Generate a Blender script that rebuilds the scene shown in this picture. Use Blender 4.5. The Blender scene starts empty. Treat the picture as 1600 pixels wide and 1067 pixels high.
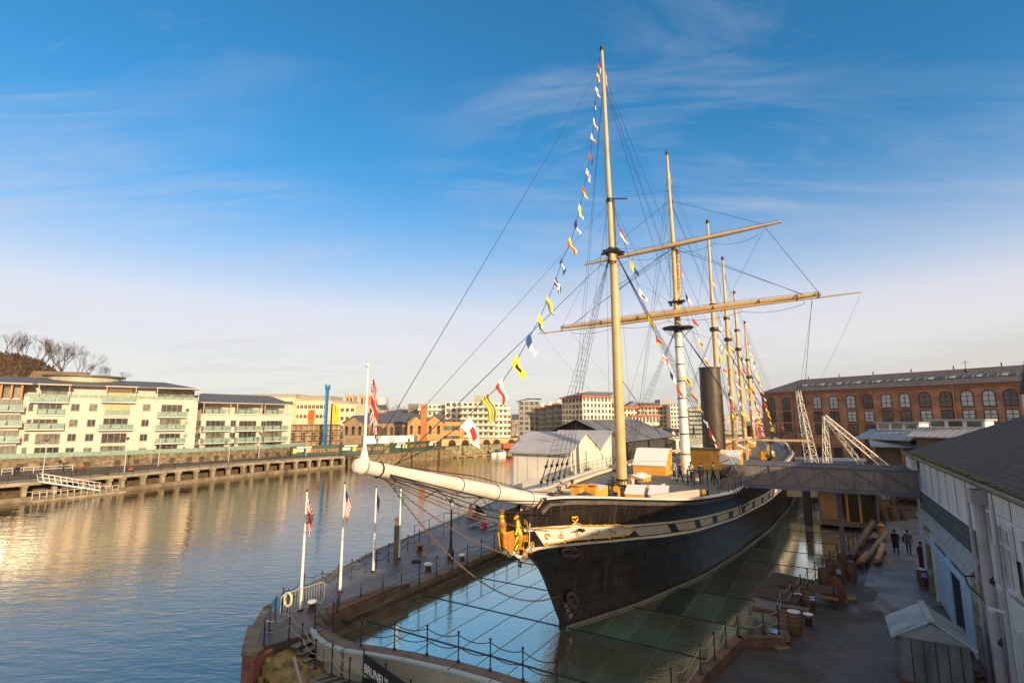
import bpy, bmesh, math, random
from mathutils import Vector, Matrix
R = math.radians
random.seed(7)
scene = bpy.context.scene
COL = scene.collection
# ---------------------------------------------------------------- camera
F, HC = 800., 10.
PIT = math.atan((655-533.5)/F)
cam_d = bpy.data.cameras.new('camera')
cam = bpy.data.objects.new('camera', cam_d)
COL.objects.link(cam)
cam.location = (0, 0, HC)
cam.rotation_euler = (math.pi/2 + PIT, 0, 0)
cam_d.sensor_width = 36; cam_d.lens = 18.0
cam_d.clip_end = 9000; cam_d.clip_start = .1
scene.camera = cam
scene.render.resolution_x = 1024; scene.render.resolution_y = 682
# ---------------------------------------------------------------- sky and sun
SUN_AZ, SUN_EL = 145.5, 14.5          # azimuth clockwise from +Y
w = bpy.data.worlds.new('World'); scene.world = w; w.use_nodes = True
nt = w.node_tree; N = nt.nodes; LK = nt.links
for n in list(N): N.remove(n)
sky = N.new('ShaderNodeTexSky'); sky.sky_type = 'NISHITA'; sky.sun_disc = False
sky.sun_elevation = R(SUN_EL); sky.sun_rotation = R(SUN_AZ)
sky.air_density = 1.0; sky.dust_density = .6; sky.ozone_density = 2.2; sky.altitude = 0
tc = N.new('ShaderNodeTexCoord')
sep = N.new('ShaderNodeSeparateXYZ'); LK.new(tc.outputs['Generated'], sep.inputs[0])
def wmath(op, a, b=None, clamp=False):
    m = N.new('ShaderNodeMath'); m.operation = op; m.use_clamp = clamp
    for i, x in enumerate((a, b)):
        if x is None: continue
        if isinstance(x, (int, float)): m.inputs[i].default_value = x
        else: LK.new(x, m.inputs[i])
    return m.outputs[0]
hs = N.new('ShaderNodeHueSaturation'); hs.inputs['Saturation'].default_value = 1.0; hs.inputs['Value'].default_value = 1.0
tn = N.new('ShaderNodeVectorMath'); tn.operation = 'MULTIPLY'; tn.inputs[1].default_value = (.31, .97, 1.22)
LK.new(sky.outputs[0], tn.inputs[0]); LK.new(tn.outputs[0], hs.inputs['Color'])
# thin high cloud: stretched noise on a flat layer overhead
z_ = wmath('MAXIMUM', sep.outputs[2], .0)
zz = wmath('ADD', z_, .10)
px = wmath('DIVIDE', sep.outputs[0], zz); py = wmath('DIVIDE', sep.outputs[1], zz)
cmb = N.new('ShaderNodeCombineXYZ'); LK.new(px, cmb.inputs[0]); LK.new(py, cmb.inputs[1])
mp = N.new('ShaderNodeMapping'); mp.inputs['Rotation'].default_value = (0, 0, R(-28)); mp.inputs['Scale'].default_value = (.32, 1.0, 1)
mp.inputs['Location'].default_value = (3.1, 1.7, 0)
LK.new(cmb.outputs[0], mp.inputs[0])
nz = N.new('ShaderNodeTexNoise'); nz.inputs['Scale'].default_value = 2.6; nz.inputs['Detail'].default_value = 9; nz.inputs['Roughness'].default_value = .62; nz.inputs['Distortion'].default_value = .9
LK.new(mp.outputs[0], nz.inputs['Vector'])
cr = N.new('ShaderNodeValToRGB'); cr.color_ramp.elements[0].position = .46; cr.color_ramp.elements[1].position = .70
LK.new(nz.outputs['Fac'], cr.inputs[0])
# more of the thin layer is seen edge-on low down
low = wmath('SUBTRACT', 1.0, wmath('MULTIPLY', z_, 1.25), True)
low3 = wmath('POWER', low, 2.0)
fac = wmath('MULTIPLY', cr.outputs[0], wmath('ADD', wmath('MULTIPLY', low3, .55), .50))
vr = N.new('ShaderNodeMapRange'); vr.interpolation_type = 'SMOOTHSTEP'; vr.inputs[1].default_value = .14; vr.inputs[2].default_value = .52; vr.inputs[3].default_value = .90; vr.inputs[4].default_value = 0
LK.new(z_, vr.inputs[0]); veil = vr.outputs[0]
# soft edge of a cloud bank low on the right
n2 = N.new('ShaderNodeTexNoise'); n2.inputs['Scale'].default_value = 2.4; n2.inputs['Detail'].default_value = 6
mp2 = N.new('ShaderNodeMapping'); mp2.inputs['Scale'].default_value = (1, 1, 5); LK.new(tc.outputs['Generated'], mp2.inputs[0]); LK.new(mp2.outputs[0], n2.inputs['Vector'])
bk = wmath('MULTIPLY', wmath('SUBTRACT', wmath('ADD', wmath('MULTIPLY', n2.outputs['Fac'], .10), wmath('MULTIPLY', sep.outputs[0], .16)), wmath('ADD', z_, .0)), 18.0, True)
fac2 = wmath('MAXIMUM', veil, wmath('MULTIPLY', bk, .97), True)
nm_ = N.new('ShaderNodeTexNoise'); nm_.inputs['Scale'].default_value = .55; nm_.inputs['Detail'].default_value = 2; LK.new(cmb.outputs[0], nm_.inputs['Vector'])
mm_ = N.new('ShaderNodeMapRange'); mm_.interpolation_type = 'SMOOTHSTEP'; mm_.inputs[1].default_value = .40; mm_.inputs[2].default_value = .56; LK.new(nm_.outputs['Fac'], mm_.inputs[0])
wisp = wmath('MULTIPLY', wmath('MULTIPLY', cr.outputs[0], mm_.outputs[0]), .40, True)
cc = N.new('ShaderNodeValToRGB')
cc.color_ramp.elements[0].position = 0; cc.color_ramp.elements[0].color = (.98, .84, .70, 1)
cc.color_ramp.elements[1].position = .60; cc.color_ramp.elements[1].color = (.27, .44, .74, 1)
for p_, c_ in ((.10, (.95, .87, .81)), (.20, (.90, .85, .89)), (.27, (.62, .70, .87)), (.42, (.27, .44, .74))):
    e = cc.color_ramp.elements.new(p_); e.color = (*c_, 1)
LK.new(z_, cc.inputs[0])
cs = N.new('ShaderNodeVectorMath'); cs.operation = 'SCALE'; cs.inputs['Scale'].default_value = 5.35
LK.new(cc.outputs[0], cs.inputs[0])
# unseen warm haze round the sun and cloud overhead, added to fill the shade
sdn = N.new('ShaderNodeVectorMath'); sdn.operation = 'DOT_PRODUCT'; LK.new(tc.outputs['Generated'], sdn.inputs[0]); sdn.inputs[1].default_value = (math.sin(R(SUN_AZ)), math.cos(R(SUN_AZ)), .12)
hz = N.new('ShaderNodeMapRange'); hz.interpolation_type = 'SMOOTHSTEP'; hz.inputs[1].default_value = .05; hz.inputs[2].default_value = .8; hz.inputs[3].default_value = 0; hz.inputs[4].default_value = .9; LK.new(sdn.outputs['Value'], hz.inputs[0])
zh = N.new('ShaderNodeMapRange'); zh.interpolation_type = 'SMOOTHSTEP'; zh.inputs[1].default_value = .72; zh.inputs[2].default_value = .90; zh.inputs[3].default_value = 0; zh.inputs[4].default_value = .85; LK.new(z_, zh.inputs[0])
bc = N.new('ShaderNodeMix'); bc.data_type = 'RGBA'; LK.new(bk, bc.inputs[0]); LK.new(cs.outputs[0], bc.inputs[6]); bc.inputs[7].default_value = (4.3, 3.95, 3.65, 1)
mx = N.new('ShaderNodeMix'); mx.data_type = 'RGBA'
LK.new(fac2, mx.inputs[0]); LK.new(hs.outputs[0], mx.inputs[6]); LK.new(bc.outputs[2], mx.inputs[7])
m5 = N.new('ShaderNodeMix'); m5.data_type = 'RGBA'; LK.new(wisp, m5.inputs[0]); LK.new(mx.outputs[2], m5.inputs[6]); m5.inputs[7].default_value = (3.7, 3.75, 4.2, 1)
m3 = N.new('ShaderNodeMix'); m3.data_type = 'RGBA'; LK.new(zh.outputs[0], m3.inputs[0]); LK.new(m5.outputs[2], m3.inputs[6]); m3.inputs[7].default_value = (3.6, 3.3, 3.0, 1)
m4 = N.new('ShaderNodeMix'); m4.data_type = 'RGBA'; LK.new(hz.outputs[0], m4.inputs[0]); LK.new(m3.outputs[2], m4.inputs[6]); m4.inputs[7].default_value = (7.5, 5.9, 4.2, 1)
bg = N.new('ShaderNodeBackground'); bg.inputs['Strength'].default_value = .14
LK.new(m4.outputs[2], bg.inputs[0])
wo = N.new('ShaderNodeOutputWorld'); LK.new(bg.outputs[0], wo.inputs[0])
sd = bpy.data.lights.new('sun', 'SUN'); sd.energy = 5.0; sd.angle = R(.5); sd.color = (1.0, .77, .50)
so = bpy.data.objects.new('sun', sd); COL.objects.link(so)
dirs = Vector((math.sin(R(SUN_AZ))*math.cos(R(SUN_EL)), math.cos(R(SUN_AZ))*math.cos(R(SUN_EL)), math.sin(R(SUN_EL))))
so.rotation_euler = dirs.to_track_quat('Z', 'Y').to_euler(); so.location = (40, -40, 60)
vs = scene.view_settings
vs.view_transform = 'Standard'; vs.look = 'None'; vs.gamma = 1; vs.exposure = .3
# ---------------------------------------------------------------- picture/world conversions (true planes only)
cp, sp = math.cos(PIT), math.sin(PIT)
A = R(31); ca, sa = math.cos(A), math.sin(A)
def ray(u, v):
    x = (u-800)/F; y = -(v-533.5)/F
    return (x, cp-y*sp, sp+y*cp)
def pz(u, v, z):
    r = ray(u, v); t = (z-HC)/r[2]; return Vector((r[0]*t, r[1]*t, z))
def pY(u, v, Y):
    r = ray(u, v); t = Y/r[1]; return Vector((r[0]*t, Y, HC+r[2]*t))
SX, SY, _ = pz(880, 980, 0)
def S(lx, ly, z=0): return Vector((SX+lx*ca+ly*sa, SY-lx*sa+ly*ca, z))
def L(p):
    x, y = p[0]-SX, p[1]-SY; return Vector((x*ca-y*sa, x*sa+y*ca, p[2]))
def plx(u, v, lx):
    r = ray(u, v); t = (lx+SX*ca-SY*sa)/(r[0]*ca-r[1]*sa); return L((r[0]*t, r[1]*t, HC+r[2]*t))
def ply(u, v, ly):
    r = ray(u, v); t = (ly+SX*sa+SY*ca)/(r[0]*sa+r[1]*ca); return L((r[0]*t, r[1]*t, HC+r[2]*t))
def wplane(P0, P1, u, v):
    """distance along and height on the upright plane through P0-P1"""
    r = ray(u, v); dx, dy = P1[0]-P0[0], P1[1]-P0[1]
    det = -r[0]*dy+r[1]*dx; t = (-P0[0]*dy+P0[1]*dx)/det; l = math.hypot(dx, dy)
    x, y = r[0]*t, r[1]*t
    return ((x-P0[0])*dx+(y-P0[1])*dy)/l, HC+r[2]*t
def itp(t, x):
    if x <= t[0][0]: return t[0][1]
    for (a, b), (c, d) in zip(t, t[1:]):
        if x <= c: return b+(d-b)*(x-a)/(c-a)
    return t[-1][1]
# ---------------------------------------------------------------- materials
MATS = {}
def mat(name, col, rough=.7, col2=None, scale=3., bump=0., bscale=None, metal=0., stretch=(1, 1, 1), coord='Object', spec=.5, kind='noise', det=5, lo=.35, hi=.65, mortar=None, bw=.5, bh=.25, ior=1.5, alpha=None):
    if name in MATS: return MATS[name]
    m = bpy.data.materials.new(name); m.use_nodes = True
    n = m.node_tree.nodes; l = m.node_tree.links; b = n['Principled BSDF']
    b.inputs['Roughness'].default_value = rough; b.inputs['Metallic'].default_value = metal
    b.inputs['Specular IOR Level'].default_value = spec; b.inputs['IOR'].default_value = ior
    c1 = (*col, 1); b.inputs['Base Color'].default_value = c1
    t = n.new('ShaderNodeTexCoord'); mp = n.new('ShaderNodeMapping'); mp.inputs['Scale'].default_value = stretch
    l.new(t.outputs[coord], mp.inputs[0]); vec = mp.outputs[0]
    last = None
    if kind == 'brick':
        # brick courses on upright walls: use (x+y, z)
        sx = n.new('ShaderNodeSeparateXYZ'); l.new(vec, sx.inputs[0])
        ad = n.new('ShaderNodeMath'); l.new(sx.outputs[0], ad.inputs[0]); l.new(sx.outputs[1], ad.inputs[1])
        cb = n.new('ShaderNodeCombineXYZ'); l.new(ad.outputs[0], cb.inputs[0]); l.new(sx.outputs[2], cb.inputs[1])
        br = n.new('ShaderNodeTexBrick'); br.inputs['Scale'].default_value = 1
        br.inputs['Brick Width'].default_value = bw; br.inputs['Row Height'].default_value = bh
        br.inputs['Mortar Size'].default_value = bh*.07; br.inputs['Color1'].default_value = c1
        br.inputs['Color2'].default_value = (*(col2 or col), 1); br.inputs['Mortar'].default_value = (*(mortar or col), 1)
        l.new(cb.outputs[0], br.inputs['Vector'])
        nn = n.new('ShaderNodeTexNoise'); nn.inputs['Scale'].default_value = scale; nn.inputs['Detail'].default_value = 6; l.new(vec, nn.inputs['Vector'])
        rr = n.new('ShaderNodeMapRange'); rr.inputs[1].default_value = .3; rr.inputs[2].default_value = .7; rr.inputs[3].default_value = .55; rr.inputs[4].default_value = 1.3
        l.new(nn.outputs['Fac'], rr.inputs[0])
        vm = n.new('ShaderNodeVectorMath'); vm.operation = 'SCALE'; l.new(br.outputs['Color'], vm.inputs[0]); l.new(rr.outputs[0], vm.inputs['Scale'])
        l.new(vm.outputs[0], b.inputs['Base Color'])
        if bump:
            bp = n.new('ShaderNodeBump'); bp.inputs['Strength'].default_value = bump; bp.inputs['Distance'].default_value = .03
            l.new(vm.outputs[0], bp.inputs['Height']); l.new(bp.outputs[0], b.inputs['Normal'])
        MATS[name] = m; return m
    if kind == 'noise':
        nn = n.new('ShaderNodeTexNoise'); nn.inputs['Scale'].default_value = scale; nn.inputs['Detail'].default_value = det; nn.inputs['Roughness'].default_value = .6
        l.new(vec, nn.inputs['Vector']); last = nn.outputs['Fac']
    elif kind == 'wave':
        nn = n.new('ShaderNodeTexWave'); nn.inputs['Scale'].default_value = scale; nn.inputs['Distortion'].default_value = .4; nn.bands_direction = 'X'
        l.new(vec, nn.inputs['Vector']); last = nn.outputs['Fac']
    elif kind == 'voronoi':
        nn = n.new('ShaderNodeTexVoronoi'); nn.inputs['Scale'].default_value = scale; l.new(vec, nn.inputs['Vector']); last = nn.outputs['Distance']
    if col2:
        r_ = n.new('ShaderNodeMapRange'); r_.inputs[1].default_value = lo; r_.inputs[2].default_value = hi; l.new(last, r_.inputs[0])
        mm = n.new('ShaderNodeMix'); mm.data_type = 'RGBA'; l.new(r_.outputs[0], mm.inputs[0])
        mm.inputs[6].default_value = c1; mm.inputs[7].default_value = (*col2, 1); l.new(mm.outputs[2], b.inputs['Base Color'])
    if bump:
        nb = n.new('ShaderNodeTexNoise'); nb.inputs['Scale'].default_value = bscale or scale*4; nb.inputs['Detail'].default_value = 5; l.new(vec, nb.inputs['Vector'])
        bp = n.new('ShaderNodeBump'); bp.inputs['Strength'].default_value = bump; bp.inputs['Distance'].default_value = .05
        l.new((last if kind in ('wave', 'voronoi') else nb.outputs['Fac']), bp.inputs['Height']); l.new(bp.outputs[0], b.inputs['Normal'])
    MATS[name] = m; return m
M = mat
cream = M('cream_render', (.56, .46, .37), .8, (.64, .54, .45), .4, .05, 6)
roofslate = M('slate_roof', (.07, .075, .095), .6, (.12, .125, .15), 1.5, .2)
glassw = M('window_glass', (.025, .03, .035), .08, (.10, .09, .07), .9, spec=.9, ior=1.6)
frame_g = M('window_frame', (.22, .22, .20), .5)
frame_w = M('white_frame', (.75, .74, .70), .5)
iron = M('black_iron', (.012, .012, .013), .45, (.04, .03, .025), 8)
rope_m = M('rope', (.28, .25, .20), .9, (.14, .12, .10), 20)
rig_m = M('tarred_rigging', (.012, .011, .012), .8)
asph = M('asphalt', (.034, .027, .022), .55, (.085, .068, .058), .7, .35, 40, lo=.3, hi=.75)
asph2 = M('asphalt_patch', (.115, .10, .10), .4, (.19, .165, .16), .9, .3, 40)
stone = M('rubble_stone', (.13, .095, .06), .85, (.26, .20, .12), 1.2, .5, 5, mortar=(.12, .10, .07), kind='brick', bw=.7, bh=.3)
conc = M('concrete', (.13, .10, .065), .85, (.25, .20, .135), .8, .3, 12)
conc_l = M('light_concrete', (.20, .16, .11), .8, (.36, .30, .21), .7, .2, 12)
brick_r = M('orange_red_brick', (.42, .145, .06), .85, (.30, .10, .045), .25, .3, mortar=(.30, .20, .13), kind='brick', bw=.6, bh=.2)
wood_d = M('weathered_wood', (.10, .075, .06), .75, (.21, .16, .13), 2.5, .4, 20, stretch=(6, 6, .6))
wood_b = M('barrel_oak', (.12, .065, .03), .65, (.25, .15, .075), 4, .3, 20, stretch=(5, 5, .7))
steel_b = M('blue_grey_steel', (.10, .11, .135), .5, (.15, .155, .18), 2)
white_p = M('white_paint', (.80, .79, .75), .45, (.66, .64, .58), 1.5, .05)
yellow_p = M('ochre_yellow_paint', (.78, .38, .05), .45, (.68, .31, .035), 2, .05)
mastc = M('mast_cream_paint', (.62, .42, .19), .45, (.52, .34, .15), 1.2, .05)
hullk = M('black_hull_paint', (.009, .0075, .007), .42, (.028, .021, .017), .9, .35, 7, lo=.3, hi=.8, spec=.25)
def wet(m, sc=.5, lo=.12, hi=.62, a=.45, b_=.6):
    n = m.node_tree.nodes; l = m.node_tree.links; b = n['Principled BSDF']; t = n['Texture Coordinate']; x = n.new('ShaderNodeTexNoise'); x.inputs['Scale'].default_value = sc; x.inputs['Detail'].default_value = 6; l.new(t.outputs['Object'], x.inputs['Vector'])
    r = n.new('ShaderNodeMapRange'); r.inputs[1].default_value = a; r.inputs[2].default_value = b_; r.inputs[3].default_value = hi; r.inputs[4].default_value = lo; l.new(x.outputs['Fac'], r.inputs[0]); l.new(r.outputs[0], b.inputs['Roughness'])
wet(asph); wet(asph2, .7, .2, .55)
def hull_plates(m):
    n = m.node_tree.nodes; l = m.node_tree.links; b = n['Principled BSDF']; t = n.new('ShaderNodeTexCoord'); s_ = n.new('ShaderNodeSeparateXYZ'); l.new(t.outputs['Object'], s_.inputs[0])
    c = n.new('ShaderNodeCombineXYZ'); l.new(s_.outputs[1], c.inputs[0]); l.new(s_.outputs[2], c.inputs[1])
    br = n.new('ShaderNodeTexBrick'); br.inputs['Scale'].default_value = 1; br.inputs['Brick Width'].default_value = 3.1; br.inputs['Row Height'].default_value = .98; br.inputs['Mortar Size'].default_value = .016; br.inputs['Mortar Smooth'].default_value = .6
    br.inputs['Color1'].default_value = (.7, .7, .7, 1); br.inputs['Color2'].default_value = (1.25, 1.2, 1.15, 1); br.inputs['Mortar'].default_value = (.15, .14, .13, 1); l.new(c.outputs[0], br.inputs['Vector'])
    mp = n.new('ShaderNodeMapping'); mp.inputs['Scale'].default_value = (1.6, 1.6, .16); l.new(t.outputs['Object'], mp.inputs[0]); st = n.new('ShaderNodeTexNoise'); st.inputs['Scale'].default_value = 2.2; st.inputs['Detail'].default_value = 8; st.inputs['Roughness'].default_value = .7; l.new(mp.outputs[0], st.inputs['Vector'])
    mr = n.new('ShaderNodeMapRange'); mr.inputs[1].default_value = .53; mr.inputs[2].default_value = .66; l.new(st.outputs['Fac'], mr.inputs[0])
    old = b.inputs['Base Color'].links[0].from_socket; mu = n.new('ShaderNodeMix'); mu.data_type = 'RGBA'; mu.blend_type = 'MULTIPLY'; mu.inputs[0].default_value = 1; l.new(old, mu.inputs[6]); l.new(br.outputs['Color'], mu.inputs[7])
    ru = n.new('ShaderNodeMix'); ru.data_type = 'RGBA'; l.new(mr.outputs[0], ru.inputs[0]); l.new(mu.outputs[2], ru.inputs[6]); ru.inputs[7].default_value = (.055, .040, .031, 1); l.new(ru.outputs[2], b.inputs['Base Color'])
    bp = n.new('ShaderNodeBump'); bp.inputs['Strength'].default_value = 1; bp.inputs['Distance'].default_value = .06; l.new(br.outputs['Color'], bp.inputs['Height']); oldn = b.inputs['Normal'].links[0].from_socket; l.new(oldn, bp.inputs['Normal']); l.new(bp.outputs[0], b.inputs['Normal'])
hull_plates(hullk)
gold = M('gold_leaf', (.85, .50, .06), .35, (.62, .30, .02), 6, .3, metal=.55)
grass_m = M('rough_grass', (.06, .07, .02), .95, (.14, .12, .04), 1.5, .6, 10)
# ---------------------------------------------------------------- mesh builder
class MB:
    def __init__(s): s.v = []; s.f = []; s.mi = []; s.cur = 0
    def add(s, vs, fs, mi=None):
        o = len(s.v); s.v += [tuple(p) for p in vs]; s.f += [tuple(i+o for i in f) for f in fs]
        s.mi += [s.cur if mi is None else mi]*len(fs); return s
    def box(s, x0, x1, y0, y1, z0, z1, mi=None):
        return s.add([(x0, y0, z0), (x1, y0, z0), (x1, y1, z0), (x0, y1, z0), (x0, y0, z1), (x1, y0, z1), (x1, y1, z1), (x0, y1, z1)],
                     [(0, 3, 2, 1), (4, 5, 6, 7), (0, 1, 5, 4), (1, 2, 6, 5), (2, 3, 7, 6), (3, 0, 4, 7)], mi)
    def obox(s, c, ax, ay, hx, hy, z0, z1, mi=None):
        """box with oriented plan: centre c, unit axis ax (2d), half sizes"""
        ay = (-ax[1], ax[0]); P = []
        for z in (z0, z1):
            for i, j in ((-1, -1), (1, -1), (1, 1), (-1, 1)):
                P.append((c[0]+ax[0]*hx*i+ay[0]*hy*j, c[1]+ax[1]*hx*i+ay[1]*hy*j, z))
        return s.add(P, [(0, 3, 2, 1), (4, 5, 6, 7), (0, 1, 5, 4), (1, 2, 6, 5), (2, 3, 7, 6), (3, 0, 4, 7)], mi)
    def prism(s, pts, z0, z1, mi=None, top=None):
        n = len(pts)
        area = sum(pts[i][0]*pts[(i+1) % n][1]-pts[(i+1) % n][0]*pts[i][1] for i in range(n))
        if area < 0: pts = pts[::-1]
        vs = [(p[0], p[1], z0) for p in pts]+[(p[0], p[1], z1) for p in pts]
        fs = [tuple(range(n))[::-1]]+[(i, (i+1) % n, n+(i+1) % n, n+i) for i in range(n)]
        s.add(vs, fs, mi); return s.add([(p[0], p[1], z1) for p in pts], [tuple(range(n))], top if top is not None else mi)
    def sweep(s, prof, a, b, mi=None):
        """closed profile (list of 3d pts) moved from itself by vector b-a"""
        d = Vector(b)-Vector(a); n = len(prof)
        vs = [Vector(p) for p in prof]+[Vector(p)+d for p in prof]
        return s.add(vs, [tuple(range(n))[::-1], tuple(range(n, 2*n))]+[(i, (i+1) % n, n+(i+1) % n, n+i) for i in range(n)], mi)
    def tube(s, pts, r, n=6, mi=None, cap=True):
        pts = [Vector(p) for p in pts]
        if not isinstance(r, (list, tuple)): r = [r]*len(pts)
        vs = []; fs = []
        for i, p in enumerate(pts):
            d = (pts[min(i+1, len(pts)-1)]-pts[max(i-1, 0)])
            if d.length < 1e-9: d = Vector((0, 0, 1))
            d.normalize(); u = d.cross(Vector((0, 0, 1)))
            if u.length < .05: u = d.cross(Vector((0, 1, 0)))
            u.normalize(); w_ = d.cross(u)
            for k in range(n):
                a = 2*math.pi*k/n; vs.append(p+(u*math.cos(a)+w_*math.sin(a))*r[i])
        for i in range(len(pts)-1):
            for k in range(n):
                k2 = (k+1) % n; fs.append((i*n+k, (i+1)*n+k, (i+1)*n+k2, i*n+k2))
        if cap: fs += [tuple(range(n)), tuple(range((len(pts)-1)*n, len(pts)*n))[::-1]]
        return s.add(vs, fs, mi)
    def lathe(s, c, prof, n=14, mi=None):
        """prof: list of (radius, z)"""
        return s.tube2([(c[0], c[1], c[2]+z) for r, z in prof], [max(r, .0005) for r, z in prof], n, mi)
    def tube2(s, pts, r, n, mi):
        vs = []; fs = []
        for p, q in zip(pts, r):
            for k in range(n):
                a = 2*math.pi*k/n; vs.append((p[0]+q*math.cos(a), p[1]+q*math.sin(a), p[2]))
        m_ = len(pts)
        for i in range(m_-1):
            for k in range(n):
                k2 = (k+1) % n; fs.append((i*n+k, i*n+k2, (i+1)*n+k2, (i+1)*n+k))
        fs += [tuple(range(n))[::-1], tuple(range((m_-1)*n, m_*n))]
        return s.add(vs, fs, mi)
    def ball(s, c, r, mi=None, n=10, sz=1.):
        return s.lathe(c, [(r*math.sin(math.pi*i/8), -r*sz*math.cos(math.pi*i/8)) for i in range(9)], n, mi)
    def mesh(s, name, mats, smooth=False):
        me = bpy.data.meshes.new(name); me.from_pydata(s.v, [], s.f)
        if not isinstance(mats, (list, tuple)): mats = [mats]
        for m in mats: me.materials.append(m)
        if len(mats) > 1:
            for p, i in zip(me.polygons, s.mi): p.material_index = i
        if smooth:
            for p in me.polygons: p.use_smooth = True
            try: me.set_sharp_from_angle(angle=R(40))
            except Exception: pass
        me.update(); return me
    def build(s, name, mats, parent=None, loc=(0, 0, 0), rz=0, smooth=False):
        o = bpy.data.objects.new(name, s.mesh(name, mats, smooth)); COL.objects.link(o)
        o.location = loc; o.rotation_euler = (0, 0, rz)
        if parent: o.parent = parent
        return o
def tag(o, label=None, cat=None, group=None, kind=None):
    if label: o['label'] = label
    if cat: o['category'] = cat
    if group: o['group'] = group
    if kind: o['kind'] = kind
    return o
def thing(name, loc, rz, label, cat, group=None):
    o = bpy.data.objects.new(name, None); COL.objects.link(o); o.location = loc; o.rotation_euler = (0, 0, rz)
    o.empty_display_size = .3
    return tag(o, label, cat, group)
def kids(o): return [c for c in bpy.data.objects if c.parent == o]
def dup(root, loc, rz=None, label=None, group=None, kk=None):
    c = root.copy(); COL.objects.link(c); c.location = loc
    if rz is not None: c.rotation_euler = (0, 0, rz)
    if label: c['label'] = label
    if group: c['group'] = group
    for ch in (kk if kk is not None else kids(root)):
        d = ch.copy(); COL.objects.link(d); d.parent = c
        for g in (kids(ch) if kk is None else []):
            e_ = g.copy(); COL.objects.link(e_); e_.parent = d
    return c
def part(name, me, parent, loc=(0, 0, 0), rz=0):
    o = bpy.data.objects.new(name, me); COL.objects.link(o); o.parent = parent; o.location = loc; o.rotation_euler = (0, 0, rz); return o
def sag(a, b, d, n=8):
    a, b = Vector(a), Vector(b)
    return [a.lerp(b, i/n)-Vector((0, 0, d*4*(i/n)*(1-i/n))) for i in range(n+1)]
def text_mesh(txt, size, m, ext=.004, font_scale=(1, 1), sp_=1.):
    cu = bpy.data.curves.new('text', 'FONT'); cu.body = txt; cu.size = size; cu.extrude = ext; cu.align_x = 'LEFT'; cu.space_character = sp_
    cu.offset = size*.012
    ob = bpy.data.objects.new('text', cu); COL.objects.link(ob)
    dg = bpy.context.evaluated_depsgraph_get(); me = bpy.data.meshes.new_from_object(ob.evaluated_get(dg))
    bpy.data.objects.remove(ob); me.materials.clear(); me.materials.append(m)
    return me
SHIP_RZ = -A
# ================================================================ water, land, dock
def water_mat(name, base, rough, s1, s2, strength, refl=.0, tint=(1, 1, 1), st=(1, 1, 1)):
    m = bpy.data.materials.new(name); m.use_nodes = True; n = m.node_tree.nodes; l = m.node_tree.links
    b = n['Principled BSDF']; b.inputs['Base Color'].default_value = (*base, 1); b.inputs['Roughness'].default_value = rough; b.inputs['IOR'].default_value = 1.45
    t = n.new('ShaderNodeTexCoord'); mp = n.new('ShaderNodeMapping'); mp.inputs['Scale'].default_value = st; mp.inputs['Rotation'].default_value = (0, 0, R(-12)); l.new(t.outputs['Object'], mp.inputs[0])
    a = n.new('ShaderNodeTexNoise'); a.inputs['Scale'].default_value = s1; a.inputs['Detail'].default_value = 3; a.inputs['Distortion'].default_value = .6; l.new(mp.outputs[0], a.inputs['Vector'])
    c = n.new('ShaderNodeTexNoise'); c.inputs['Scale'].default_value = s2; c.inputs['Detail'].default_value = 2; l.new(mp.outputs[0], c.inputs['Vector'])
    g = n.new('ShaderNodeTexNoise'); g.inputs['Scale'].default_value = .035; g.inputs['Detail'].default_value = 2; l.new(mp.outputs[0], g.inputs['Vector'])
    gr = n.new('ShaderNodeMapRange'); gr.inputs[1].default_value = .35; gr.inputs[2].default_value = .65; gr.inputs[3].default_value = .45; gr.inputs[4].default_value = 1.1; l.new(g.outputs['Fac'], gr.inputs[0])
    ad = n.new('ShaderNodeMath'); ad.operation = 'MULTIPLY_ADD'; ad.inputs[1].default_value = .35; l.new(c.outputs['Fac'], ad.inputs[0]); l.new(a.outputs['Fac'], ad.inputs[2])
    mu = n.new('ShaderNodeMath'); mu.operation = 'MULTIPLY'; l.new(ad.outputs[0], mu.inputs[0]); l.new(gr.outputs[0], mu.inputs[1])
    bp = n.new('ShaderNodeBump'); bp.inputs['Strength'].default_value = 1; bp.inputs['Distance'].default_value = strength; l.new(mu.outputs[0], bp.inputs['Height'])
    l.new(bp.outputs[0], b.inputs['Normal'])
    if refl:
        gl = n.new('ShaderNodeBsdfGlossy'); gl.inputs['Roughness'].default_value = rough; gl.inputs['Color'].default_value = (*tint, 1); l.new(bp.outputs[0], gl.inputs['Normal'])
        mx_ = n.new('ShaderNodeMixShader'); mx_.inputs[0].default_value = refl; l.new(b.outputs[0], mx_.inputs[1]); l.new(gl.outputs[0], mx_.inputs[2])
        l.new(mx_.outputs[0], n['Material Output'].inputs[0])
    return m
wm = water_mat('harbour_water', (.024, .021, .013), .05, .75, 3.2, .05, .27, (.92, .83, .68), (.45, 1.35, 1))
o = MB().add([(-900, -150, 0), (700, -150, 0), (700, 900, 0), (-900, 900, 0)], [(0, 1, 2, 3)]).build('harbour_water', wm, None, (0, 0, -1.8))
tag(o, kind='structure')
ZQ = .6
# far bank
bank = [(-260, 34), (-96, 59.5), (-76.5, 76), (-68.3, 88), (-65.2, 97.3), (-59, 112.7), (-49.6, 127), (-45, 133.5), (-42.0, 135.5), (-41.2, 131.5), (-40, 134), (-34, 141), (-21.5, 160), (-19, 164), (2, 187), (40, 225), (95, 275), (190, 330), (500, 360)]
pts = bank+[(3500, 360), (3500, 4500), (-3500, 4500), (-3500, 30)]
land = M('town_ground', (.10, .085, .06), .9, (.17, .14, .10), .05, .2)
tag(MB().prism(pts, -4, ZQ).build('far_bank_ground', land), kind='structure')
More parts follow.
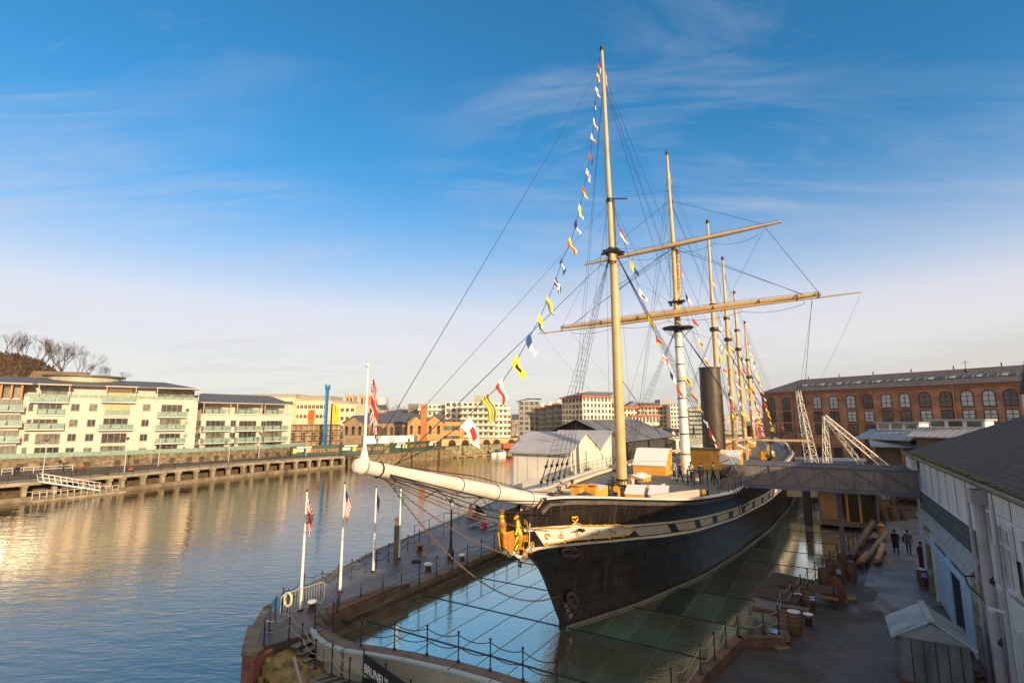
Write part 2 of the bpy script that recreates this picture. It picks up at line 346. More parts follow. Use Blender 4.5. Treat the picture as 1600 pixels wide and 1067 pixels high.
# starboard quay (ship frame) ---------------------------------
quayA = [(-9.35, -10.2), (-9.9, -9.95), (-11.7, -8.55), (-13.4, -6.9), (-14.8, -2.4), (-17.2, 4.8), (-19, 15), (-22.8, 31.6), (-26.3, 43), (-31, 66), (-36, 100), (-38, 135)]
inner = [(-9.0, 105), (-9.4, 60), (-9.4, 30), (-9.3, 10.5), (-9.0, 2), (-8.9, -5.6), (-8.5, -7.0), (-8.9, -8.6)]
quay_m = M('wet_quay_tarmac', (.055, .045, .040), .42, (.15, .13, .12), .35, .35, 30, lo=.42, hi=.62)
tag(MB().prism(quayA+[(20, 135), (20, 105)]+inner, -4, ZQ-.004).build('quay', [quay_m], None, (SX, SY, 0), SHIP_RZ), kind='structure')
# quay edge masonry: wall face, thing of its own
qw = MB()
for (a, b) in zip(quayA[:9], quayA[1:10]):
    a = Vector((*a, 0)); b = Vector((*b, 0)); d = (b-a).normalized(); nrm = Vector((-d.y, d.x, 0)); 
    if nrm.dot(Vector((-1, -1, 0))) < 0 and a.y < 0 and False: nrm = -nrm
    nrm = Vector((d.y, -d.x, 0)); nrm = -nrm if nrm.x > 0 or (abs(nrm.x) < .2 and nrm.y > 0) else nrm
    p = [a-nrm*.35, b-nrm*.35, b+nrm*.06, a+nrm*.06]
    qw.prism([(q.x, q.y) for q in p], ZQ-.25, ZQ+.012, 1)
    p = [a+nrm*.003, b+nrm*.003, b+nrm*.03, a+nrm*.03]
    qw.prism([(q.x, q.y) for q in p], -3.9, ZQ-.25, 0)
cop = M('worn_coping_stone', (.10, .085, .06), .8, (.20, .165, .10), 1.6, .5)
tag(qw.build('quay_wall', [M('quay_wall_stone', (.16, .11, .06), .9, (.30, .22, .11), .8, .6, mortar=(.07, .06, .04), kind='brick', bw=.8, bh=.35), cop], None, (SX, SY, 0), SHIP_RZ), 'old stone quay wall with worn coping along the harbour below the flagpoles', 'wall')
# ragged brick end of the quay
e1 = MB()
e1.prism([(-8.7, -10.45), (-9.5, -10.45), (-10.1, -10.0), (-11.8, -8.72), (-11.3, -8.2), (-9, -9.4)], -3.9, ZQ-.16, 0)
e1.prism([(-8.9, -10.2), (-9.5, -10.5), (-10.15, -10.05), (-11.85, -8.75), (-11.5, -8.2), (-9.9, -9.5), (-9.0, -9.8)], ZQ-.15, ZQ+.02, 2)
e1.sweep([(-8.8, -10.5, -3.9), (-8.8, -8.0, -3.9), (-8.8, -8.0, .3), (-8.8, -9.9, .3)], (-8.8, 0, 0), (-6.4, 0, -1.0), 1)
rq = random.Random(31)
for i in range(210):
    x = rq.uniform(-8.75, -6.3); y = rq.uniform(-10.7, -8.9); z = .12-(x+9.2)*.36-max(0, -9.9-y)*2.6+rq.uniform(-.14, .12); r_ = rq.uniform(.09, .26); an = rq.uniform(0, 3)
    e1.obox((x, y), (math.cos(an), math.sin(an)), None, r_, r_*.6, z-.22, z+rq.uniform(0, .10), 1)
for i in range(60):
    x = rq.uniform(-8.7, -6.6); z = rq.uniform(-3.2, -.4); y = -10.45+rq.uniform(-.18, .1)-(-.4-z)*.12; r_ = rq.uniform(.12, .3); e1.box(x-r_, x+r_, y-.12, y+.3, z-.1, z+.1, 1)
tag(e1.build('quay_end_wall', [M('red_brick_end', (.30, .10, .045), .85, (.15, .055, .03), 1.1, .6, mortar=(.22, .17, .12), kind='brick', bw=.24, bh=.085), M('mossy_rubble', (.085, .085, .025), .95, (.26, .19, .09), 2.2, .9, 9, lo=.42, hi=.58), cop], None, (SX, SY, 0), SHIP_RZ), 'ragged red brick and mossy rubble end wall of the quay', 'wall')
# dock inner wall and coping (left side) ------------------------
dw = MB()
line = [(-8.75, -7.0), (-8.95, -5.6), (-9.05, 2), (-9.35, 10.5), (-9.45, 30), (-9.45, 60), (-9.1, 100)]
for a, b in zip(line, line[1:]):
    dw.prism([(a[0]-.75, a[1]), (a[0]+.06, a[1]), (b[0]+.06, b[1]), (b[0]-.75, b[1])], ZQ-.2, ZQ+.10, 0)
    dw.prism([(a[0]-.2, a[1]), (a[0]+.28, a[1]), (b[0]+.28, b[1]), (b[0]-.2, b[1])], -1, .16, 1)
    dw.prism([(a[0]-.4, a[1]), (a[0]+.02, a[1]), (b[0]+.02, b[1]), (b[0]-.4, b[1])], .1, ZQ-.2, 1)
dwall = M('dock_wall_stone', (.07, .05, .035), .8, (.15, .11, .07), 1.4, .5)
tag(dw.build('dock_wall', [cop, dwall], None, (SX, SY, 0), SHIP_RZ), 'brown stone dock wall along the left side of the glass water sheet', 'wall')
tri = MB().prism([(-8.7, -7.0), (-9.0, -1.0), (-9.9, -3.2), (-10.0, -6.4)], ZQ, ZQ+.32, 0).prism([(-8.85, -6.7), (-9.05, -1.8), (-9.6, -3.4), (-9.7, -6.1)], ZQ+.3, ZQ+.42, 1)
tag(tri.build('stone_kerb', [dwall, M('brown_brick_kerb', (.20, .11, .055), .85, (.12, .06, .035), 2, .6)], None, (SX, SY, 0), SHIP_RZ), 'raised brown brick kerb at the left corner of the dock', 'kerb')
# the glass sheet ------------------------------------------------
gm = water_mat('glass_under_water', (.045, .085, .065), .04, 5., 14., .007, .0)
n = gm.node_tree.nodes; l = gm.node_tree.links
bb = n['Principled BSDF']; bb.inputs['IOR'].default_value = 1.7
nn = n.new('ShaderNodeTexNoise'); nn.inputs['Scale'].default_value = .22; nn.inputs['Detail'].default_value = 3; l.new(n['Texture Coordinate'].outputs['Object'], nn.inputs['Vector'])
rp = n.new('ShaderNodeValToRGB'); rp.color_ramp.elements[0].position = .4; rp.color_ramp.elements[0].color = (.13, .25, .20, 1); rp.color_ramp.elements[1].position = .66; rp.color_ramp.elements[1].color = (.12, .085, .05, 1)
l.new(nn.outputs['Fac'], rp.inputs[0])
pb_ = n.new('ShaderNodeTexBrick'); pb_.offset = 0; pb_.inputs['Scale'].default_value = 1; pb_.inputs['Brick Width'].default_value = 1.5; pb_.inputs['Row Height'].default_value = 4.4; pb_.inputs['Mortar Size'].default_value = .09; pb_.inputs['Mortar Smooth'].default_value = 1
pb_.inputs['Color1'].default_value = (.35, .35, .35, 1); pb_.inputs['Color2'].default_value = (1.5, 1.5, 1.5, 1); pb_.inputs['Mortar'].default_value = (2.1, 2.3, 1.9, 1)
pm_ = n.new('ShaderNodeMapping'); pm_.inputs['Location'].default_value = (8.9, 4.35, 0); l.new(n['Texture Coordinate'].outputs['Object'], pm_.inputs[0]); l.new(pm_.outputs[0], pb_.inputs['Vector'])
pv_ = n.new('ShaderNodeMix'); pv_.data_type = 'RGBA'; pv_.blend_type = 'MULTIPLY'; pv_.inputs[0].default_value = 1; l.new(rp.outputs[0], pv_.inputs[6]); l.new(pb_.outputs['Color'], pv_.inputs[7]); l.new(pv_.outputs[2], bb.inputs['Base Color'])
gl = n.new('ShaderNodeBsdfGlossy'); gl.inputs['Roughness'].default_value = .03; gl.inputs['Color'].default_value = (1.0, 1.0, .84, 1); l.new(n['Bump'].outputs[0], gl.inputs['Normal'])
ms = n.new('ShaderNodeMixShader'); ms.inputs[0].default_value = .60; l.new(bb.outputs[0], ms.inputs[1]); l.new(gl.outputs[0], ms.inputs[2]); l.new(ms.outputs[0], n['Material Output'].inputs[0])
g = MB().add([(-9.3, -8.4, 0), (16, -8.4, 0), (16, 100, 0), (-9.3, 100, 0)], [(0, 1, 2, 3)])
tag(g.build('dock_water', [gm], None, (SX, SY, 0), SHIP_RZ), kind='structure')
jb = MB()
for i in range(22):
    y = -4.35+4.4*i
    jb.box(-9, 13.5, y-.055, y+.055, .006, .016)
for i in range(16):
    x = -8.9+1.5*i
    jb.box(x-.013, x+.013, -8, 90, .003, .011)
o = tag(jb.build('glass_joints', [M('dark_joint', (.015, .02, .022), .5)], None, (SX, SY, 0), SHIP_RZ), 'dark grid of joints between the glass plates around the hull', 'glass joints')
# right-hand dockyard --------------------------------------------
edge = [(6.0, -14), (6.9, -3), (7.65, 1.25), (9.35, 2.3), (9.0, 6.1), (9.8, 9.6), (10.5, 13), (11.8, 19.3), (13.6, 27), (14.6, 31), (15.6, 38.5), (11, 39.5), (9.8, 60), (9.0, 88), (6, 97), (0, 100), (-9.2, 103)]
yard = edge+[(-9, 106), (-30, 140), (-20, 170), (60, 175), (260, 120), (260, -120), (8, -120)]
tag(MB().prism(yard, -4, .4).build('dockyard_ground', [asph], None, (SX, SY, 0), SHIP_RZ), kind='structure')
def sheet(name, pl, z, m, label=None):
    return tag(MB().prism(pl, z-.06, z).build(name, [m]), kind='structure')
def zpoly(px_, z): return [tuple(pz(u, v, z)[:2]) for u, v in px_]
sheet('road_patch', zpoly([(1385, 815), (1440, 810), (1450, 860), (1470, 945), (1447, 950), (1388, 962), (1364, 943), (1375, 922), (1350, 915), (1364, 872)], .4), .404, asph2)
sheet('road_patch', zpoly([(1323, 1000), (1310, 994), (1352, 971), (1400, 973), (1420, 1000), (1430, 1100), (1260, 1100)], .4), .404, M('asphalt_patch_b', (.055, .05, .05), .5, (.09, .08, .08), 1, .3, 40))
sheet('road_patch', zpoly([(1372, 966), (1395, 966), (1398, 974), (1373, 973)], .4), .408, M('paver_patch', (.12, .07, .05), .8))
# brick parapet walls on the right of the dock
bw = MB(); brk = M('dark_dock_brick', (.10, .060, .045), .85, (.18, .11, .075), 1.2, .5, mortar=(.06, .05, .04), kind='brick', bw=.3, bh=.1)
for a, b in zip(edge[:5], edge[1:6]):
    a = Vector((*a, 0)); b = Vector((*b, 0)); d = (b-a).normalized(); nr = Vector((d.y, -d.x, 0))
    p = [a-nr*.02, b-nr*.02, b+nr*.33, a+nr*.33]; bw.prism([(q.x, q.y) for q in p], -.5, .78 if a.y < 2 else .55, 0)
for a, b in zip(edge[5:9], edge[6:10]):
    a = Vector((*a, 0)); b = Vector((*b, 0)); d = (b-a).normalized(); nr = Vector((d.y, -d.x, 0))
    p = [a-nr*.02, b-nr*.02, b+nr*.3, a+nr*.3]; bw.prism([(q.x, q.y) for q in p], -.5, .5, 1)
tag(bw.build('dock_side_wall', [brk, cop], None, (SX, SY, 0), SHIP_RZ), 'low dark brick wall with worn top along the right side of the dock', 'wall')
# ================================================================ the steamship
ship = thing('steamship', (SX, SY, 0), SHIP_RZ, 'huge black iron steamship with six masts, brown funnel and white bowsprit in the dock', 'ship')
STM = [(0, 0), (.8, -.6), (2, -1.4), (3, -2.1), (3.6, -2.7), (4.2, -3.8), (4.7, -4.9), (5.4, -5.4), (6.2, -5.6), (7, -5.7)]
WLC = [(0, .08), (5, 2.1), (12, 4.1), (20, 5.4), (30, 6.6), (45, 7.5), (60, 7.7), (75, 6.3), (86, 2.5), (92, .1)]
DKC = [(0, .12), (2, .5), (3.5, 1.), (5, 1.9), (8, 3.2), (11, 4.4), (18, 6.5), (27, 7.5), (40, 7.9), (60, 7.9), (80, 6.5), (90, 5), (98, 2.5), (99.6, .1)]
TOPC = [(0, 6.2), (2.2, 6.12), (2.6, 6.45), (4, 6.4), (6, 6.2), (8, 5.95), (11, 5.6), (13, 5.4), (16, 5.28), (50, 5.3), (80, 5.7), (99, 6.4)]
def hb(d, z):
    q = min(1.1, max(0, z/6)); dd = d*(1 if d < 50 else 1)
    w_ = itp(WLC, d-(max(0, d-86)*0)); k = itp(DKC, d); return w_+(k-w_)*q**1.3
def stem(z): return itp(STM, z)
def hullpt(d, z, off=0.):
    """port side point at distance d behind the stem, height z"""
    s_ = stem(z); y = s_+d; x = hb(d, z)
    if off:
        x2 = hb(d+.1, z); nx, ny = .1, -(x2-x); ln = math.hypot(nx, ny); x += off*nx/ln; y += off*ny/ln
    return Vector((x, y, z))
ds = [0, .25, .6, 1, 1.5, 2.2, 2.55, 2.6, 3, 3.6, 4.3, 5, 6, 7, 8, 9.5, 11, 12.5, 14, 16, 18, 20, 23, 26, 30, 34, 38, 43, 48, 54, 60, 66, 72, 77, 81, 85, 88, 90.5, 92, 94, 96, 98, 99.5]
h = MB(); fr = [0, .06, .13, .2, .28, .36, .44, .52, .6, .68, .76, .84, .92, 1]
for sgn in (1, -1):
    o0 = len(h.v); nz_ = len(fr)
    for d in ds:
        zt = itp(TOPC, d); zb = 0 if d < 92 else min(zt-.5, (d-92)*.5)
        for f_ in fr:
            z = (-.9 if f_ == 0 else zb+(zt-zb)*f_) if d < 92 else zb+(zt-zb)*f_
            s_ = stem(z) if z > 0 else z*-.1
            h.v.append((sgn*hb(d, max(z, 0)), s_+d*(1 if d < 92 else 1), z))
    for i in range(len(ds)-1):
        for j in range(nz_-1):
            a = o0+i*nz_+j; b_ = a+nz_
            h.f.append((a, b_, b_+1, a+1) if sgn > 0 else (a, a+1, b_+1, b_)); h.mi.append(0)
n_ = len(fr)
for j in range(n_-1):
    a = j; b_ = len(ds)*n_+j; h.f.append((a, a+1, b_+1, b_)); h.mi.append(0)
hull = h.build('hull', [hullk], ship, smooth=True)
# riveted plate strakes that stand slightly proud
pl = MB()
for z0, z1, o_ in ((.35, 1.25, .012), (2.05, 2.85, .012)):
    for sgn in (1, -1):
        prev = None
        for d in ds[1:34]:
            a = hullpt(d, z0, o_+.004); b_ = hullpt(d, z1, o_+.004); a.x *= sgn; b_.x *= sgn
            if prev: pl.add([prev[0], a, b_, prev[1]], [(0, 1, 2, 3) if sgn > 0 else (3, 2, 1, 0)])
            prev = (a, b_)
pl.build('hull_strake', [hullk], ship, smooth=True)
for sgn in (1, -1):
    led = MB(); pts = []
    for d in [0.0, .5, 1.5]+ds[6:39]:
        p = hullpt(d, .0, .10); p.x *= sgn; pts.append(p+Vector((0, 0, .05)))
    led.tube(pts, .075, 6)
    led.build('waterline_rim', [M('rim_grey', (.10, .10, .09), .6, (.16, .15, .13), 3)], ship, smooth=True)
# painted band: white wales and gun-port panels
zb_l = [(.1, 4.2), (.5, 4.35), (3, 4.05), (6, 3.75), (8.5, 3.45), (12, 3.2), (18, 3.06), (26, 2.95), (45, 2.8), (60, 2.9), (80, 3.3), (97, 3.9)]
zb_h = [(.1, 5.4), (.9, 5.42), (4, 5.12), (7, 4.72), (10, 4.38), (14, 4.1), (20, 4.0), (27, 3.9), (45, 3.75), (60, 3.8), (80, 4.2), (97, 4.8)]
wale = M('wale_white', (.80, .74, .66), .55, (.62, .56, .48), 1.2, .1)
def strip(d0, d1, za, zb, off, m_, name, thick=.05, step=.6):
    for sgn in (1, -1):
        b = MB(); n = max(2, int((d1-d0)/step)); pa = []
        for i in range(n+1):
            d = d0+(d1-d0)*i/n; z0, z1 = za(d), zb(d)
            ring = [hullpt(d, z0, .0), hullpt(d, z0, off), hullpt(d, z1, off), hullpt(d, z1, .0)]
            for p in ring: p.x *= sgn
            pa.append(ring)
        for i in range(n):
            for k in range(3):
                q = (pa[i][k], pa[i+1][k], pa[i+1][k+1], pa[i][k+1])
                b.add(q, [(0, 1, 2, 3) if sgn > 0 else (3, 2, 1, 0)])
        for e_ in (pa[0], pa[-1]): b.add(e_, [(0, 1, 2, 3), (3, 2, 1, 0)][:1])
        b.build(name, [m_], ship, smooth=False)
lo = lambda d: itp(zb_l, d); hi = lambda d: itp(zb_h, d)
strip(.25, 96, lambda d: lo(d), lambda d: lo(d)+.16, .07, wale, 'lower_wale')
strip(.9, 96, lambda d: hi(d)-.15, lambda d: hi(d), .07, wale, 'upper_wale')
strip(4.6, 96, lambda d: lo(d)+.16, lambda d: hi(d)-.15, .012, M('band_black', (.012, .011, .012), .5), 'gun_port_band')
panels = [(7.0, 9.6), (10.3, 12.2), (12.9, 14.6), (15.3, 17.1)]
d = 17.9
while d < 90: panels.append((d, d+2.2)); d += 3.0
pmat = M('port_panel_paint', (.62, .55, .46), .5, (.50, .44, .37), 1.5, .1)
for a, b_ in panels:
    strip(a, b_, lambda d: lo(d)+.24, lambda d: hi(d)-.23, .03, pmat, 'port_panel')
strip(2.2, 98, lambda d: itp(TOPC, d)-.30, lambda d: itp(TOPC, d)-.12, .10, M('rubbing_strake', (.07, .06, .055), .5, (.12, .10, .09), 3, .1), 'sheer_strake')
# cap rail / waterway on top of the bulwark
cr_ = MB()
for sgn in (1, -1):
    prev = None
    for d in ds[7:]:
        z = itp(TOPC, d)+.0; a = hullpt(d, z, .10); b_ = hullpt(d, z, -.34 if d > 4 else -.2); b_.x = max(b_.x, .02)
        a.x *= sgn; b_.x *= sgn; ring = [a, a+Vector((0, 0, .07)), b_+Vector((0, 0, .07)), b_]
        if prev:
            for k in range(4):
                k2 = (k+1) % 4; q = (prev[k], ring[k], ring[k2], prev[k2])
                cr_.add(q, [(0, 1, 2, 3) if sgn < 0 else (3, 2, 1, 0)])
        prev = ring
cr_.build('cap_rail', [wale], ship)
# inner bulwark and deck
ib = MB(); dk = MB(); prev = None
ZD = 4.85
def zdeck(d): return itp([(0, 5.5), (4, 5.4), (9, 5.12), (14, 4.88), (50, 4.9), (80, 5.2), (99, 5.8)], d)
for d in ds[5:]:
    z = itp(TOPC, d); s_ = stem(z); x = max(.05, hb(d, z)-.12); zd = zdeck(d); xd = max(.03, hb(max(0, s_+d-stem(zd)), zd)-.12); cur = (x, s_+d, z, zd, xd)
    if prev:
        for sgn in (1, -1):
            q = [(sgn*prev[4], prev[1], prev[3]), (sgn*xd, s_+d, zd), (sgn*x, s_+d, z-.01), (sgn*prev[0], prev[1], prev[2]-.01)]
            ib.add(q, [(0, 1, 2, 3) if sgn < 0 else (3, 2, 1, 0)])
        dk.add([(-prev[4], prev[1], prev[3]), (prev[4], prev[1], prev[3]), (xd, s_+d, zd), (-xd, s_+d, zd)], [(0, 1, 2, 3)])
    prev = cur
ib.build('bulwark_lining', [M('lining_tan', (.62, .42, .22), .6, (.72, .56, .36), 1)], ship)
dk.build('deck', [M('deck_planks', (.10, .105, .085), .6, (.17, .165, .13), 2., .3, 14, stretch=(7, .5, 1))], ship)
# white waterway boards along the rail amidships + open rail stanchions
for sgn, nm in ((1, 'port_rail'), (-1, 'starboard_rail')):
    b = MB(); tops = []; mids = []
    d = 13.5
    while d < 96:
        z = itp(TOPC, d); p = hullpt(d, z, -.12); p.x *= sgn
        b.tube([p, p+Vector((0, 0, .85))], .022, 5); b.ball(p+Vector((0, 0, .87)), .04, n=6)
        tops.append(p+Vector((0, 0, .83))); mids.append(p+Vector((0, 0, .45))); d += 1.35
    b.tube(tops, .016, 5); b.tube(mids, .012, 4)
    b.build('deck_railing', [iron], ship)
ww = MB()
for sgn in (-1,):
    prev = None
    for d in ds[12:41]:
        z = itp(TOPC, d); a = hullpt(d, z, -.3); a.x *= sgn
        if prev: ww.prism([(prev.x, prev.y), (a.x, a.y), (a.x+.55, a.y), (prev.x+.55, prev.y)], z-.3, z-.06)
        prev = a
ww.build('hammock_netting', [M('netting_cream', (.62, .47, .30), .7, (.70, .58, .42), 1.5)], ship)
# plank fender with round gilt scuttle on the port rail (near the fore rigging)
P1 = hullpt(9.0, 5.62, -.15); P2 = hullpt(13.3, 5.55, .05)
pb = MB(); dv = (P2-P1); nn_ = Vector((dv.y, -dv.x, 0)).normalized()*.06
pb.add([P1-nn_, P2-nn_, P2+nn_, P1+nn_]+[q+Vector((0, 0, .42)) for q in (P1-nn_, P2-nn_, P2+nn_, P1+nn_)], [(0, 3, 2, 1), (4, 5, 6, 7), (0, 1, 5, 4), (1, 2, 6, 5), (2, 3, 7, 6), (3, 0, 4, 7)])
pb.build('bulwark_plank', [M('plank_mauve', (.42, .32, .26), .7, (.55, .43, .36), 2)], ship)
P3 = P2+dv.normalized()*.75
pc = MB(); pc.add([P2-nn_, P3-nn_, P3+nn_, P2+nn_]+[q+Vector((0, 0, .44)) for q in (P2-nn_, P3-nn_, P3+nn_, P2+nn_)], [(0, 3, 2, 1), (4, 5, 6, 7), (0, 1, 5, 4), (1, 2, 6, 5), (2, 3, 7, 6), (3, 0, 4, 7)])
pe = pc.build('plank_end', [M('plank_end_dark', (.05, .045, .05), .6)], ship)
c_ = (P2+P3)/2+Vector((0, 0, .22)); nu = nn_.normalized()
gb = MB().tube([c_+nu*.05, c_+nu*.12], .19, 16).tube([c_+nu*.10, c_+nu*.16], .10, 10)
gb.build('gilt_roundel', [gold], ship)
# bowsprit --------------------------------------------------------
bs = MB(); T0 = Vector((0, -1.2, 5.98)); T1 = Vector((0, -13.2, 8.62)); dr = (T1-T0).normalized()
cn = []; rr_ = []
for i in range(13):
    t_ = i/12; cn.append(T0.lerp(T1, t_)); rr_.append(.36-.155*t_ if t_ > .06 else .34)
bs.tube(cn, rr_, 18, 0)
bs.tube([T1+dr*.0, T1+dr*.10], [.205, .20], 14, 1); bs.tube([T1+dr*.10, T1+dr*.22, T1+dr*.34, T1+dr*.40], [.235, .25, .19, .03], 14, 0)
bs.build('bowsprit', [M('bowsprit_white', (.80, .72, .62), .45, (.66, .56, .45), 1.2, .08), M('bowsprit_grey', (.25, .22, .20), .6)], ship, smooth=True)
for t_ in (.02, .19, .42, .62, .955):
    p = T0.lerp(T1, t_); r_ = .37-.155*t_
    ring = [p+Vector((math.cos(a)*r_, 0, 0))+Vector((0, dr.z, -dr.y))*math.sin(a)*r_ for a in [k*math.pi/8 for k in range(17)]]
    MB().tube(ring, .035 if t_ > .9 else .02, 5, cap=False).build('bowsprit_band', [iron], ship)
js = MB(); JB = T1+dr*.05+Vector((0, 0, .1)); JT = Vector((0, -13.25, 11.6))
js.tube([JB, JB+Vector((0, 0, .25)), JB+Vector((0, 0, .5)), JT], [.17, .11, .05, .03], 10); js.ball(JT, .07)
js.build('jackstaff', [white_p, iron], ship, smooth=True)
# knee of the head and gilding --------------------------------------
for y in (.12, .48):
    pass
def on_hull(u, v):
    for i in range(0, 3000, 1):
        lx = i*.003; p = plx(u, v, lx)
        if -6 < p[1] and 0 <= p[2] < 7.5 and abs(hb(max(0, p[1]-stem(p[2])), p[2])-lx) < .012: return p
    return None
for (u, v, r_) in ((889, 862, .46), (892, 936, .44)):
    p = on_hull(u, v); d = p.y-stem(p.z); q = hullpt(d, p.z, .10); q0 = hullpt(d, p.z, -.05); nv = (q-q0).normalized(); e1_ = Vector((-nv.y, nv.x, 0)).normalized(); e2_ = nv.cross(e1_)
    b = MB(); up = Vector((0, -.28, .96)).normalized() if v > 900 else Vector((0, 0, 1))
    tang = (hullpt(d+.3, p.z)-hullpt(d-.3, p.z)).normalized(); upv = (hullpt(d, p.z+.3)-hullpt(d, p.z-.3)).normalized()
    sx_ = 1.15 if v < 900 else .62
    ring = [q+tang*math.cos(a)*r_*sx_+upv*math.sin(a)*r_ for a in [k*math.pi/12 for k in range(25)]]
    b.tube(ring, .10, 8, cap=False)
    rad = [q-nv*.04+tang*math.cos(a)*r_*sx_*.95+upv*math.sin(a)*r_*.95 for a in [k*math.pi/12 for k in range(24)]]
    b.add(rad+[q-nv*.12], [(k, (k+1) % 24, 24) for k in range(24)], 1)
    for k in range(5):
        a0 = q+tang*(-.5+.25*k)*r_+upv*.2*r_; b.tube([a0, a0+tang*.35*r_-upv*.35*r_], [.05, .02], 5, 1)
    b.build('hawse_pipe', [M('hawse_iron', (.035, .028, .024), .6, (.07, .055, .045), 5, .2), M('hawse_inner', (.05, .04, .03), .7, (.10, .08, .06), 6)], ship, smooth=True)
# trail board (white) with gilt border, both sides
def hp2(d, z, o_, sgn): p = hullpt(d, z, o_); p.x *= sgn; return p
tb_lo = [(.9, 4.55), (2, 4.45), (3.2, 4.40), (4.6, 4.25), (6.3, 4.12), (6.9, 4.35)]
tb_hi = [(.9, 5.3), (2, 5.28), (3.0, 5.12), (3.6, 5.10), (3.9, 5.28), (4.2, 5.08), (5.2, 4.95), (6.3, 4.82), (6.9, 4.5)]
for sgn in (1, -1):
    b = MB(); n = 40; A_ = []
    for i in range(n+1):
        d = 1.45+5.5*i/n; A_.append((hp2(d, itp(tb_lo, d), .09, sgn), hp2(d, itp(tb_hi, d), .09, sgn)))
    for i in range(n): b.add([A_[i][0], A_[i+1][0], A_[i+1][1], A_[i][1]], [(0, 1, 2, 3) if sgn > 0 else (3, 2, 1, 0)])
    board = b.build('trail_board', [wale], ship)
    g_ = MB(); up_ = [a[1] for a in A_]; dn = [a[0] for a in A_]
    rs = [.035+.02*math.sin(i*1.3)**2 for i in range(n+1)]
    g_.tube(up_, rs, 6); g_.tube(dn[:20], rs[:20], 6); g_.tube(dn[20:], [r*.8 for r in rs[20:]], 6); g_.tube([dn[-1], up_[-1]], .04, 6)
    c0 = hp2(3.9, 5.34, .13, sgn)
    for k in (-1, 1):
        tg = (hp2(4.2, 5.3, .1, sgn)-hp2(3.6, 5.3, .1, sgn)).normalized()
        sp_ = [c0+tg*k*(.02+.15*math.sin(a))*1+Vector((0, 0, .10-.10*math.cos(a*1.2)+.0)) for a in [i*.45 for i in range(9)]]
        g_.tube(sp_, .035, 6)
    for d in (1.5, 2.6, 5.0, 5.9):
        cc_ = hp2(d, itp(tb_lo, d)-.02, .12, sgn); tg = (hp2(d+.2, 4.5, .1, sgn)-hp2(d-.2, 4.5, .1, sgn)).normalized()
        g_.tube([cc_+tg*.16*math.cos(a)*(1-a/9)+Vector((0, 0, .1*math.sin(a)*(1-a/9))) for a in [i*.5 for i in range(13)]], .026, 5)
    for d in (4.5, 5.3, 6.0, 6.6):
        cc_ = hp2(d, itp(tb_hi, d), .11, sgn); g_.ball(cc_, .06, n=6); g_.ball(cc_+Vector((0, .1, .02)), .045, n=6)
    # small carved emblems: cog, compass, crossed tools, square, branch
    def P_(d, z): return hp2(d, z, .115, sgn)
    cz = lambda d: (itp(tb_lo, d)+itp(tb_hi, d))/2
    d = 2.1; c = cz(d); g_.tube([P_(d+.13*math.cos(a), c+.13*math.sin(a)) for a in [i*.55 for i in range(9)]], .03, 5)
    d = 2.85; c = cz(d); g_.tube([P_(d+.10*math.cos(a), c-.05+.10*math.sin(a)) for a in [i*.52 for i in range(13)]], .016, 5); g_.tube([P_(d, c-.05), P_(d+.14, c+.2)], .016, 5)
    d = 3.75; c = cz(d); g_.tube([P_(d-.25, c+.06), P_(d, c+.10), P_(d+.25, c+.05)], [.012, .035, .012], 5, 1); g_.tube([P_(d+.06, c+.1), P_(d-.06, c-.18)], .02, 5, 1)
    d = 4.7; c = cz(d); g_.tube([P_(d-.22, c), P_(d-.08, c-.12), P_(d+.24, c+.14)], .022, 5, 1)
    d = 5.55; c = cz(d); g_.tube([P_(d-.05, c+.16), P_(d+.08, c-.18)], .018, 5, 1); g_.tube([P_(d-.12, c-.02), P_(d, c+.02), P_(d+.12, c+.14)], .02, 5); g_.tube([P_(d-.10, c+.10), P_(d+.02, c)], .02, 5)
    g_.build('gilt_carving', [gold, M('carving_brown', (.16, .05, .02), .6)], board, smooth=True)
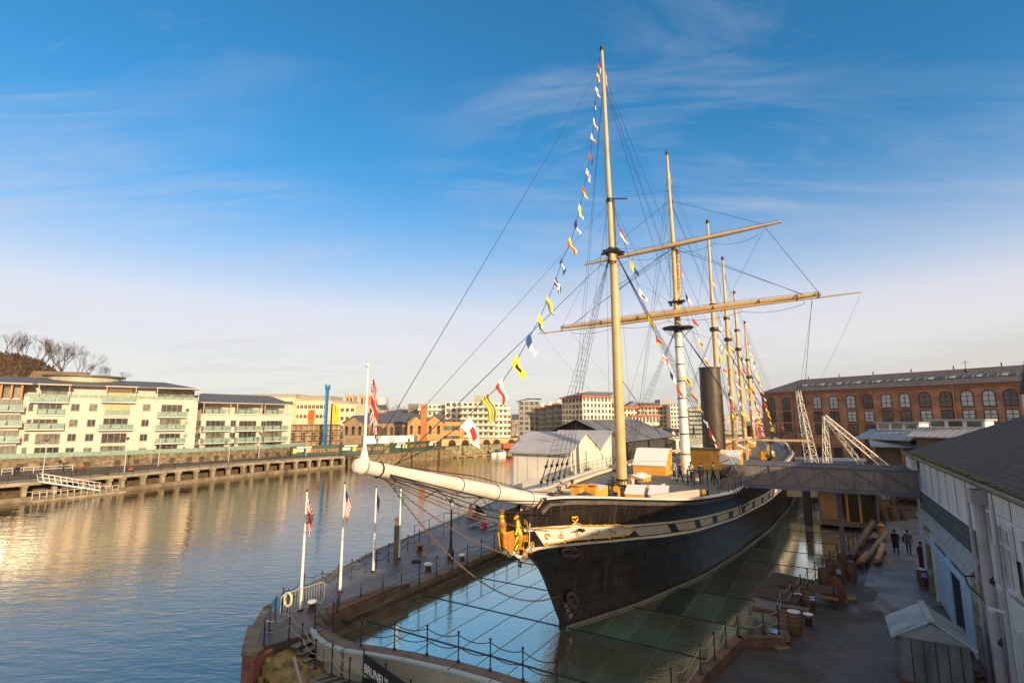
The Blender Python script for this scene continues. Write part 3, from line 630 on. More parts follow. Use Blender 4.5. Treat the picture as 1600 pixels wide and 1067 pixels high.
# figurehead group: crowned crest, shield and scrollwork in gold
fg = MB(); rnd = random.Random(3)
def blob(p, r, m_=0, sz=1.): fg.ball(p, r, m_, 8, sz)
F0 = Vector((0, -5.55, 5.0))
blob(F0+Vector((0, -.12, 1.05)), .13, 0, 1.1); blob(F0+Vector((0, -.10, 1.22)), .10, 3, .5); fg.tube([F0+Vector((0, -.1, 1.2)), F0+Vector((0, -.1, 1.3))], [.11, .13], 8, 0)
fg.tube([F0+Vector((0, -.10, .98)), F0+Vector((0, -.06, .75)), F0+Vector((0, -.02, .5)), F0+Vector((0, .05, .2)), F0+Vector((0, .3, -.2))], [.10, .17, .15, .13, .08], 10, 0)
blob(F0+Vector((.06, -.12, .72)), .13, 2, .8)
for sgn in (1, -1):
    sc = [F0+Vector((sgn*(.10+.05*i*.3), -.10+.13*i*.7, .32-.12*i)) for i in range(6)]
    fg.add([F0+Vector((sgn*.10, -.12, .38)), F0+Vector((sgn*.30, .32, .42)), F0+Vector((sgn*.34, .42, .0)), F0+Vector((sgn*.22, .22, -.32)), F0+Vector((sgn*.10, -.05, -.1))], [(0, 1, 2, 3, 4) if sgn < 0 else (4, 3, 2, 1, 0)], 2)
    fg.tube([F0+Vector((sgn*.12, -.16, .40)), F0+Vector((sgn*.33, .30, .44)), F0+Vector((sgn*.37, .44, .0)), F0+Vector((sgn*.24, .22, -.36)), F0+Vector((sgn*.10, -.1, -.1)), F0+Vector((sgn*.12, -.16, .40))], .04, 6, 0)
    fg.tube([F0+Vector((sgn*.2, .0, .2)), F0+Vector((sgn*.32, .3, .15))], .03, 5, 0); fg.tube([F0+Vector((sgn*.24, .18, .4)), F0+Vector((sgn*.22, .12, -.2))], .03, 5, 0)
    # rearing supporter: body, neck, head, tail
    fg.tube([F0+Vector((sgn*.30, .75, -.35)), F0+Vector((sgn*.34, .72, .1)), F0+Vector((sgn*.33, .70, .5)), F0+Vector((sgn*.3, .66, .85))], [.10, .19, .15, .08], 8, 0)
    blob(F0+Vector((sgn*.3, .60, .97)), .11, 0, .9); fg.tube([F0+Vector((sgn*.3, .55, .95)), F0+Vector((sgn*.28, .38, .90))], [.07, .03], 6, 0); fg.ball(F0+Vector((sgn*.3, .62, 1.1)), .05, 3, 6)
    for k in range(3): fg.tube([F0+Vector((sgn*.36, .66, .45-.3*k)), F0+Vector((sgn*.40, .45, .5-.32*k)), F0+Vector((sgn*.38, .36, .3-.3*k))], [.06, .045, .03], 6, 0)
    fg.tube([F0+Vector((sgn*.48, 1.15, -.1)), F0+Vector((sgn*.5, 1.2, .4)), F0+Vector((sgn*.48, 1.12, .7)), F0+Vector((sgn*.46, .98, .78)), F0+Vector((sgn*.46, .95, .66)), F0+Vector((sgn*.47, 1.04, .62))], [.04, .035, .03, .03, .03, .03], 6, 0)
    for k in range(26):
        y = rnd.uniform(.25, 1.6); x = .14+.34*min(1, y/1.5); z = rnd.uniform(-.55, .25)-(.15 if y > 1 else 0)
        p = F0+Vector((sgn*x, y, z)); fg.tube([p+Vector((sgn*.02, .12*math.cos(a+k), .12*math.sin(a+k))) for a in [i*.8 for i in range(6)]], [.035, .04, .035, .03, .02, .012], 5, 0)
    # white motto scroll
    fg.tube([F0+Vector((sgn*(.16+.2*t), .35+1.55*t, -.58+.16*math.cos(t*7))) for t in [i/10 for i in range(11)]], .075, 6, 1)
    fg.tube([F0+Vector((sgn*.52, 1.25, -.5)), F0+Vector((sgn*.55, 1.28, .62))], .018, 5, 1)
fg.build('figurehead', [gold, wale, M('shield_red', (.55, .07, .03), .45, (.75, .25, .05), 14), M('crown_dark', (.10, .02, .02), .6)], ship, smooth=True)
# bobstay ring at stem
rb = MB(); rb.tube([S0 for S0 in (Vector((.05, -4.3, 4.1)), Vector((.05, -4.35, 3.85)), Vector((.05, -4.2, 3.75)), Vector((.05, -4.15, 4.0)))], .04, 6); rb.build('stem_shackle', [iron], ship)
dm = MB()
for i, (c, zz_) in enumerate((('Z', 1.15), ('20', .82), ('19', .52), ('18', .24))):
    pass
whn = M('draught_white', (.35, .34, .30), .6)
for c, z in (('22', 1.1), ('21', .78), ('20', .46)):
    me = text_mesh(c, .26, whn, .004); o = part('draught_mark', me, ship)
    p = hullpt(.45, z+.1, .03); q = hullpt(.85, z+.1, .03); o.location = p-Vector((0, 0, .1)); o.rotation_euler = (R(90), 0, math.atan2(q.y-p.y, q.x-p.x))
# ---------------------------------------------------------------- masts
def mast(name, segs, extra=None, m_=None):
    """segs: list of (ly, z, r, material index)"""
    b = MB()
    for (a, b2) in zip(segs, segs[1:]):
        b.tube([(a[4] if len(a) > 4 else 0, a[0], a[1]), (b2[4] if len(b2) > 4 else 0, b2[0], b2[1])], [a[2], b2[2]], 14, a[3])
    return b.build(name, m_ or [mastc, white_p, iron], ship, smooth=True)
def hoops(ms, lst):
    for (x, y, z, r, hgt) in lst: MB().tube([(x, y, z-hgt/2), (x, y, z+hgt/2)], r, 14).build('mast_hoop', [iron], ms, smooth=True)
# fore mast
m1 = mast('fore_mast', [(9.2, 4.8, .34, 0), (9.0, 12, .34, 0), (8.85, 21.6, .26, 0)])
t1 = MB().tube([(0, 8.55, 20.6), (0, 8.4, 25.5), (0, 7.75, 36.3)], [.19, .18, .10], 12, 0).tube([(.05, 8.8, 21.6), (.05, 8.85, 25.3)], [.17, .15], 10, 1)
t1.build('topmast', [mastc, iron], m1, smooth=True)
hoops(m1, [(0, 8.55, 21.5, .31, .35), (0, 8.45, 25.1, .24, .3), (0, 7.75, 36.4, .15, .28), (0, 8.6, 20.7, .28, .12), (0, 9.1, 6.1, .4, .12)])
MB().tube([(0, 8.6, 25.3), (1.0, 9.3, 25.35)], .05, 6).build('spreader', [iron], m1)
tt = MB().box(-.55, .55, 8.2, 9.5, 21.35, 21.55).tube([(-.8, 8.6, 21.4), (.8, 8.9, 21.4)], .07, 6)
tt.build('trestle_trees', [iron], m1)
# main mast
m2 = mast('main_mast', [(27.6, 4.8, .48, 1), (27.0, 18.9, .37, 1)])
MB().tube([(0, 27, 18.9), (0, 26.95, 22.6)], [.32, .27], 14, 0).build('mast_head', [mastc], m2, smooth=True)
MB().tube([(0, 26.75, 20.2), (0, 26.7, 28), (0, 26.3, 32), (0, 26.0, 36.8)], [.22, .21, .17, .11], 12).tube([(.28, 27.1, 21.5), (.28, 27.1, 27)], .16, 8).build('topmast', [mastc], m2, smooth=True)
hoops(m2, [(0, 27.6-.6*(z-4.8)/14, z, .495-.11*(z-4.8)/14, .11) for z in (6.7, 8.6, 10.2, 12.0, 13.7, 15.3, 17.0)]+[(0, 26.9, 21.7, .34, .25), (0, 26.5, 31.9, .24, .35), (0, 26.0, 36.9, .16, .35), (0, 26.7, 27.2, .30, .25)])
pf = MB().lathe((0, 27, 18.9), [(.39, -.5), (.42, -.25), (.6, -.08), (1.5, -.03), (1.5, .05), (.4, .06)], 16); pf.build('fighting_top', [iron], m2)
for k in range(8): a = k*math.pi/4; MB().tube([(1.4*math.cos(a), 27+1.4*math.sin(a), 18.85), (.4*math.cos(a), 27+.4*math.sin(a), 17.9)], .025, 5).build('top_strut', [iron], m2)
pg_ = MB()
for k in range(14): z = 22+k*.45; pg_.tube([(-.5, 26.9, z), (.62, 26.9, z+.03)], .012, 4)
pg_.tube([(-.5, 26.9, 22), (-.5, 26.8, 28)], .02, 4); pg_.tube([(.62, 26.9, 22), (.62, 26.8, 28)], .02, 4)
pg_.build('topmast_ladder', [iron], m2)
jk = MB().ball((.5, 26.6, 21.3), .2, sz=.7).ball((-.45, 26.6, 21.2), .17, sz=.8).box(-.7, .9, 26.3, 26.9, 21.4, 21.55); jk.build('jeer_blocks', [iron], m2)
hoops(m2, [])
def yard(nm, ly, z, lxa, lxb, r, za, zb):
    b = MB(); pts = []; rr = []
    for i in range(13):
        t_ = i/12; pts.append((lxa+(lxb-lxa)*t_, ly, za+(zb-za)*t_)); rr.append(r*(1-.55*abs(2*t_-1)**1.6))
    b.tube(pts, rr, 10); y = b.build(nm, [mastc], ship, smooth=True)
    j = MB()
    for i in range(25):
        t_ = .02+.96*i/24; x = lxa+(lxb-lxa)*t_; zc = za+(zb-za)*t_; rr2 = r*(1-.55*abs(2*t_-1)**1.6); j.tube([(x, ly-rr2*.5, zc+rr2*.7), (x, ly-rr2*.5, zc+rr2+.07)], .015, 4)
    j.tube([(lxa*.98, ly-.05, za+r*.45+.07), (lxa*.5, ly-.1, za*.75+zb*.25+r*.9+.06), (0, ly-.1, (za+zb)/2+r+.07), (lxb*.5, ly-.1, za*.25+zb*.75+r*.9+.06), (lxb*.98, ly-.05, zb+r*.45+.07)], .014, 4)
    j.build('jackstay', [iron], y)
    return y
y1 = yard('main_yard', 26.1, 20.3, -12.3, 12.3, .33, 19.95, 20.6)
y2 = yard('topsail_yard', 26.1, 27.2, -9.4, 9.8, .23, 26.65, 27.6)
bm = MB().tube([(-15, 25.9, 19.5), (-6, 25.7, 19.6)], [.05, .11], 8).tube([(-6, 25.7, 19.6), (0, 25.7, 19.85), (6, 25.7, 20.1)], [.11, .12, .11], 8).tube([(6, 25.7, 20.1), (15.1, 25.9, 20.35)], [.11, .05], 8)
bo = bm.build('studding_sail_boom', [mastc], ship, smooth=True)
bi = MB()
for x in (-12, -7.5, -3.6, 3.6, 7.5, 10.5, 12.1):
    zc = 19.95+(x+12.3)/24.6*.65; bi.tube([(x, 26.1, zc+.22), (x, 25.8, zc+.1), (x, 25.7, zc-.42)], .05, 6)
bi.build('boom_iron', [iron], bo)
for y_, z0, dz, xs in ((26.0, 26.3, 1.0, (-7.5, -4, -.3, .3, 4, 7.8)), (25.9, 19.4, .9, (-11, -6, -.5, .5, 6, 11))):
    for a, b_ in zip(xs, xs[1:]):
        if b_-a < 1: continue
        za = z0+(a+9)/18*.5; zb_ = z0+(b_+9)/18*.5; MB().tube([(a, y_, za+.2)]+sag((a, y_, za-.1), (b_, y_, zb_-.1), .35)+[(b_, y_, zb_+.2)], .018, 4).build('foot_rope', [rig_m], y2 if z0 > 25 else y1)
def pole_mast(nm, ly, lyt, zt, z1, r=.27):
    f_ = lambda z: ly+(lyt-ly)*(z-5)/(zt-5)
    m_ = mast(nm, [(ly, 4.8, r, 0), (f_(z1), z1, r*.72, 0)])
    MB().tube([(0, f_(z1-3.2)-.35, z1-3.2), (0, f_(z1)-.3, z1+1), (0, lyt, zt)], [r*.6, r*.55, r*.33], 10).build('topmast', [mastc], m_, smooth=True)
    hoops(m_, [(0, f_(z1)-.1, z1, r*1.1, .4), (0, f_(z1-3.3)-.1, z1-3.2, r*1.3, .35), (0, lyt, zt, r*.55, .5)])
    MB().box(-.5, .5, f_(z1-3.4)-.7, f_(z1-3.4)+.5, z1-3.5, z1-3.35).build('trestle_trees', [iron], m_)
    return m_
pole_mast('third_mast', 48.2, 47.7, 37.0, 25.2, .42)
pole_mast('fourth_mast', 60.2, 59.5, 35.0, 25.4, .42)
pole_mast('fifth_mast', 71.9, 70.6, 31.9, 25.2, .40)
pole_mast('sixth_mast', 84.8, 83.0, 28.6, 21.3, .38)
# funnel -------------------------------------------------------------
fu = MB(); FC = (.45, 40.2, 0)
fu.lathe(FC, [(1.22, 6.2), (1.22, 9.2), (1.25, 9.22), (1.25, 9.34), (1.22, 9.36), (1.2, 12.6), (1.23, 12.62), (1.23, 12.72), (1.2, 12.74), (1.18, 15.9), (1.24, 15.95), (1.24, 16.1), (1.1, 16.1), (1.08, 14.5)], 40)
fo = fu.build('funnel', [M('funnel_brown', (.050, .036, .020), .5, (.075, .055, .03), 1, .1, stretch=(1, 1, .2))], ship, smooth=True)
sm_ = MB().tube([(FC[0]+1.3, FC[1]-.4, 6.5), (FC[0]+1.28, FC[1]-.4, 13)], .07, 6); sm_.build('steam_pipe', [M('pipe_brown', (.07, .05, .03), .5)], fo)
# deck fittings ------------------------------------------------------
lid = M('lid_white', (.78, .76, .74), .6)
def part_box(nm, fn, mats): b = MB(); fn(b); return b.build(nm, mats, ship)
# yellow cowl ventilator boxes (two) near the bow
for (x, y) in ((-.55, 3.15), (.15, 3.75)):
    b = MB(); z0 = 5.25; b.box(x-.27, x+.27, y-.25, y+.25, z0, z0+.98, 0); b.add([(x-.27, y-.25, z0+.98), (x+.27, y-.25, z0+.98), (x+.27, y+.25, z0+1.08), (x-.27, y+.25, z0+1.08)], [(0, 1, 2, 3), (1, 2, 3), (0, 3, 2)][:1], 0)
    b.box(x-.30, x+.30, y-.28, y+.28, z0+1.08, z0+1.12, 0); b.build('yellow_vent_box', [yellow_p, lid], ship)
def skylight(x, y, wx, wy, z0, h1, h2, rz=0, nm='skylight'):
    b = MB(); hx, hy = wx/2, wy/2
    pr = [(-hx, -hy, 0), (hx, -hy, 0), (hx, hy, 0), (-hx, hy, 0)]
    b.box(-hx, hx, -hy, hy, 0, h1, 0)
    b.sweep([(-hx, -hy, h1), (-hx*.15, -hy, h2), (hx*.15, -hy, h2), (hx, -hy, h1)], (0, -hy, 0), (0, hy, 0), 0)
    o = b.build(nm, [yellow_p], ship, (x, y, z0), rz)
    c = MB()
    for s_ in (-1, 1): c.add([(s_*(hx+.04), -hy-.04, h1+.02), (s_*(hx+.04), hy+.04, h1+.02), (s_*hx*.1, hy+.04, h2+.05), (s_*hx*.1, -hy-.04, h2+.05), (s_*(hx+.04), -hy-.04, h1-.02), (s_*(hx+.04), hy+.04, h1-.02)], [(0, 1, 2, 3) if s_ > 0 else (3, 2, 1, 0), (0, 4, 5, 1)])
    c.add([(-hx*.15, -hy-.04, h2+.05), (hx*.15, -hy-.04, h2+.05), (hx*.15, hy+.04, h2+.05), (-hx*.15, hy+.04, h2+.05)], [(0, 1, 2, 3)])
    c.build('skylight_cover', [lid], o); return o
def hatchbox(x, y, wx, wy, z0, hf, hbk, rz=0, nm='deck_locker'):
    b = MB(); hx, hy = wx/2, wy/2
    b.sweep([(-hx, -hy, 0), (hx, -hy, 0), (hx, -hy*1.0, hf), (-hx, -hy, hf)], (0, 0, 0), (0, 2*hy, 0), 0)
    b.sweep([(-hx, -hy, hf), (-hx, hy, hf), (-hx, hy, hbk)], (-hx, 0, 0), (hx, 0, 0), 0)
    o = b.build(nm, [yellow_p], ship, (x, y, z0), rz)
    MB().add([(-hx-.03, -hy-.05, hf+.02), (hx+.03, -hy-.05, hf+.02), (hx+.03, hy+.03, hbk+.04), (-hx-.03, hy+.03, hbk+.04), (-hx-.03, -hy-.05, hf-.04), (hx+.03, -hy-.05, hf-.04)], [(0, 1, 2, 3), (0, 4, 5, 1)]).build('locker_lid', [lid], o); return o
hatchbox(-1.35, 7.6, 1.5, 1.0, 5.05, .42, .75, R(-20))
hatchbox(1.35, 7.7, 1.1, 1.2, 5.05, .5, .85, R(10)); hatchbox(2.65, 8.2, 1.1, 1.2, 5.05, .5, .85, R(10))
skylight(-1.8, 14.5, 1.5, 2.6, 4.9, .35, .55); skylight(-2.0, 18.5, 1.6, 2.8, 4.9, .4, .6)
def bighouse(x, y, wx, wy, z0, h_, nm='companion_house'):
    b = MB(); hx, hy = wx/2, wy/2
    b.sweep([(x-hx, y-hy, z0), (x-hx, y+hy, z0), (x-hx, y+hy, z0+h_), (x-hx, y+.1*hy, z0+h_), (x-hx, y-hy, z0+h_*.38)], (0, 0, 0), (2*hx, 0, 0), 0)
    o = b.build(nm, [yellow_p], ship)
    MB().sweep([(x-hx-.05, y-hy-.06, z0+h_*.36), (x-hx-.05, y+.1*hy, z0+h_+.02), (x-hx-.05, y+hy, z0+h_+.02), (x-hx-.05, y+hy, z0+h_+.1), (x-hx-.05, y+.1*hy-.03, z0+h_+.1), (x-hx-.05, y-hy-.1, z0+h_*.38+.06)], (0, 0, 0), (2*hx+.1, 0, 0)).build('house_roof', [lid], o)
    MB().lathe((x+hx+.0, y+.3, z0+h_*.62), [(.0, 0)], 4)
    for dz in (.5, .75): MB().tube([(x+hx-.01, y+.25*hy, z0+h_*dz), (x+hx+.04, y+.25*hy, z0+h_*dz)], .14, 12).build('porthole', [frame_g], o)
    return o
bighouse(-2.6, 25.5, 3.0, 2.6, 4.9, 2.25)
fh = MB().box(-.7, 2.5, 30.5, 33, 4.9, 6.95, 0); fho = fh.build('funnel_house', [yellow_p], ship)
MB().box(-.75, 2.55, 30.4, 33.1, 6.95, 7.08).box(-.6, 1.6, 37.5, 43, 4.9, 6.4).build('house_roof', [M('house_top', (.16, .13, .07), .7)], fho)
MB().box(.75, 1.7, 30.47, 30.5, 5.9, 6.6).build('door_panel', [M('yellow_dark', (.60, .28, .04), .5)], fho)
bighouse(3.3, 32.2, 2.0, 3.2, 4.9, 1.9)
fly = MB().box(-6.5, 10, 47.3, 49.0, 7.35, 7.55)
for x in (-5, -2, 3, 5.5): fly.box(x-.12, x+.12, 48, 48.3, 4.9, 7.35)
fly.build('flying_bridge', [M('bridge_pine', (.62, .42, .20), .6, (.70, .50, .27), 3)], ship)
fb = MB()
for i in range(22): x = -6.3+i*.76; fb.tube([(x, 47.4, 7.55), (x, 47.4, 8.5)], .02, 4)
fb.tube([(-6.3, 47.4, 8.5), (9.7, 47.4, 8.5)], .02, 4); fb.tube([(-6.3, 47.4, 8.0), (9.7, 47.4, 8.0)], .015, 4); fb.build('bridge_railing', [iron], ship)
for (x, y, wx, wy) in ((5.0, 50.5, 1.6, 3.4), (1.5, 55, 2, 3), (-1, 66, 2, 3), (0, 76, 2, 3)): skylight(x, y, wx, wy, 4.95, .8, 1.25)
# stair and dark fence amidships (port), stanchion fence round main hatch
sf = MB()
pts_ = [(2.0, 19.0), (4.3, 20.0), (4.6, 27)]
for a, b_ in zip(pts_, pts_[1:]):
    a = Vector((*a, 4.88)); b_ = Vector((*b_, 4.88)); n = int((b_-a).length/.5)
    for i in range(n+1): p = a.lerp(b_, i/n); sf.box(p.x-.05, p.x+.05, p.y-.05, p.y+.05, 4.88, 6.0)
    sf.tube([a+Vector((0, 0, 1.12)), b_+Vector((0, 0, 1.12))], .05, 6)
sf.build('hatch_fence', [iron], ship)
rp_ = MB().add([(4.7, 17.5, 4.9), (5.9, 17.5, 4.9), (5.9, 24, 6.2), (4.7, 24, 6.2)], [(0, 1, 2, 3)]).box(4.68, 4.74, 17.4, 24, 4.9, 5.5); rp_.build('gang_ramp', [wood_d], ship)
wn = MB().tube([(-1.4, 1.6, 5.85), (1.2, 1.6, 5.85)], .16, 8).box(-1.2, -1.0, 1.4, 1.8, 5.3, 6.1).box(.8, 1.0, 1.4, 1.8, 5.3, 6.1); wn.build('windlass', [wood_d], ship)
ph = MB().box(-.7, .9, 8.2, 8.35, 5.75, 5.87).box(-.7, -.58, 8.2, 8.35, 5.0, 5.9).box(.78, .9, 8.2, 8.35, 5.0, 5.9).box(-.8, -.7, 8.2, 10, 5.75, 5.87).box(.9, 1.0, 8.2, 10, 5.75, 5.87)
for i in range(9): x = -.6+i*.18; ph.tube([(x, 8.28, 5.55), (x, 8.28, 6.1)], .025, 5)
ph.build('pin_rail', [iron], ship)
rc = MB(); rnd = random.Random(5)
for k in range(26):
    x = rnd.uniform(-1.0, 1.6); y = rnd.uniform(7.9, 9.2)
    rc.tube([(x+.14*math.cos(a), y+.10*math.sin(a), 5.12+.015*i) for i, a in enumerate([j*.8 for j in range(9)])], .035, 4)
rc.build('rope_coils', [M('coil', (.05, .04, .045), .9, (.12, .10, .09), 9)], ship)

rnd = random.Random(77)
coam = M('coaming_white', (.62, .60, .56), .6)
for (x, y, wx, wy) in ((0, 16.0, 1.6, 1.6), (1.2, 22.5, 2.2, 1.8), (-4.2, 10.5, .9, .9), (3.2, 12.2, 1.0, .8)):
    MB().box(x-wx/2, x+wx/2, y-wy/2, y+wy/2, 4.8, 5.12).build('hatch_coaming', [coam], ship); MB().box(x-wx/2+.08, x+wx/2-.08, y-wy/2+.08, y+wy/2-.08, 5.12, 5.17).build('hatch_cover', [wood_d], ship)
for (x, y) in ((-2.9, 4.6), (-3.7, 7.4), (-4.5, 9.0), (2.6, 4.9), (4.6, 12.6), (-5.4, 13.2)):
    MB().lathe((x, y, zdeck(y+5.4)), [(.12, 0), (.10, .35), (.17, .4), (.15, .5), (.02, .52)], 10).build('mooring_bitt', [iron], ship, smooth=True)
for (x, y) in ((-.9, 5.4), (1.0, 5.6)):
    MB().tube([(x, y, 5.1), (x, y, 5.8), (x, y-.12, 6.0), (x, y-.38, 6.02)], [.10, .10, .13, .19], 12).build('cowl_vent', [yellow_p], ship, smooth=True)
MB().lathe((0, 3.0, 5.2), [(.34, 0), (.30, .12), (.20, .3), (.22, .55), (.34, .62), (.34, .74), (.1, .8)], 14).build('capstan', [M('capstan_iron', (.06, .05, .045), .5)], ship, smooth=True)
# ================================================================ rigging (parts of the ship)
def shrouds(ly0, ly1, n, lxs, zr, topy, topz, rung=.42, frac=.93, deadeyes=True):
    for sgn in (1, -1):
        b = MB(); feet = []; T = Vector((sgn*.25, topy, topz))
        for i in range(n):
            y = ly0+(ly1-ly0)*i/(n-1); f_ = Vector((sgn*lxs, y, zr)); feet.append(f_)
            b.tube([f_+(T-f_)*.085, T+Vector((0, (i-n/2)*.04, 0))], .014, 4)
        k = 0; ln = (T-feet[0]).length; r0 = 2.2
        while r0 < ln*(frac-.13*(sgn > 0)):
            t_ = r0/ln; a = feet[0].lerp(T, t_); c = feet[-1].lerp(T, t_); e_ = (c-a)*.06
            b.tube([a-e_, c+e_], .0085 if k else .03, 4); r0 += rung; k += 1
        so_ = b.build('shrouds', [rig_m], ship)
        if deadeyes:
            for f_ in feet:
                d_ = MB(); v_ = (T-f_).normalized(); a = f_+v_*.1; c = f_+v_*1.35
                for p in (a, c): d_.ball(p, .13, n=8)
                for o_ in (-.06, 0, .06): d_.tube([a+Vector((0, o_, 0)), c+Vector((0, o_, 0))], .018, 4)
                d_.tube([c, c+v_*.55], [.06, .03], 5); d_.tube([f_-v_*.05, f_-Vector((sgn*-.12, 0, 1.0))], .03, 4)
                d_.build('deadeye_pair', [rig_m], so_)
shrouds(10.6, 14.6, 5, 6.75, 5.3, 8.75, 21.2)
shrouds(28.6, 33.4, 5, 7.75, 5.2, 27, 18.7, .52)
shrouds(49.5, 53.5, 4, 7.9, 5.2, 48, 21.4, .6)
shrouds(61.5, 65, 3, 7.8, 5.3, 60, 21.8, .8, deadeyes=False)
shrouds(73, 76.5, 3, 7.0, 5.4, 71.5, 21.6, .8, deadeyes=False)
shrouds(86, 88.5, 3, 5.8, 5.6, 84, 18, .8, deadeyes=False)
BT = T1+dr*.1
st = MB()
def ln_(a, b_, r=.018, s_=0., n=8): st.tube(sag(a, b_, s_, n) if s_ else [a, b_], r, 4)
ln_((0, 7.8, 35.2), BT, .014); ln_((0, 8.6, 21.3), T0.lerp(T1, .9)+Vector((0, 0, .2)), .018); ln_((0, 8.5, 25.0), T0.lerp(T1, .97)+Vector((0, 0, .2)), .010)
for sgn in (1, -1):
    ln_((0, 7.9, 34), (sgn*6.7, 15.2, 5.4), .011); ln_((0, 7.9, 34.2), (sgn*6.7, 16.2, 5.4), .011); ln_((0, 8.4, 25.4), (sgn*6.7, 15.6, 5.4), .011); ln_((0, 7.9, 33.5), (sgn*.9, 9.4, 5.4), .008)
    ln_((0, 26.1, 35), (sgn*7.7, 35.2, 5.3), .014); ln_((0, 26.4, 32), (sgn*7.7, 34.4, 5.3), .014); ln_((0, 26.2, 34), (sgn*7.7, 36.4, 5.3), .012); ln_((0, 26.6, 27), (sgn*7.7, 27.5, 5.3), .012)
    ln_((0, 47.8, 35), (sgn*7.8, 56, 5.3), .015); ln_((0, 59.7, 33), (sgn*7.5, 69, 5.3), .015); ln_((0, 71, 30), (sgn*6.6, 80, 5.5), .015); ln_((0, 83, 27), (sgn*4, 93, 5.8), .02)
    # lifts and braces
    ln_((0, 26.6, 27.0), (sgn*11.2, 26.1, 20.3+sgn*.3), .022); ln_((0.1, 26.6, 27.3), (sgn*11.0, 26.1, 20.35+sgn*.3), .014)
    ln_((0, 26.4, 32.0), (sgn*8.3, 26.1, 27.2+sgn*.45), .018); ln_((sgn*8.3, 26.1, 27.1+sgn*.45), (sgn*12.2, 26.1, 20.3+sgn*.3), .02 if sgn > 0 else .012)
    ln_((sgn*8.2, 26.2, 27.0), (0, 47.9, 22.5), .014)
    ln_((sgn*11.6, 26.2, 20.0), (sgn*7.9, 48, 6.0), .012)
    ln_((sgn*15, 25.9, 20), (sgn*7, 40, 6), .010, .6)
ln_((11.6, 26.1, 20.3), (9.6, 26.4, 6.8), .018)
ln_((0, 8.7, 21.6), (0, 26.4, 27.2), .010); ln_((0, 9.0, 19.0), (-.1, 26.5, 26.9), .02); ln_((0, 9.1, 18.7), (.1, 26.5, 26.6), .02); ln_((0, 8.4, 25.2), (0, 26.2, 33), .010); ln_((0, 8.2, 29), (0, 26.2, 32), .008)
ln_((0, 7.9, 33.8), (0, 27, 19.5), .014); ln_((0, 7.9, 34.5), (0, 26.6, 27.3), .012)
ln_((-.4, 8.9, 20.9), (-10.5, 26, 20.3), .010, 1.0)
for (y0, z0, y1, z1) in ((27.2, 18.7, 48, 6.5), (27.1, 19, 48, 20.5), (26.3, 32, 47.9, 25), (48, 21.3, 60.2, 6.5), (47.8, 25, 60, 21), (60, 21.5, 71.8, 6.5), (59.7, 25, 71.5, 21), (71.6, 21.3, 84.7, 6.5), (71, 25, 83.6, 20), (83.2, 26, 98, 6.8), (9.0, 13, 26.9, 5.3), (47.8, 34, 59.8, 26), (59.6, 33, 71, 26)):
    ln_((0, y0, z0), (0, y1, z1), .026 if z1 < 7 else .016)
st.build('standing_rigging', [rig_m], ship)
# bowsprit stays: chains and ropes under the bowsprit
def chain(a, b_, s_, r, nm, m_, pitch=.12):
    P = sag(a, b_, s_, 24); tot = sum((P[i+1]-P[i]).length for i in range(24)); n = int(tot/pitch); c = MB(); acc = 0; i = 0; base = 0
    for k in range(n):
        t = (k+.5)*pitch
        while i < 23 and base+(P[i+1]-P[i]).length < t: base += (P[i+1]-P[i]).length; i += 1
        d_ = (P[i+1]-P[i]); q = P[i]+d_.normalized()*(t-base); dn = d_.normalized(); sd_ = (dn.cross(Vector((0, 0, 1))) if k % 2 else Vector((0, 0, 1))).normalized()
        ring = [q+dn*math.cos(x)*pitch*.62+sd_*math.sin(x)*r*1.6 for x in [j*math.pi/3 for j in range(7)]]
        c.tube(ring, r*.55, 4, cap=False)
    return c.build(nm, [m_], ship)
chm = M('chain_rust', (.10, .065, .045), .75, (.22, .15, .10), 10)
UB = T0.lerp(T1, .94)-Vector((0, 0, .2))
chain(UB, (0, -3.4, 3.9), .45, .02, 'bobstay_chain', chm)
chain(UB+Vector((.1, 0, 0)), (1.0, .9, 4.45), .55, .018, 'bowsprit_guy_chain', chm)
chain(UB-Vector((.1, 0, 0)), (-1.0, .9, 4.45), .55, .018, 'bowsprit_guy_chain', chm)
bn = MB()
for sgn in (1, -1):
    bn.tube([T0.lerp(T1, .93)+Vector((sgn*.2, 0, -.1)), T0.lerp(T1, .5)+Vector((sgn*.75, 0, -.35)), (sgn*1.2, -1.7, 6.2)], .022, 5)
    bn.tube([T0.lerp(T1, .93)+Vector((sgn*.2, 0, -.15)), T0.lerp(T1, .5)+Vector((sgn*.55, 0, -.75)), (sgn*1.0, -2.4, 5.7)], .018, 5)
    for t_ in (.25, .5, .72): bn.tube([T0.lerp(T1, t_)+Vector((0, 0, -.3)), T0.lerp(T1, t_)+Vector((sgn*.55, 0, -.6-.1*(t_ < .6)))], .018, 4)
bn.tube([(0, -12.2, 8.6), (.25, -8, 7.9), (.45, -4, 6.9), (.8, -1.2, 6.5)], .016, 4)
bn.build('bowsprit_netting', [rig_m], ship)
mr = M('mooring_rope', (.30, .27, .20), .9, (.16, .14, .10), 30)
b = MB().tube(sag((.75, -1.0, 5.55), (-2.3, -5.8, 6.4), .5, 10), .035, 6); b.build('mooring_rope', [mr], ship)
chain((.2, -.6, 1.7), tuple(plx(600, 742, -.2)), 1.5, .022, 'slack_bow_chain', chm, .11)
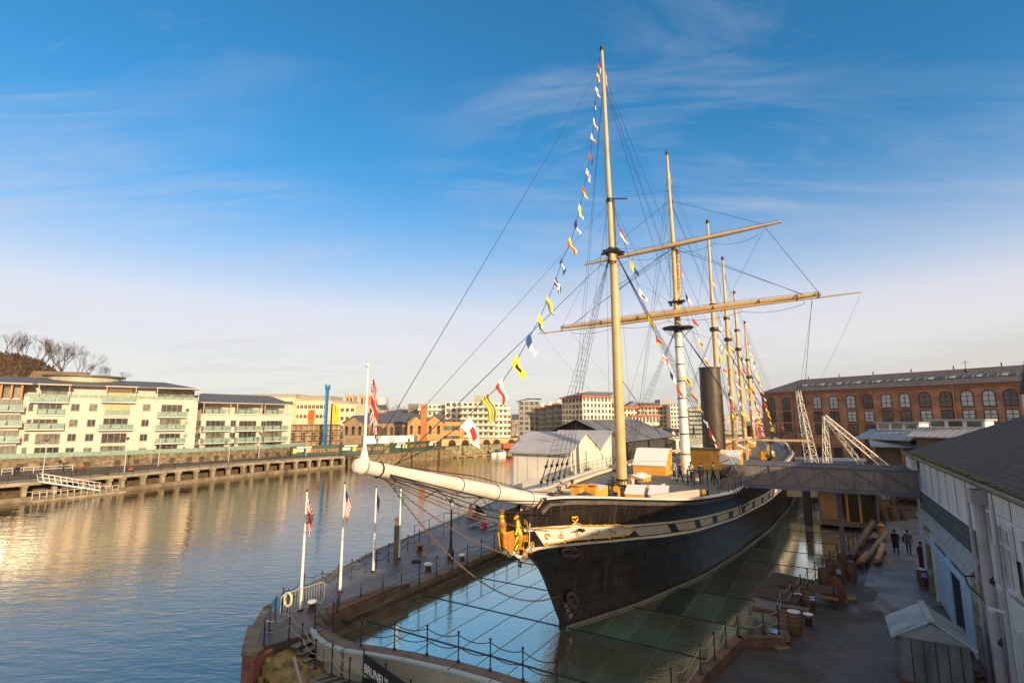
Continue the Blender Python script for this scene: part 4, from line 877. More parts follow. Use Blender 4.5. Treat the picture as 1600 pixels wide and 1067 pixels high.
# ================================================================ generic building helpers
def win_mesh(w_, h_, nx=1, ny=1, fr_=.07, fm=None, pane=None, transom=None):
    """window in the local XZ plane facing -Y, origin bottom-left on the wall"""
    f = MB(); d0, d1 = -.035, .02
    f.box(0, w_, d0, d1, 0, fr_); f.box(0, w_, d0, d1, h_-fr_, h_); f.box(0, fr_, d0, d1, fr_, h_-fr_); f.box(w_-fr_, w_, d0, d1, fr_, h_-fr_)
    for i in range(1, nx): x = w_*i/nx; f.box(x-fr_*.4, x+fr_*.4, d0+.005, d1, fr_, h_-fr_)
    for i in range(1, ny): z = h_*i/ny; f.box(fr_, w_-fr_, d0+.006, d1, z-fr_*.35, z+fr_*.35)
    f.box(-.06, w_+.06, -.10, d1, -.06, 0)
    g = MB().box(fr_*.6, w_-fr_*.6, -.012, .0, fr_*.6, h_-fr_*.6)
    return f.mesh('window', [fm or frame_g]), g.mesh('pane', [pane or glassw])
def put_win(parent, meshes, s, z, off=-.02, nm='window', sub=True):
    a = part(nm, meshes[0], parent, (s, off, z))
    if sub: part('pane', meshes[1], a)
    return a
gl_warm = M('window_sunlit_glass', (.55, .38, .16), .12, (.75, .60, .32), 3, spec=.9, metal=.3)  # gold of the reflected sun is put into the base colour
gl_curt = M('curtained_glass', (.06, .06, .05), .12, (.26, .23, .17), .9, spec=.8)
gl_red = M('dusky_glass', (.035, .03, .03), .12, (.11, .08, .06), 1.2, spec=.8)
balg = M('green_glass_panel', (.17, .26, .21), .15, (.27, .37, .30), 2, spec=.7)
PANES = [glassw, gl_curt, gl_red]
glassw_ = None
def balcony_mesh(w_, dpt=1.3):
    b = MB(); b.box(0, w_, -dpt, 0, -.18, -.02); r = MB()
    for i in range(int(w_/.9)+1): x = min(w_-.03, .03+i*(w_-.06)/max(1, int(w_/.9))); r.box(x-.02, x+.02, -dpt-.02, -dpt+.02, -.02, 1.08)
    r.box(0, w_, -dpt-.03, -dpt+.01, 1.05, 1.1); r.box(0, .04, -dpt, 0, 1.05, 1.1); r.box(w_-.04, w_, -dpt, 0, 1.05, 1.1)
    g = MB(); g.box(.06, w_*.32, -dpt-.012, -dpt+.0, .08, 1.0); g.box(w_*.68, w_-.06, -dpt-.012, -dpt, .08, 1.0); g.box(w_*.36, w_*.64, -dpt-.012, -dpt, .08, 1.0)
    for x in (0.01, w_-.03): g.box(x, x+.012, -dpt+.04, -.04, .08, 1.0)
    return b.mesh('balcony', [frame_w]), r.mesh('rail', [frame_g]), g.mesh('glass_panel', [balg])
def put_balc(parent, ms, s, z):
    a = part('balcony', ms[0], parent, (s, 0, z)); part('balcony_rail', ms[1], a); part('glass_panel', ms[2], a); return a
def ang(P0, P1): return math.atan2(P1[1]-P0[1], P1[0]-P0[0])
# ---------------------------------------------------------------- the cream waterside flats
def z1(x, y): return x/3.5575, 500+y/3.5575
AP0, AP1 = Vector((-108, 84.5)), Vector((-70.4, 115.6))
ZB, ZP = 2.9, 14.1
LA = (AP1-AP0).length
flat = thing('apartment_building', (AP0.x, AP0.y, 0), ang(AP0, AP1), 'long cream waterside apartment block with glass balconies and oval rooftop drum', 'apartment building')
def sA(x, y): return wplane(AP0, AP1, *z1(x, y))
s0 = sA(150, 600)[0]
b = MB().box(0, LA, 0, 16, ZB-2.2, ZP); b.box(-.2, LA+.05, -.06, 0, ZP-.02, ZP+.12)
b.build('wall', [cream], flat)
b = MB().box(2, LA-1.5, 2.4, 15, ZP, ZP+2.7); b.build('penthouse_wall', [cream], flat)
r = MB(); z0 = ZP+2.7; xs = sA(210, 370)[0]; xe = sA(960, 380)[0]
r.add([(-4, .6, z0), (LA+.2, .6, z0), (LA+.2, 16, z0), (-4, 16, z0), (2, 8, z0+1.6), (LA-6, 8, z0+1.6)], [(0, 1, 5, 4), (1, 2, 5), (2, 3, 4, 5), (3, 0, 4), (3, 2, 1, 0)])
r.box(-4, LA+.2, .35, .6, z0-.22, z0+.05)
rf = r.build('roof', [roofslate], flat)
cx0 = sA(410, 330)[0]-5; cx1 = sA(800, 330)[0]-3; c = (cx0+cx1)/2; rx = (cx1-cx0)/2
dr_ = MB(); ell = [(c+rx*.93*math.cos(a), 9+4.3*math.sin(a)) for a in [k*math.pi/16 for k in range(32)]]
dr_.prism(ell, z0+.2, z0+2.05); dr_.build('rooftop_drum', [M('drum_panel', (.34, .30, .20), .5, (.45, .40, .28), .6)], flat)
dr_ = MB(); dr_.prism([(c+rx*1.05*math.cos(a), 9+5*math.sin(a)) for a in [k*math.pi/16 for k in range(32)]], z0+2.05, z0+2.35); dr_.build('drum_roof', [M('drum_roof_grey', (.10, .095, .095), .5)], flat)
# canopies of the penthouse
for xa, xb, ya in ((210, 400, 372), (585, 765, 380), (865, 1110, 385)):
    s_a, s_b = sA(xa, ya)[0], sA(xb, ya)[0]
    MB().box(s_a, s_b, -1.6, 2.2, z0-.28, z0-.05).box(s_a+.2, s_a+.35, -1.3, -1.15, ZP, z0-.28).box(s_b-.35, s_b-.2, -1.3, -1.15, ZP, z0-.28).build('penthouse_canopy', [M('canopy_soffit', (.42, .38, .32), .6)], flat)
    g = MB().box(s_a+.6, s_b-.6, 2.3, 2.38, ZP+.1, z0-.4); g.build('glazing', [gl_warm if xa == 585 else gl_curt], flat)
g = MB()
for i in range(int(LA/1.6)): g.box(1+i*1.6, 2.5+i*1.6, .05, .08, ZP+.12, ZP+.75)
g.build('terrace_balustrade', [balg], flat)
wn1 = [win_mesh(1.35, 1.45, 2, 1, .09, frame_g, p) for p in PANES]; wn2 = [win_mesh(.75, 1.45, 1, 1, .09, frame_g, p) for p in PANES]
rnd = random.Random(11); FL = [ZB+.75+i*2.82 for i in range(4)]
for fi in range(4):
    yy = (729, 652, 572, 485)[fi]
    for k, cols in enumerate(((133, 146, 160, 172), (387, 398, 408, 419), (485, 496, 507, 519), (791, 797, 806, 815))):
        s_, z_ = sA(cols[fi], yy); wv = .75 if k == 0 else 1.35
        put_win(flat, rnd.choice(wn2 if k == 0 else wn1), s_-wv/2, z_-.72)
bays = [((257, 265, 250, 276), (90, 95, 100, 110)), ((625, 633, 642, 652), (112, 115, 118, 122)), ((925, 942, 945, 955), (100, 110, 112, 118))]
lux = {}
for bi_, (cols, _) in enumerate(bays):
    for fi in range(4):
        yy = ((735, 660, 578, 495), (725, 655, 572, 497), (718, 655, 575, 495))[bi_][fi]
        s_, z_ = sA(cols[fi], yy); w_ = (3.6, 4.1, 3.9)[bi_]
        key = (w_, (fi+bi_) % 3 if not (bi_ == 1 and fi == 3) else 9)
        if key not in lux: lux[key] = win_mesh(w_, 2.0, 4, 1, .10, frame_g, PANES[key[1]] if key[1] < 9 else gl_warm)
        put_win(flat, lux[key], s_-w_/2, z_-1.0, nm='patio_window')
ba1, ba2, ba3 = balcony_mesh(5.6), balcony_mesh(3.9, .5), balcony_mesh(5.4)
for cols, yy, ms, w_ in (((276,), (455,), ba1, 5.6), ((285,), (525,), ba2, 3.9), ((250,), (605,), ba1, 5.6), ((660,), (455,), ba1, 5.6), ((652,), (528,), ba2, 3.9), ((642,), (608,), ba1, 5.6), ((955,), (537,), ba3, 5.4), ((945,), (608,), ba3, 5.4), ((942,), (682,), ba3, 5.4)):
    s_, z_ = sA(cols[0], yy[0]); put_balc(flat, ms, s_-w_/2, z_)
for k, col in enumerate(((.03, .03, .03), (.45, .22, .05), (.2, .2, .2), (.2, .04, .03))):
    s_, z_ = sA((1042, 1036, 1030, 1022)[k], (500, 571, 642, 714)[k]); MB().tube([(s_, -.06, z_), (s_, .02, z_)], .36, 14).build('porthole_window', [M('disc%d' % k, col, .5)], flat)
# leftmost balcony stack (stands forward of the wall)
sl = sA(-40, 600)[0]; sr = sA(105, 600)[0]
MB().box(sl-4, sr, -1.0, 0.02, ZB-1, ZP-.2).build('corner_bay', [cream], flat)
for fi in range(4):
    z_ = FL[fi]-.5
    m_ = win_mesh(sr-sl, 1.9, 5, 1, .1, frame_g, M('bay_glass', (.05, .05, .045), .4, (.16, .13, .10), .8, spec=.4)); put_win(flat, m_, sl, z_+.2, off=-1.03, nm='patio_window')
    if fi:
        m_ = balcony_mesh(sr-sl+2.5, 1.2); a = part('balcony', m_[0], flat, (sl-2, -1.0, z_)); part('balcony_rail', m_[1], a); part('glass_panel', m_[2], a)
MB().box(sl-6, sr+1.2, -2.5, 1.5, z0-.35, z0-.12).build('penthouse_canopy', [M('canopy_soffit', (.4, .4, .4), .6)], flat)
p_ = MB()
for t_ in (.1, .5, .9): p_.box(sl+(sr-sl)*t_, sl+(sr-sl)*t_+.3, -1.8, -1.5, ZP-.2, z0-.35)
MB().box(sl-4, sr, -.4, -.3, ZP-.2, z0-.3).build('glazing', [gl_curt], flat)
p_.build('timber_post', [M('orange_timber', (.45, .17, .06), .6)], flat)
# second, stepped block -------------------------------------------
BP0, BP1 = Vector((-70.0, 117.0)), Vector((-57.2, 134.45))
LB = (BP1-BP0).length; ZPB = 11.3
flat2 = thing('apartment_building', (BP0.x, BP0.y, 0), ang(BP0, BP1), 'lower cream apartment block with dark slate roof, stepped along the quay', 'apartment building')
def sB(x, y): return wplane(BP0, BP1, *z1(x, y))
def sB2(x, y): return wplane(BP0, BP1, 300+x/4.571, 560+y/4.571)
MB().box(-.3, LB, 0, 12, ZB-2.2, ZPB).box(1, LB-1, 2, 11, ZPB, ZPB+2.6).build('wall', [cream], flat2)
r = MB(); z0 = ZPB+2.6
r.add([(-1.5, .4, z0), (LB+.6, .4, z0), (LB+.6, 12, z0), (-1.5, 12, z0), (2, 6, z0+2.2), (LB-3, 6, z0+2.2)], [(0, 1, 5, 4), (1, 2, 5), (2, 3, 4, 5), (3, 0, 4), (3, 2, 1, 0)]).box(-1.5, LB+.6, .2, .4, z0-.2, z0+.05)
r.build('roof', [roofslate], flat2)
wb = [win_mesh(1.3, 1.45, 2, 1, .09, frame_g, p) for p in PANES]
for cols, rows in (((1100, 1096, 1090), (575, 645, 710)), ((1296, 1291, 1287), (575, 642, 700))):
    for x, y in zip(cols, rows): s_, z_ = sB(x, y); put_win(flat2, rnd.choice(wb), s_-.65, z_-.7)
for x, y in ((510, 467), (510, 548), (505, 615)): s_, z_ = sB2(x, y); put_win(flat2, rnd.choice(wb), s_-.65, z_-.7)
bB = balcony_mesh(6.2, 1.2); lw = [win_mesh(4.2, 2.1, 4, 1, .1, frame_g, p) for p in PANES]
for cx_, ys in ((170, (395, 492, 578, 632)), (400, (395, 492, 572, 620)), (590, (400, 490, 568, 625))):
    for k, y in enumerate(ys):
        s_, z_ = sB2(cx_-k*3, y-15); put_win(flat2, lw[(k+cx_) % 3], s_-2.1, z_-1.0, nm='patio_window', off=(-.02 if k else 1.9))
        if k in (1, 2): put_balc(flat2, bB, s_-3.1, z_-1.2)
    s_, z_ = sB2(cx_, 335); MB().box(s_-3.6, s_+3.6, -1.2, 2, z0-.25, z0-.05).box(s_-3, s_-2.85, -1, -.9, ZPB, z0-.2).box(s_+2.85, s_+3, -1, -.9, ZPB, z0-.2).build('penthouse_canopy', [M('canopy_soffit', (.42, .38, .32), .6)], flat2)
    m_ = balcony_mesh(4.6, .4); put_balc(flat2, m_, s_-2.3, ZPB)
# terrace wall with small openings, promenade and the pier ----------
tw = thing('terrace_wall', (0, 0, 0), 0, 'long stone terrace wall with square openings and green glass balustrade below the flats', 'wall')
tl = [Vector(p) for p in ((-112, 78.5), (-92.5, 92.5), (-79, 103), (-68.5, 113.5), (-60, 126), (-54.5, 137.5))]
wl = MB(); gl_ = MB(); op = MB()
for a, b_ in zip(tl, tl[1:]):
    d = (b_-a).normalized(); n_ = Vector((-d.y, d.x))
    wl.prism([tuple(a), tuple(b_), tuple(b_+n_*5), tuple(a+n_*5)], .3, ZB+.1)
    gl_.prism([tuple(a+n_*.3), tuple(b_+n_*.3), tuple(b_+n_*.34), tuple(a+n_*.34)], ZB+.1, ZB+.95)
    L_ = (b_-a).length; k = 1.2
    while k < L_-1.2:
        c = a+d*k-n_*.02; op = MB().obox((c.x, c.y), (d.x, d.y), None, .48, .05, 1.05, 2.0); op.build('wall_opening', [M('opening_dark', (.06, .045, .03), .8)], tw); k += 3.1
wl.build('stone_wall', [stone], tw); gl_.build('glass_balustrade', [balg], tw)
prom = M('promenade_paving', (.06, .045, .035), .8, (.12, .095, .075), .4, .2)
pr = [(-112, 60), (-92, 63), (-78.5, 74), (-67, 91), (-56.5, 112), (-48, 125.5), (-44.5, 131), (-41, 134)]
tag(MB().prism([(-115, 80)]+pr[:1]+pr[1:]+[(-54, 140), (-68, 114), (-92, 93)], .62, .85).build('promenade', [prom]), kind='structure')
pier = thing('promenade_edge', (0, 0, 0), 0, 'concrete promenade deck edge on a row of piers above the left bank waterline', 'pier')
ed = [Vector(p) for p in ((-101, 49), (-86, 56.5), (-73.2, 73.2), (-64.9, 86.8), (-61.7, 96.2), (-55.7, 111), (-46.7, 125), (-42, 131.5))]
dk_ = MB(); bm_ = MB()
for a, b_ in zip(ed, ed[1:]):
    d = (b_-a).normalized(); n_ = Vector((-d.y, d.x)); L_ = (b_-a).length
    dk_.prism([tuple(a), tuple(b_), tuple(b_+n_*4.5), tuple(a+n_*4.5)], .42, .9)
    bm_.prism([tuple(a-n_*.5), tuple(b_-n_*.5), tuple(b_+n_*.1), tuple(a+n_*.1)], -1.95, -1.15)
    rw = MB().prism([tuple(a+n_*3.0), tuple(b_+n_*3.0), tuple(b_+n_*3.2), tuple(a+n_*3.2)], -1.9, .42).build('recess_wall', [M('recess_shade', (.07, .045, .025), .9, (.14, .09, .05), 1)], pier)  # dark brown stands in for the deep shade behind the piers
    k = .8
    while k < L_:
        c = a+d*k; q = MB(); q.obox(tuple(c+n_*.2), (d.x, d.y), None, .28, .35, -1.15, .42); q.obox(tuple(c+n_*.5), (d.x, d.y), None, .3, .9, .1, .42)
        q.build('pier', [conc_l], pier); k += 3.5
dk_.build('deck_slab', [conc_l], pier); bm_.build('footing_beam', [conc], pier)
MB().box(-1, 1, -1, 1, -1, .2)
rl = thing('promenade_railing', (0, 0, 0), 0, 'black post and rail barrier along the far promenade edge', 'railing')
rr_ = MB(); k_all = []
for a, b_ in zip(ed[1:], ed[2:]):
    d = (b_-a).normalized(); L_ = (b_-a).length; k = 0
    while k < L_:
        c = a+d*k; MB().tube([(c.x, c.y, .9), (c.x, c.y, 1.95)], .05, 5).ball((c.x, c.y, 1.98), .08, n=5).build('post', [iron], rl); k += 2.4
    rr_.tube([(a.x, a.y, 1.9), (b_.x, b_.y, 1.9)], .025, 4); rr_.tube([(a.x, a.y, 1.45), (b_.x, b_.y, 1.45)], .02, 4)
rr_.build('rail', [iron], rl)
# pontoon with gangway ----------------------------------------------
def seg_thing(nm, P0, P1): return thing(nm, (P0[0], P0[1], 0), ang(P0, P1), None, None)
q0, q1 = pz(50, 782, -1.5), pz(198, 766, -1.5)
Lq = (q1-q0).length
po = thing('pontoon', (q0.x, q0.y, 0), ang(q0, q1), 'pale floating pontoon with railings below the promenade', 'pontoon')
MB().box(0, Lq, 0, 2.6, -1.95, -1.5, 0).build('float', [conc_l], po)
MB().tube([(0, .1, -.5), (Lq*.9, .1, -.5)], .03, 4).tube([(0, 2.4, -.5), (Lq*.9, 2.4, -.5)], .03, 4).add([], []).build('handrail', [frame_w], po)
pp = MB()
for i in range(14): pp.tube([(Lq*.9*i/13, .1, -1.5), (Lq*.9*i/13, .1, -.5)], .025, 4); pp.tube([(Lq*.9*i/13, 2.4, -1.5), (Lq*.9*i/13, 2.4, -.5)], .025, 4)
pp.build('handrail_posts', [frame_w], po)
g0, g1 = pz(68, 753, .95), pz(157, 764, -.95)
ga = thing('access_gangway', (g0.x, g0.y, 0), ang(g0, g1), 'white railed footbridge sloping down to the pontoon', 'gangway'); Lg = ((g1-g0).to_2d()).length
gm_ = MB(); gm_.sweep([(0, 0, .85), (0, 1.4, .85), (0, 1.4, 1.05), (0, 0, 1.05)], (0, 0, 0), (Lg, 0, -2.1)); gm_.build('walkway', [frame_w], ga)
gm_ = MB()
for y in (0, 1.4):
    gm_.tube([(0, y, 2.1), (Lg, y, .0)], .04, 4); gm_.tube([(0, y, 1.6), (Lg, y, -.5)], .03, 4)
    for i in range(11): t_ = i/10; gm_.tube([(Lg*t_, y, 1.05-2.1*t_), (Lg*t_-.3, y, 2.1-2.1*t_)], .03, 4)
gm_.build('handrail', [frame_w], ga)
# lamp standards -----------------------------------------------------
def lamp_post(nm, pos, h_, label, grp='lamp posts along the far promenade'):
    t = thing(nm, pos, 0, label, 'lamp post', grp)
    MB().tube([(0, 0, 0), (0, 0, h_)], [.09, .05], 8).build('post', [M('lamp_grey', (.45, .45, .44), .5)], t)
    MB().lathe((0, 0, h_), [(.06, 0), (.30, .38), (.34, .45), (.34, .5), (.05, .62)], 10).build('lantern', [M('lantern_dark', (.12, .10, .09), .4)], t); return t
lp_labels = ['lamp post behind the white gangway, nearest on the far promenade', 'lamp post in front of the widest cream flats, beside the strollers', 'lamp post before the glass balcony stack at the corner of the flats', 'lamp post below the stepped lower flats', 'lamp post at the end of the stone terrace wall', 'lamp post in front of the dark green hoarding']
lp = None
for (u, v), lb in zip(((66, 745), (194, 737), (247, 728), (357, 721), (404, 716), (478, 712)), lp_labels):
    p = pz(u, v, .9)
    if lp is None: lp = lamp_post('lamp_post', p, 5.4, lb)
    else: dup(lp, p, 0, lb)
# bollards? small white fence left
wf = thing('white_fence', tuple(pz(2, 742, .85)), ang(pz(2, 742, .85), pz(77, 737, .85)), 'low white railing in front of the stone terrace at far left', 'fence')
b = MB(); b.tube([(0, 0, 1), (9.5, 0, 1)], .04, 4); b.tube([(0, 0, .5), (9.5, 0, .5)], .03, 4); b.build('rail', [frame_w], wf)
for i in range(8): MB().tube([(i*1.35, 0, 0), (i*1.35, 0, 1)], .04, 4).build('post', [frame_w], wf)
# ================================================================ hill and bare trees
hill = MB(); hn = 26
hill_pts = []
HU = [(-500, 36), (-100, 36), (0, 34.5), (35, 33.5), (62, 31.5), (90, 27), (110, 22), (135, 17), (180, 13), (240, 8), (330, 3), (450, .5)]
HJ = (150, 165, 180, 195, 215, 250, 300); HF = (0, .45, .82, 1, 1.0, .85, .4)
def hillz(x, yy): return max(.3, itp(HU, 800+800*x/yy*1.0)*itp(list(zip(HJ, HF)), yy)*(yy/200 if yy < 200 else 1))
for j, yy in enumerate(HJ):
    for i in range(46):
        x = yy*(-2.2+1.9*i/45); hill.v.append((x, yy, hillz(x, yy)+random.uniform(-.5, .5)))
for j in range(len(HJ)-1):
    for i in range(45): a = j*46+i; hill.f.append((a, a+1, a+47, a+46)); hill.mi.append(0)
tag(hill.build('hill', [M('hillside', (.10, .055, .025), .95, (.18, .11, .05), .12, .5, 1.5)], smooth=True), kind='structure')
# scrub on the slope
sc = MB(); rnd = random.Random(21)
for i in range(4200):
    yy = rnd.uniform(158, 214); x = yy*rnd.uniform(-1.35, -.72); z = hillz(x, yy); s_ = rnd.uniform(.8, 2.6)
    if z < 1: continue
    for k in range(3):
        a = rnd.uniform(0, 6.3); b_ = rnd.uniform(.5, 1); p = Vector((x, yy, z)); d1 = Vector((math.cos(a)*s_*.5, math.sin(a)*s_*.5, s_*b_)); sd_ = Vector((rnd.uniform(-.3, .3), rnd.uniform(-.3, .3), rnd.uniform(-.1, .1)))*s_*.5
        sc.add([p, p+d1*.6-sd_, p+d1, p+d1*.6+sd_], [(0, 1, 2, 3)])
tag(sc.build('hillside_scrub', [M('brown_scrub', (.045, .028, .016), .95, (.12, .075, .04), .25)]), 'brown leafless scrub covering the hillside behind the flats', 'scrub', kind='stuff')
bark = M('winter_bark', (.055, .035, .025), .9, (.10, .07, .05), 3)
def bare_tree(seed, h_=13., spread=.5):
    rnd = random.Random(seed); tr = MB(); cr2 = MB()
    def grow(p, d, ln, r, lev):
        q = p; pts = [p]; rad = [r]
        for i in range(3):
            d = (d+Vector((rnd.uniform(-.16, .16), rnd.uniform(-.16, .16), rnd.uniform(-.02, .14)))).normalized(); q = q+d*ln/3; pts.append(q); rad.append(r*(1-.14*(i+1)))
        (tr if lev < 2 else cr2).tube(pts, rad, 5 if lev < 2 else 3, cap=False)
        if lev >= 5: return
        for k in range(3 if lev < 4 else 4):
            a = rnd.uniform(0, 6.28); t_ = spread*rnd.uniform(.6, 1.35); u = d.cross(Vector((math.cos(a), math.sin(a), .3))).normalized(); grow(pts[rnd.choice((2, 3, 3))], (d*math.cos(t_)+u*math.sin(t_)+Vector((0, 0, .12))).normalized(), ln*rnd.uniform(.62, .82), r*.56, lev+1)
    grow(Vector((0, 0, 0)), Vector((0, 0, 1)), h_*.34, h_*.018, 0)
    return tr.mesh('trunk', [bark]), cr2.mesh('twigs', [bark])
tms = [bare_tree(s_, 14, .42+.06*(s_ % 3)) for s_ in (1, 2, 3, 4)]
tl_ = [(5, 560, 205), (20, 565, 200), (38, 570, 200), (55, 577, 198), (72, 588, 196), (88, 592, 196), (100, 600, 195), (116, 600, 205), (132, 594, 230), (152, 596, 240), (172, 597, 240), (190, 599, 250)]
lbs = ['bare winter tree at the left edge on the hilltop', 'second bare tree from the left on the hilltop', 'third bare tree from the left on the hilltop', 'fourth bare tree from the left along the hilltop', 'fifth bare tree from the left, where the hill starts to drop', 'tall bare tree, left of the tallest crown on the falling hill', 'bare tree with the tallest crown above the brown slope', 'bare tree at the lower right end of the tall row', 'small bare tree behind the flats, first right of the slope', 'small bare tree just left above the rooftop drum', 'rounded small bare tree above the rooftop drum', 'last small bare tree at the right, above the drum']
for i, (u, v, Y) in enumerate(tl_):
    p = pY(u, v+6, Y); t = thing('bare_tree', (p.x, p.y, p.z-1.2), i*1.3, lbs[i], 'tree', 'bare trees on the hill'); ms = tms[i % 4]
    s_ = (1.0, .95, 1.1, 1.05, 1.15, 1.3, 1.45, 1.15, .8, .8, .75, .62)[i]; t.scale = (s_, s_, s_)
    part('trunk', ms[0], t); part('crown', ms[1], t)
for i in range(22):
    Y_ = random.uniform(165, 200); x_ = Y_*random.uniform(-1.12, -.80); t = thing('bare_tree', (x_, Y_, hillz(x_, Y_)-.6), i*2.1, 'small bare scrub tree on the brown slope below the hilltop trees', 'tree', 'scrub trees on the slope'); ms = tms[i % 4]
    s_ = random.uniform(.4, .62); t.scale = (s_*1.3, s_*1.3, s_); part('trunk', ms[0], t); part('crown', ms[1], t)
bt = MB(); c = pY(95, 590, 170); rfb = thing('house', (c.x, c.y, c.z-9), R(20), 'small brown-roofed house half hidden behind the slate roof', 'house')
MB().box(-7, 7, -4, 4, 0, 7.5).build('wall', [M('house_stone', (.35, .24, .14), .8)], rfb)
MB().sweep([(-7.4, -4.5, 7.4), (-7.4, 4.5, 7.4), (-7.4, 0, 11)], (0, 0, 0), (14.8, 0, 0)).build('roof', [M('brown_tile', (.17, .10, .055), .8, (.24, .15, .09), 1)], rfb)
# ================================================================ town beyond the harbour
def tbuild(nm, u0, u1, vt, Y, label, cat='building', dep=14, wall=None, vb=None, rot=0, Y1=None):
    """upright block whose front spans picture columns u0..u1 at distance Y (Y1 at the right end)"""
    a = pY(u0, vt, Y); b_ = pY(u1, vt, Y1 or Y); t = thing(nm, (a.x, a.y, 0), ang(a, b_), label, cat); w_ = (b_-a).to_2d().length
    MB().box(0, w_, 0, dep, -.5, a.z).build('wall', [wall or cream], t); return t, w_, a.z
def grid(t, w_, rows, cols, wm, x0, x1, z0, z1, ww, skip=(), hv=None):
    for j in range(rows):
        z = z0+(z1-z0)*(j/(max(1, rows-1)))
        for i in range(cols):
            if (i, j) in skip: continue
            x = x0+(x1-x0)*(i/max(1, cols-1)); put_win(t, (wm[(i*7+j*3) % len(wm)],), x-ww/2, z, sub=False)
def flatwin(ww, hh, fm=None, pane=None):
    f = MB(); f.box(-.08, ww+.08, -.03, .0, -.08, hh+.08, 0); f.box(0, ww, -.05, -.02, 0, hh, 1); f.box(ww/2-.04, ww/2+.04, -.07, -.04, 0, hh, 0)
    return f.mesh('window', [fm or frame_g, pane or glassw])
def flatbal(ww):
    f = MB().box(0, ww, -1.1, 0, -.15, 0).box(0, ww, -1.12, -1.08, .0, 1.0, 1).box(0, .05, -1.1, 0, 0, 1.0, 1).box(ww-.05, ww, -1.1, 0, 0, 1.0, 1); return f
wh = M('town_white', (.80, .74, .62), .7, (.70, .62, .50), .3)
oc = M('town_ochre', (.52, .40, .24), .8, (.62, .48, .30), .3)
gy = M('town_grey', (.30, .29, .27), .8, (.40, .38, .35), .3)
lime = M('bath_stone', (.42, .30, .16), .85, (.55, .40, .22), .5, .3)
red_e = M('red_eaves', (.55, .13, .05), .6)
FW = [flatwin(1.3, 1.5), flatwin(1.3, 1.5, pane=gl_curt), flatwin(1.3, 1.5, pane=gl_red)]
FWs = [flatwin(.9, 1.2), flatwin(.9, 1.2, pane=gl_curt)]
# cream institutional block with coloured panels
def z2(x, y): return 300+x/4.571, 560+y/4.571
t, w_, h_ = tbuild('hall_building', 396, 460, 621, 200, 'cream office block with blue panel and small square windows behind the lower flats', wall=M('office_cream', (.66, .55, .36), .8, (.74, .62, .43), .3), dep=26)
grid(t, w_, 1, 6, FWs, 2, 9.5, 16, 16, .9); grid(t, w_, 3, 5, FWs, 11, 15, 6, 15.6, .9); MB().box(8, 11, -.06, .02, 9, 12.5).build('blue_panel', [M('panel_blue', (.05, .18, .40), .5)], t)
MB().box(-.6, w_+.3, .8, 20, h_, h_+1.4).build('roof_parapet', [M('parapet_grey', (.36, .31, .23), .6)], t)
t, w_, h_ = tbuild('office_wing', 460, 515, 626, 203, 'long cream office wing with a tall red panel behind the scaffolding', wall=MATS['office_cream'], dep=22)
lng = [flatwin(1.1, 1.3, M('wfr', (.5, .45, .35), .6), glassw)]
grid(t, w_, 4, 8, lng, 1.5, w_-1.5, 3.0, h_-3.0, 1.1); MB().box(w_*.44, w_*.60, -.35, .02, 2, h_-3.6).build('red_panel', [M('panel_red', (.62, .12, .03), .5)], t)
MB().box(-.3, w_, 1, 16, h_, h_+2.0).build('roof_plant', [MATS['parapet_grey']], t)
t, w_, h_ = tbuild('office_wing', 515, 556, 631, 206, 'cream office wing with a bright yellow panel left of the church towers', wall=MATS['office_cream'], dep=20)
grid(t, w_, 4, 5, lng, 1.2, w_-1.2, 3.0, h_-3.0, 1.1, skip=((1, 0), (1, 1), (1, 2), (1, 3))); MB().box(w_*.12, w_*.38, -.35, .02, 2, h_-.6).build('yellow_panel', [M('panel_yellow', (.75, .50, .04), .5)], t)
MB().box(0, w_-3, 1, 14, h_, h_+1.2).build('roof_parapet', [MATS['parapet_grey']], t)
t, w_, h_ = tbuild('office_block', 362, 400, 619, 235, 'distant flat-roofed block with rooftop plant behind the lower flats', wall=M('far_block', (.40, .36, .28), .7), dep=14)
MB().box(1, w_-1, 1, 8, h_, h_+1).build('roof_plant', [gy], t); grid(t, w_, 1, 8, FWs, 1, w_-1, h_-2.2, h_-2.2, .9)
# cathedral towers
cath = thing('church_tower', tuple(pY(536, 680, 400)[:2])+(0,), 0, 'left of two square pinnacled church towers on the skyline', 'church tower', 'pair of pinnacled church towers')
zt = pY(540, 619, 400).z
MB().box(0, 7.2, 0, 7.2, 0, zt).build('tower', [lime], cath)
for (x, y) in ((.4, .4), (6.8, .4), (6.8, 6.8), (.4, 6.8), (3.6, .3)):
    MB().lathe((x, y, zt), [(.7, 0), (.55, 1.2), (.02, 3.4 if x != 3.6 else 1.8)], 5).build('pinnacle', [lime], cath)
for x in (1.6, 4.2): MB().box(x, x+1.3, -.05, .02, zt-6.5, zt-1.5).build('louvre', [M('louvre_dark', (.06, .05, .04), .8)], cath)
MB().box(-.2, 7.4, -.2, 7.4, zt-.5, zt+.15).build('cornice', [lime], cath)
dup(cath, tuple(pY(559, 680, 400)[:2])+(0,), 0, 'right of two square pinnacled church towers, nearer the flag on the bowsprit')
t, w_, h_ = tbuild('office_tower', 584, 602, 621, 430, 'pale blue glass office tower on the skyline right of the bowsprit flag', wall=M('tower_glass', (.35, .42, .45), .2, (.5, .56, .58), .4))
fr_ = MB()
for i in range(9): fr_.box(w_*i/8-.15, w_*i/8+.15, -.1, 0, 10, h_)
fr_.build('mullions', [frame_w], t)
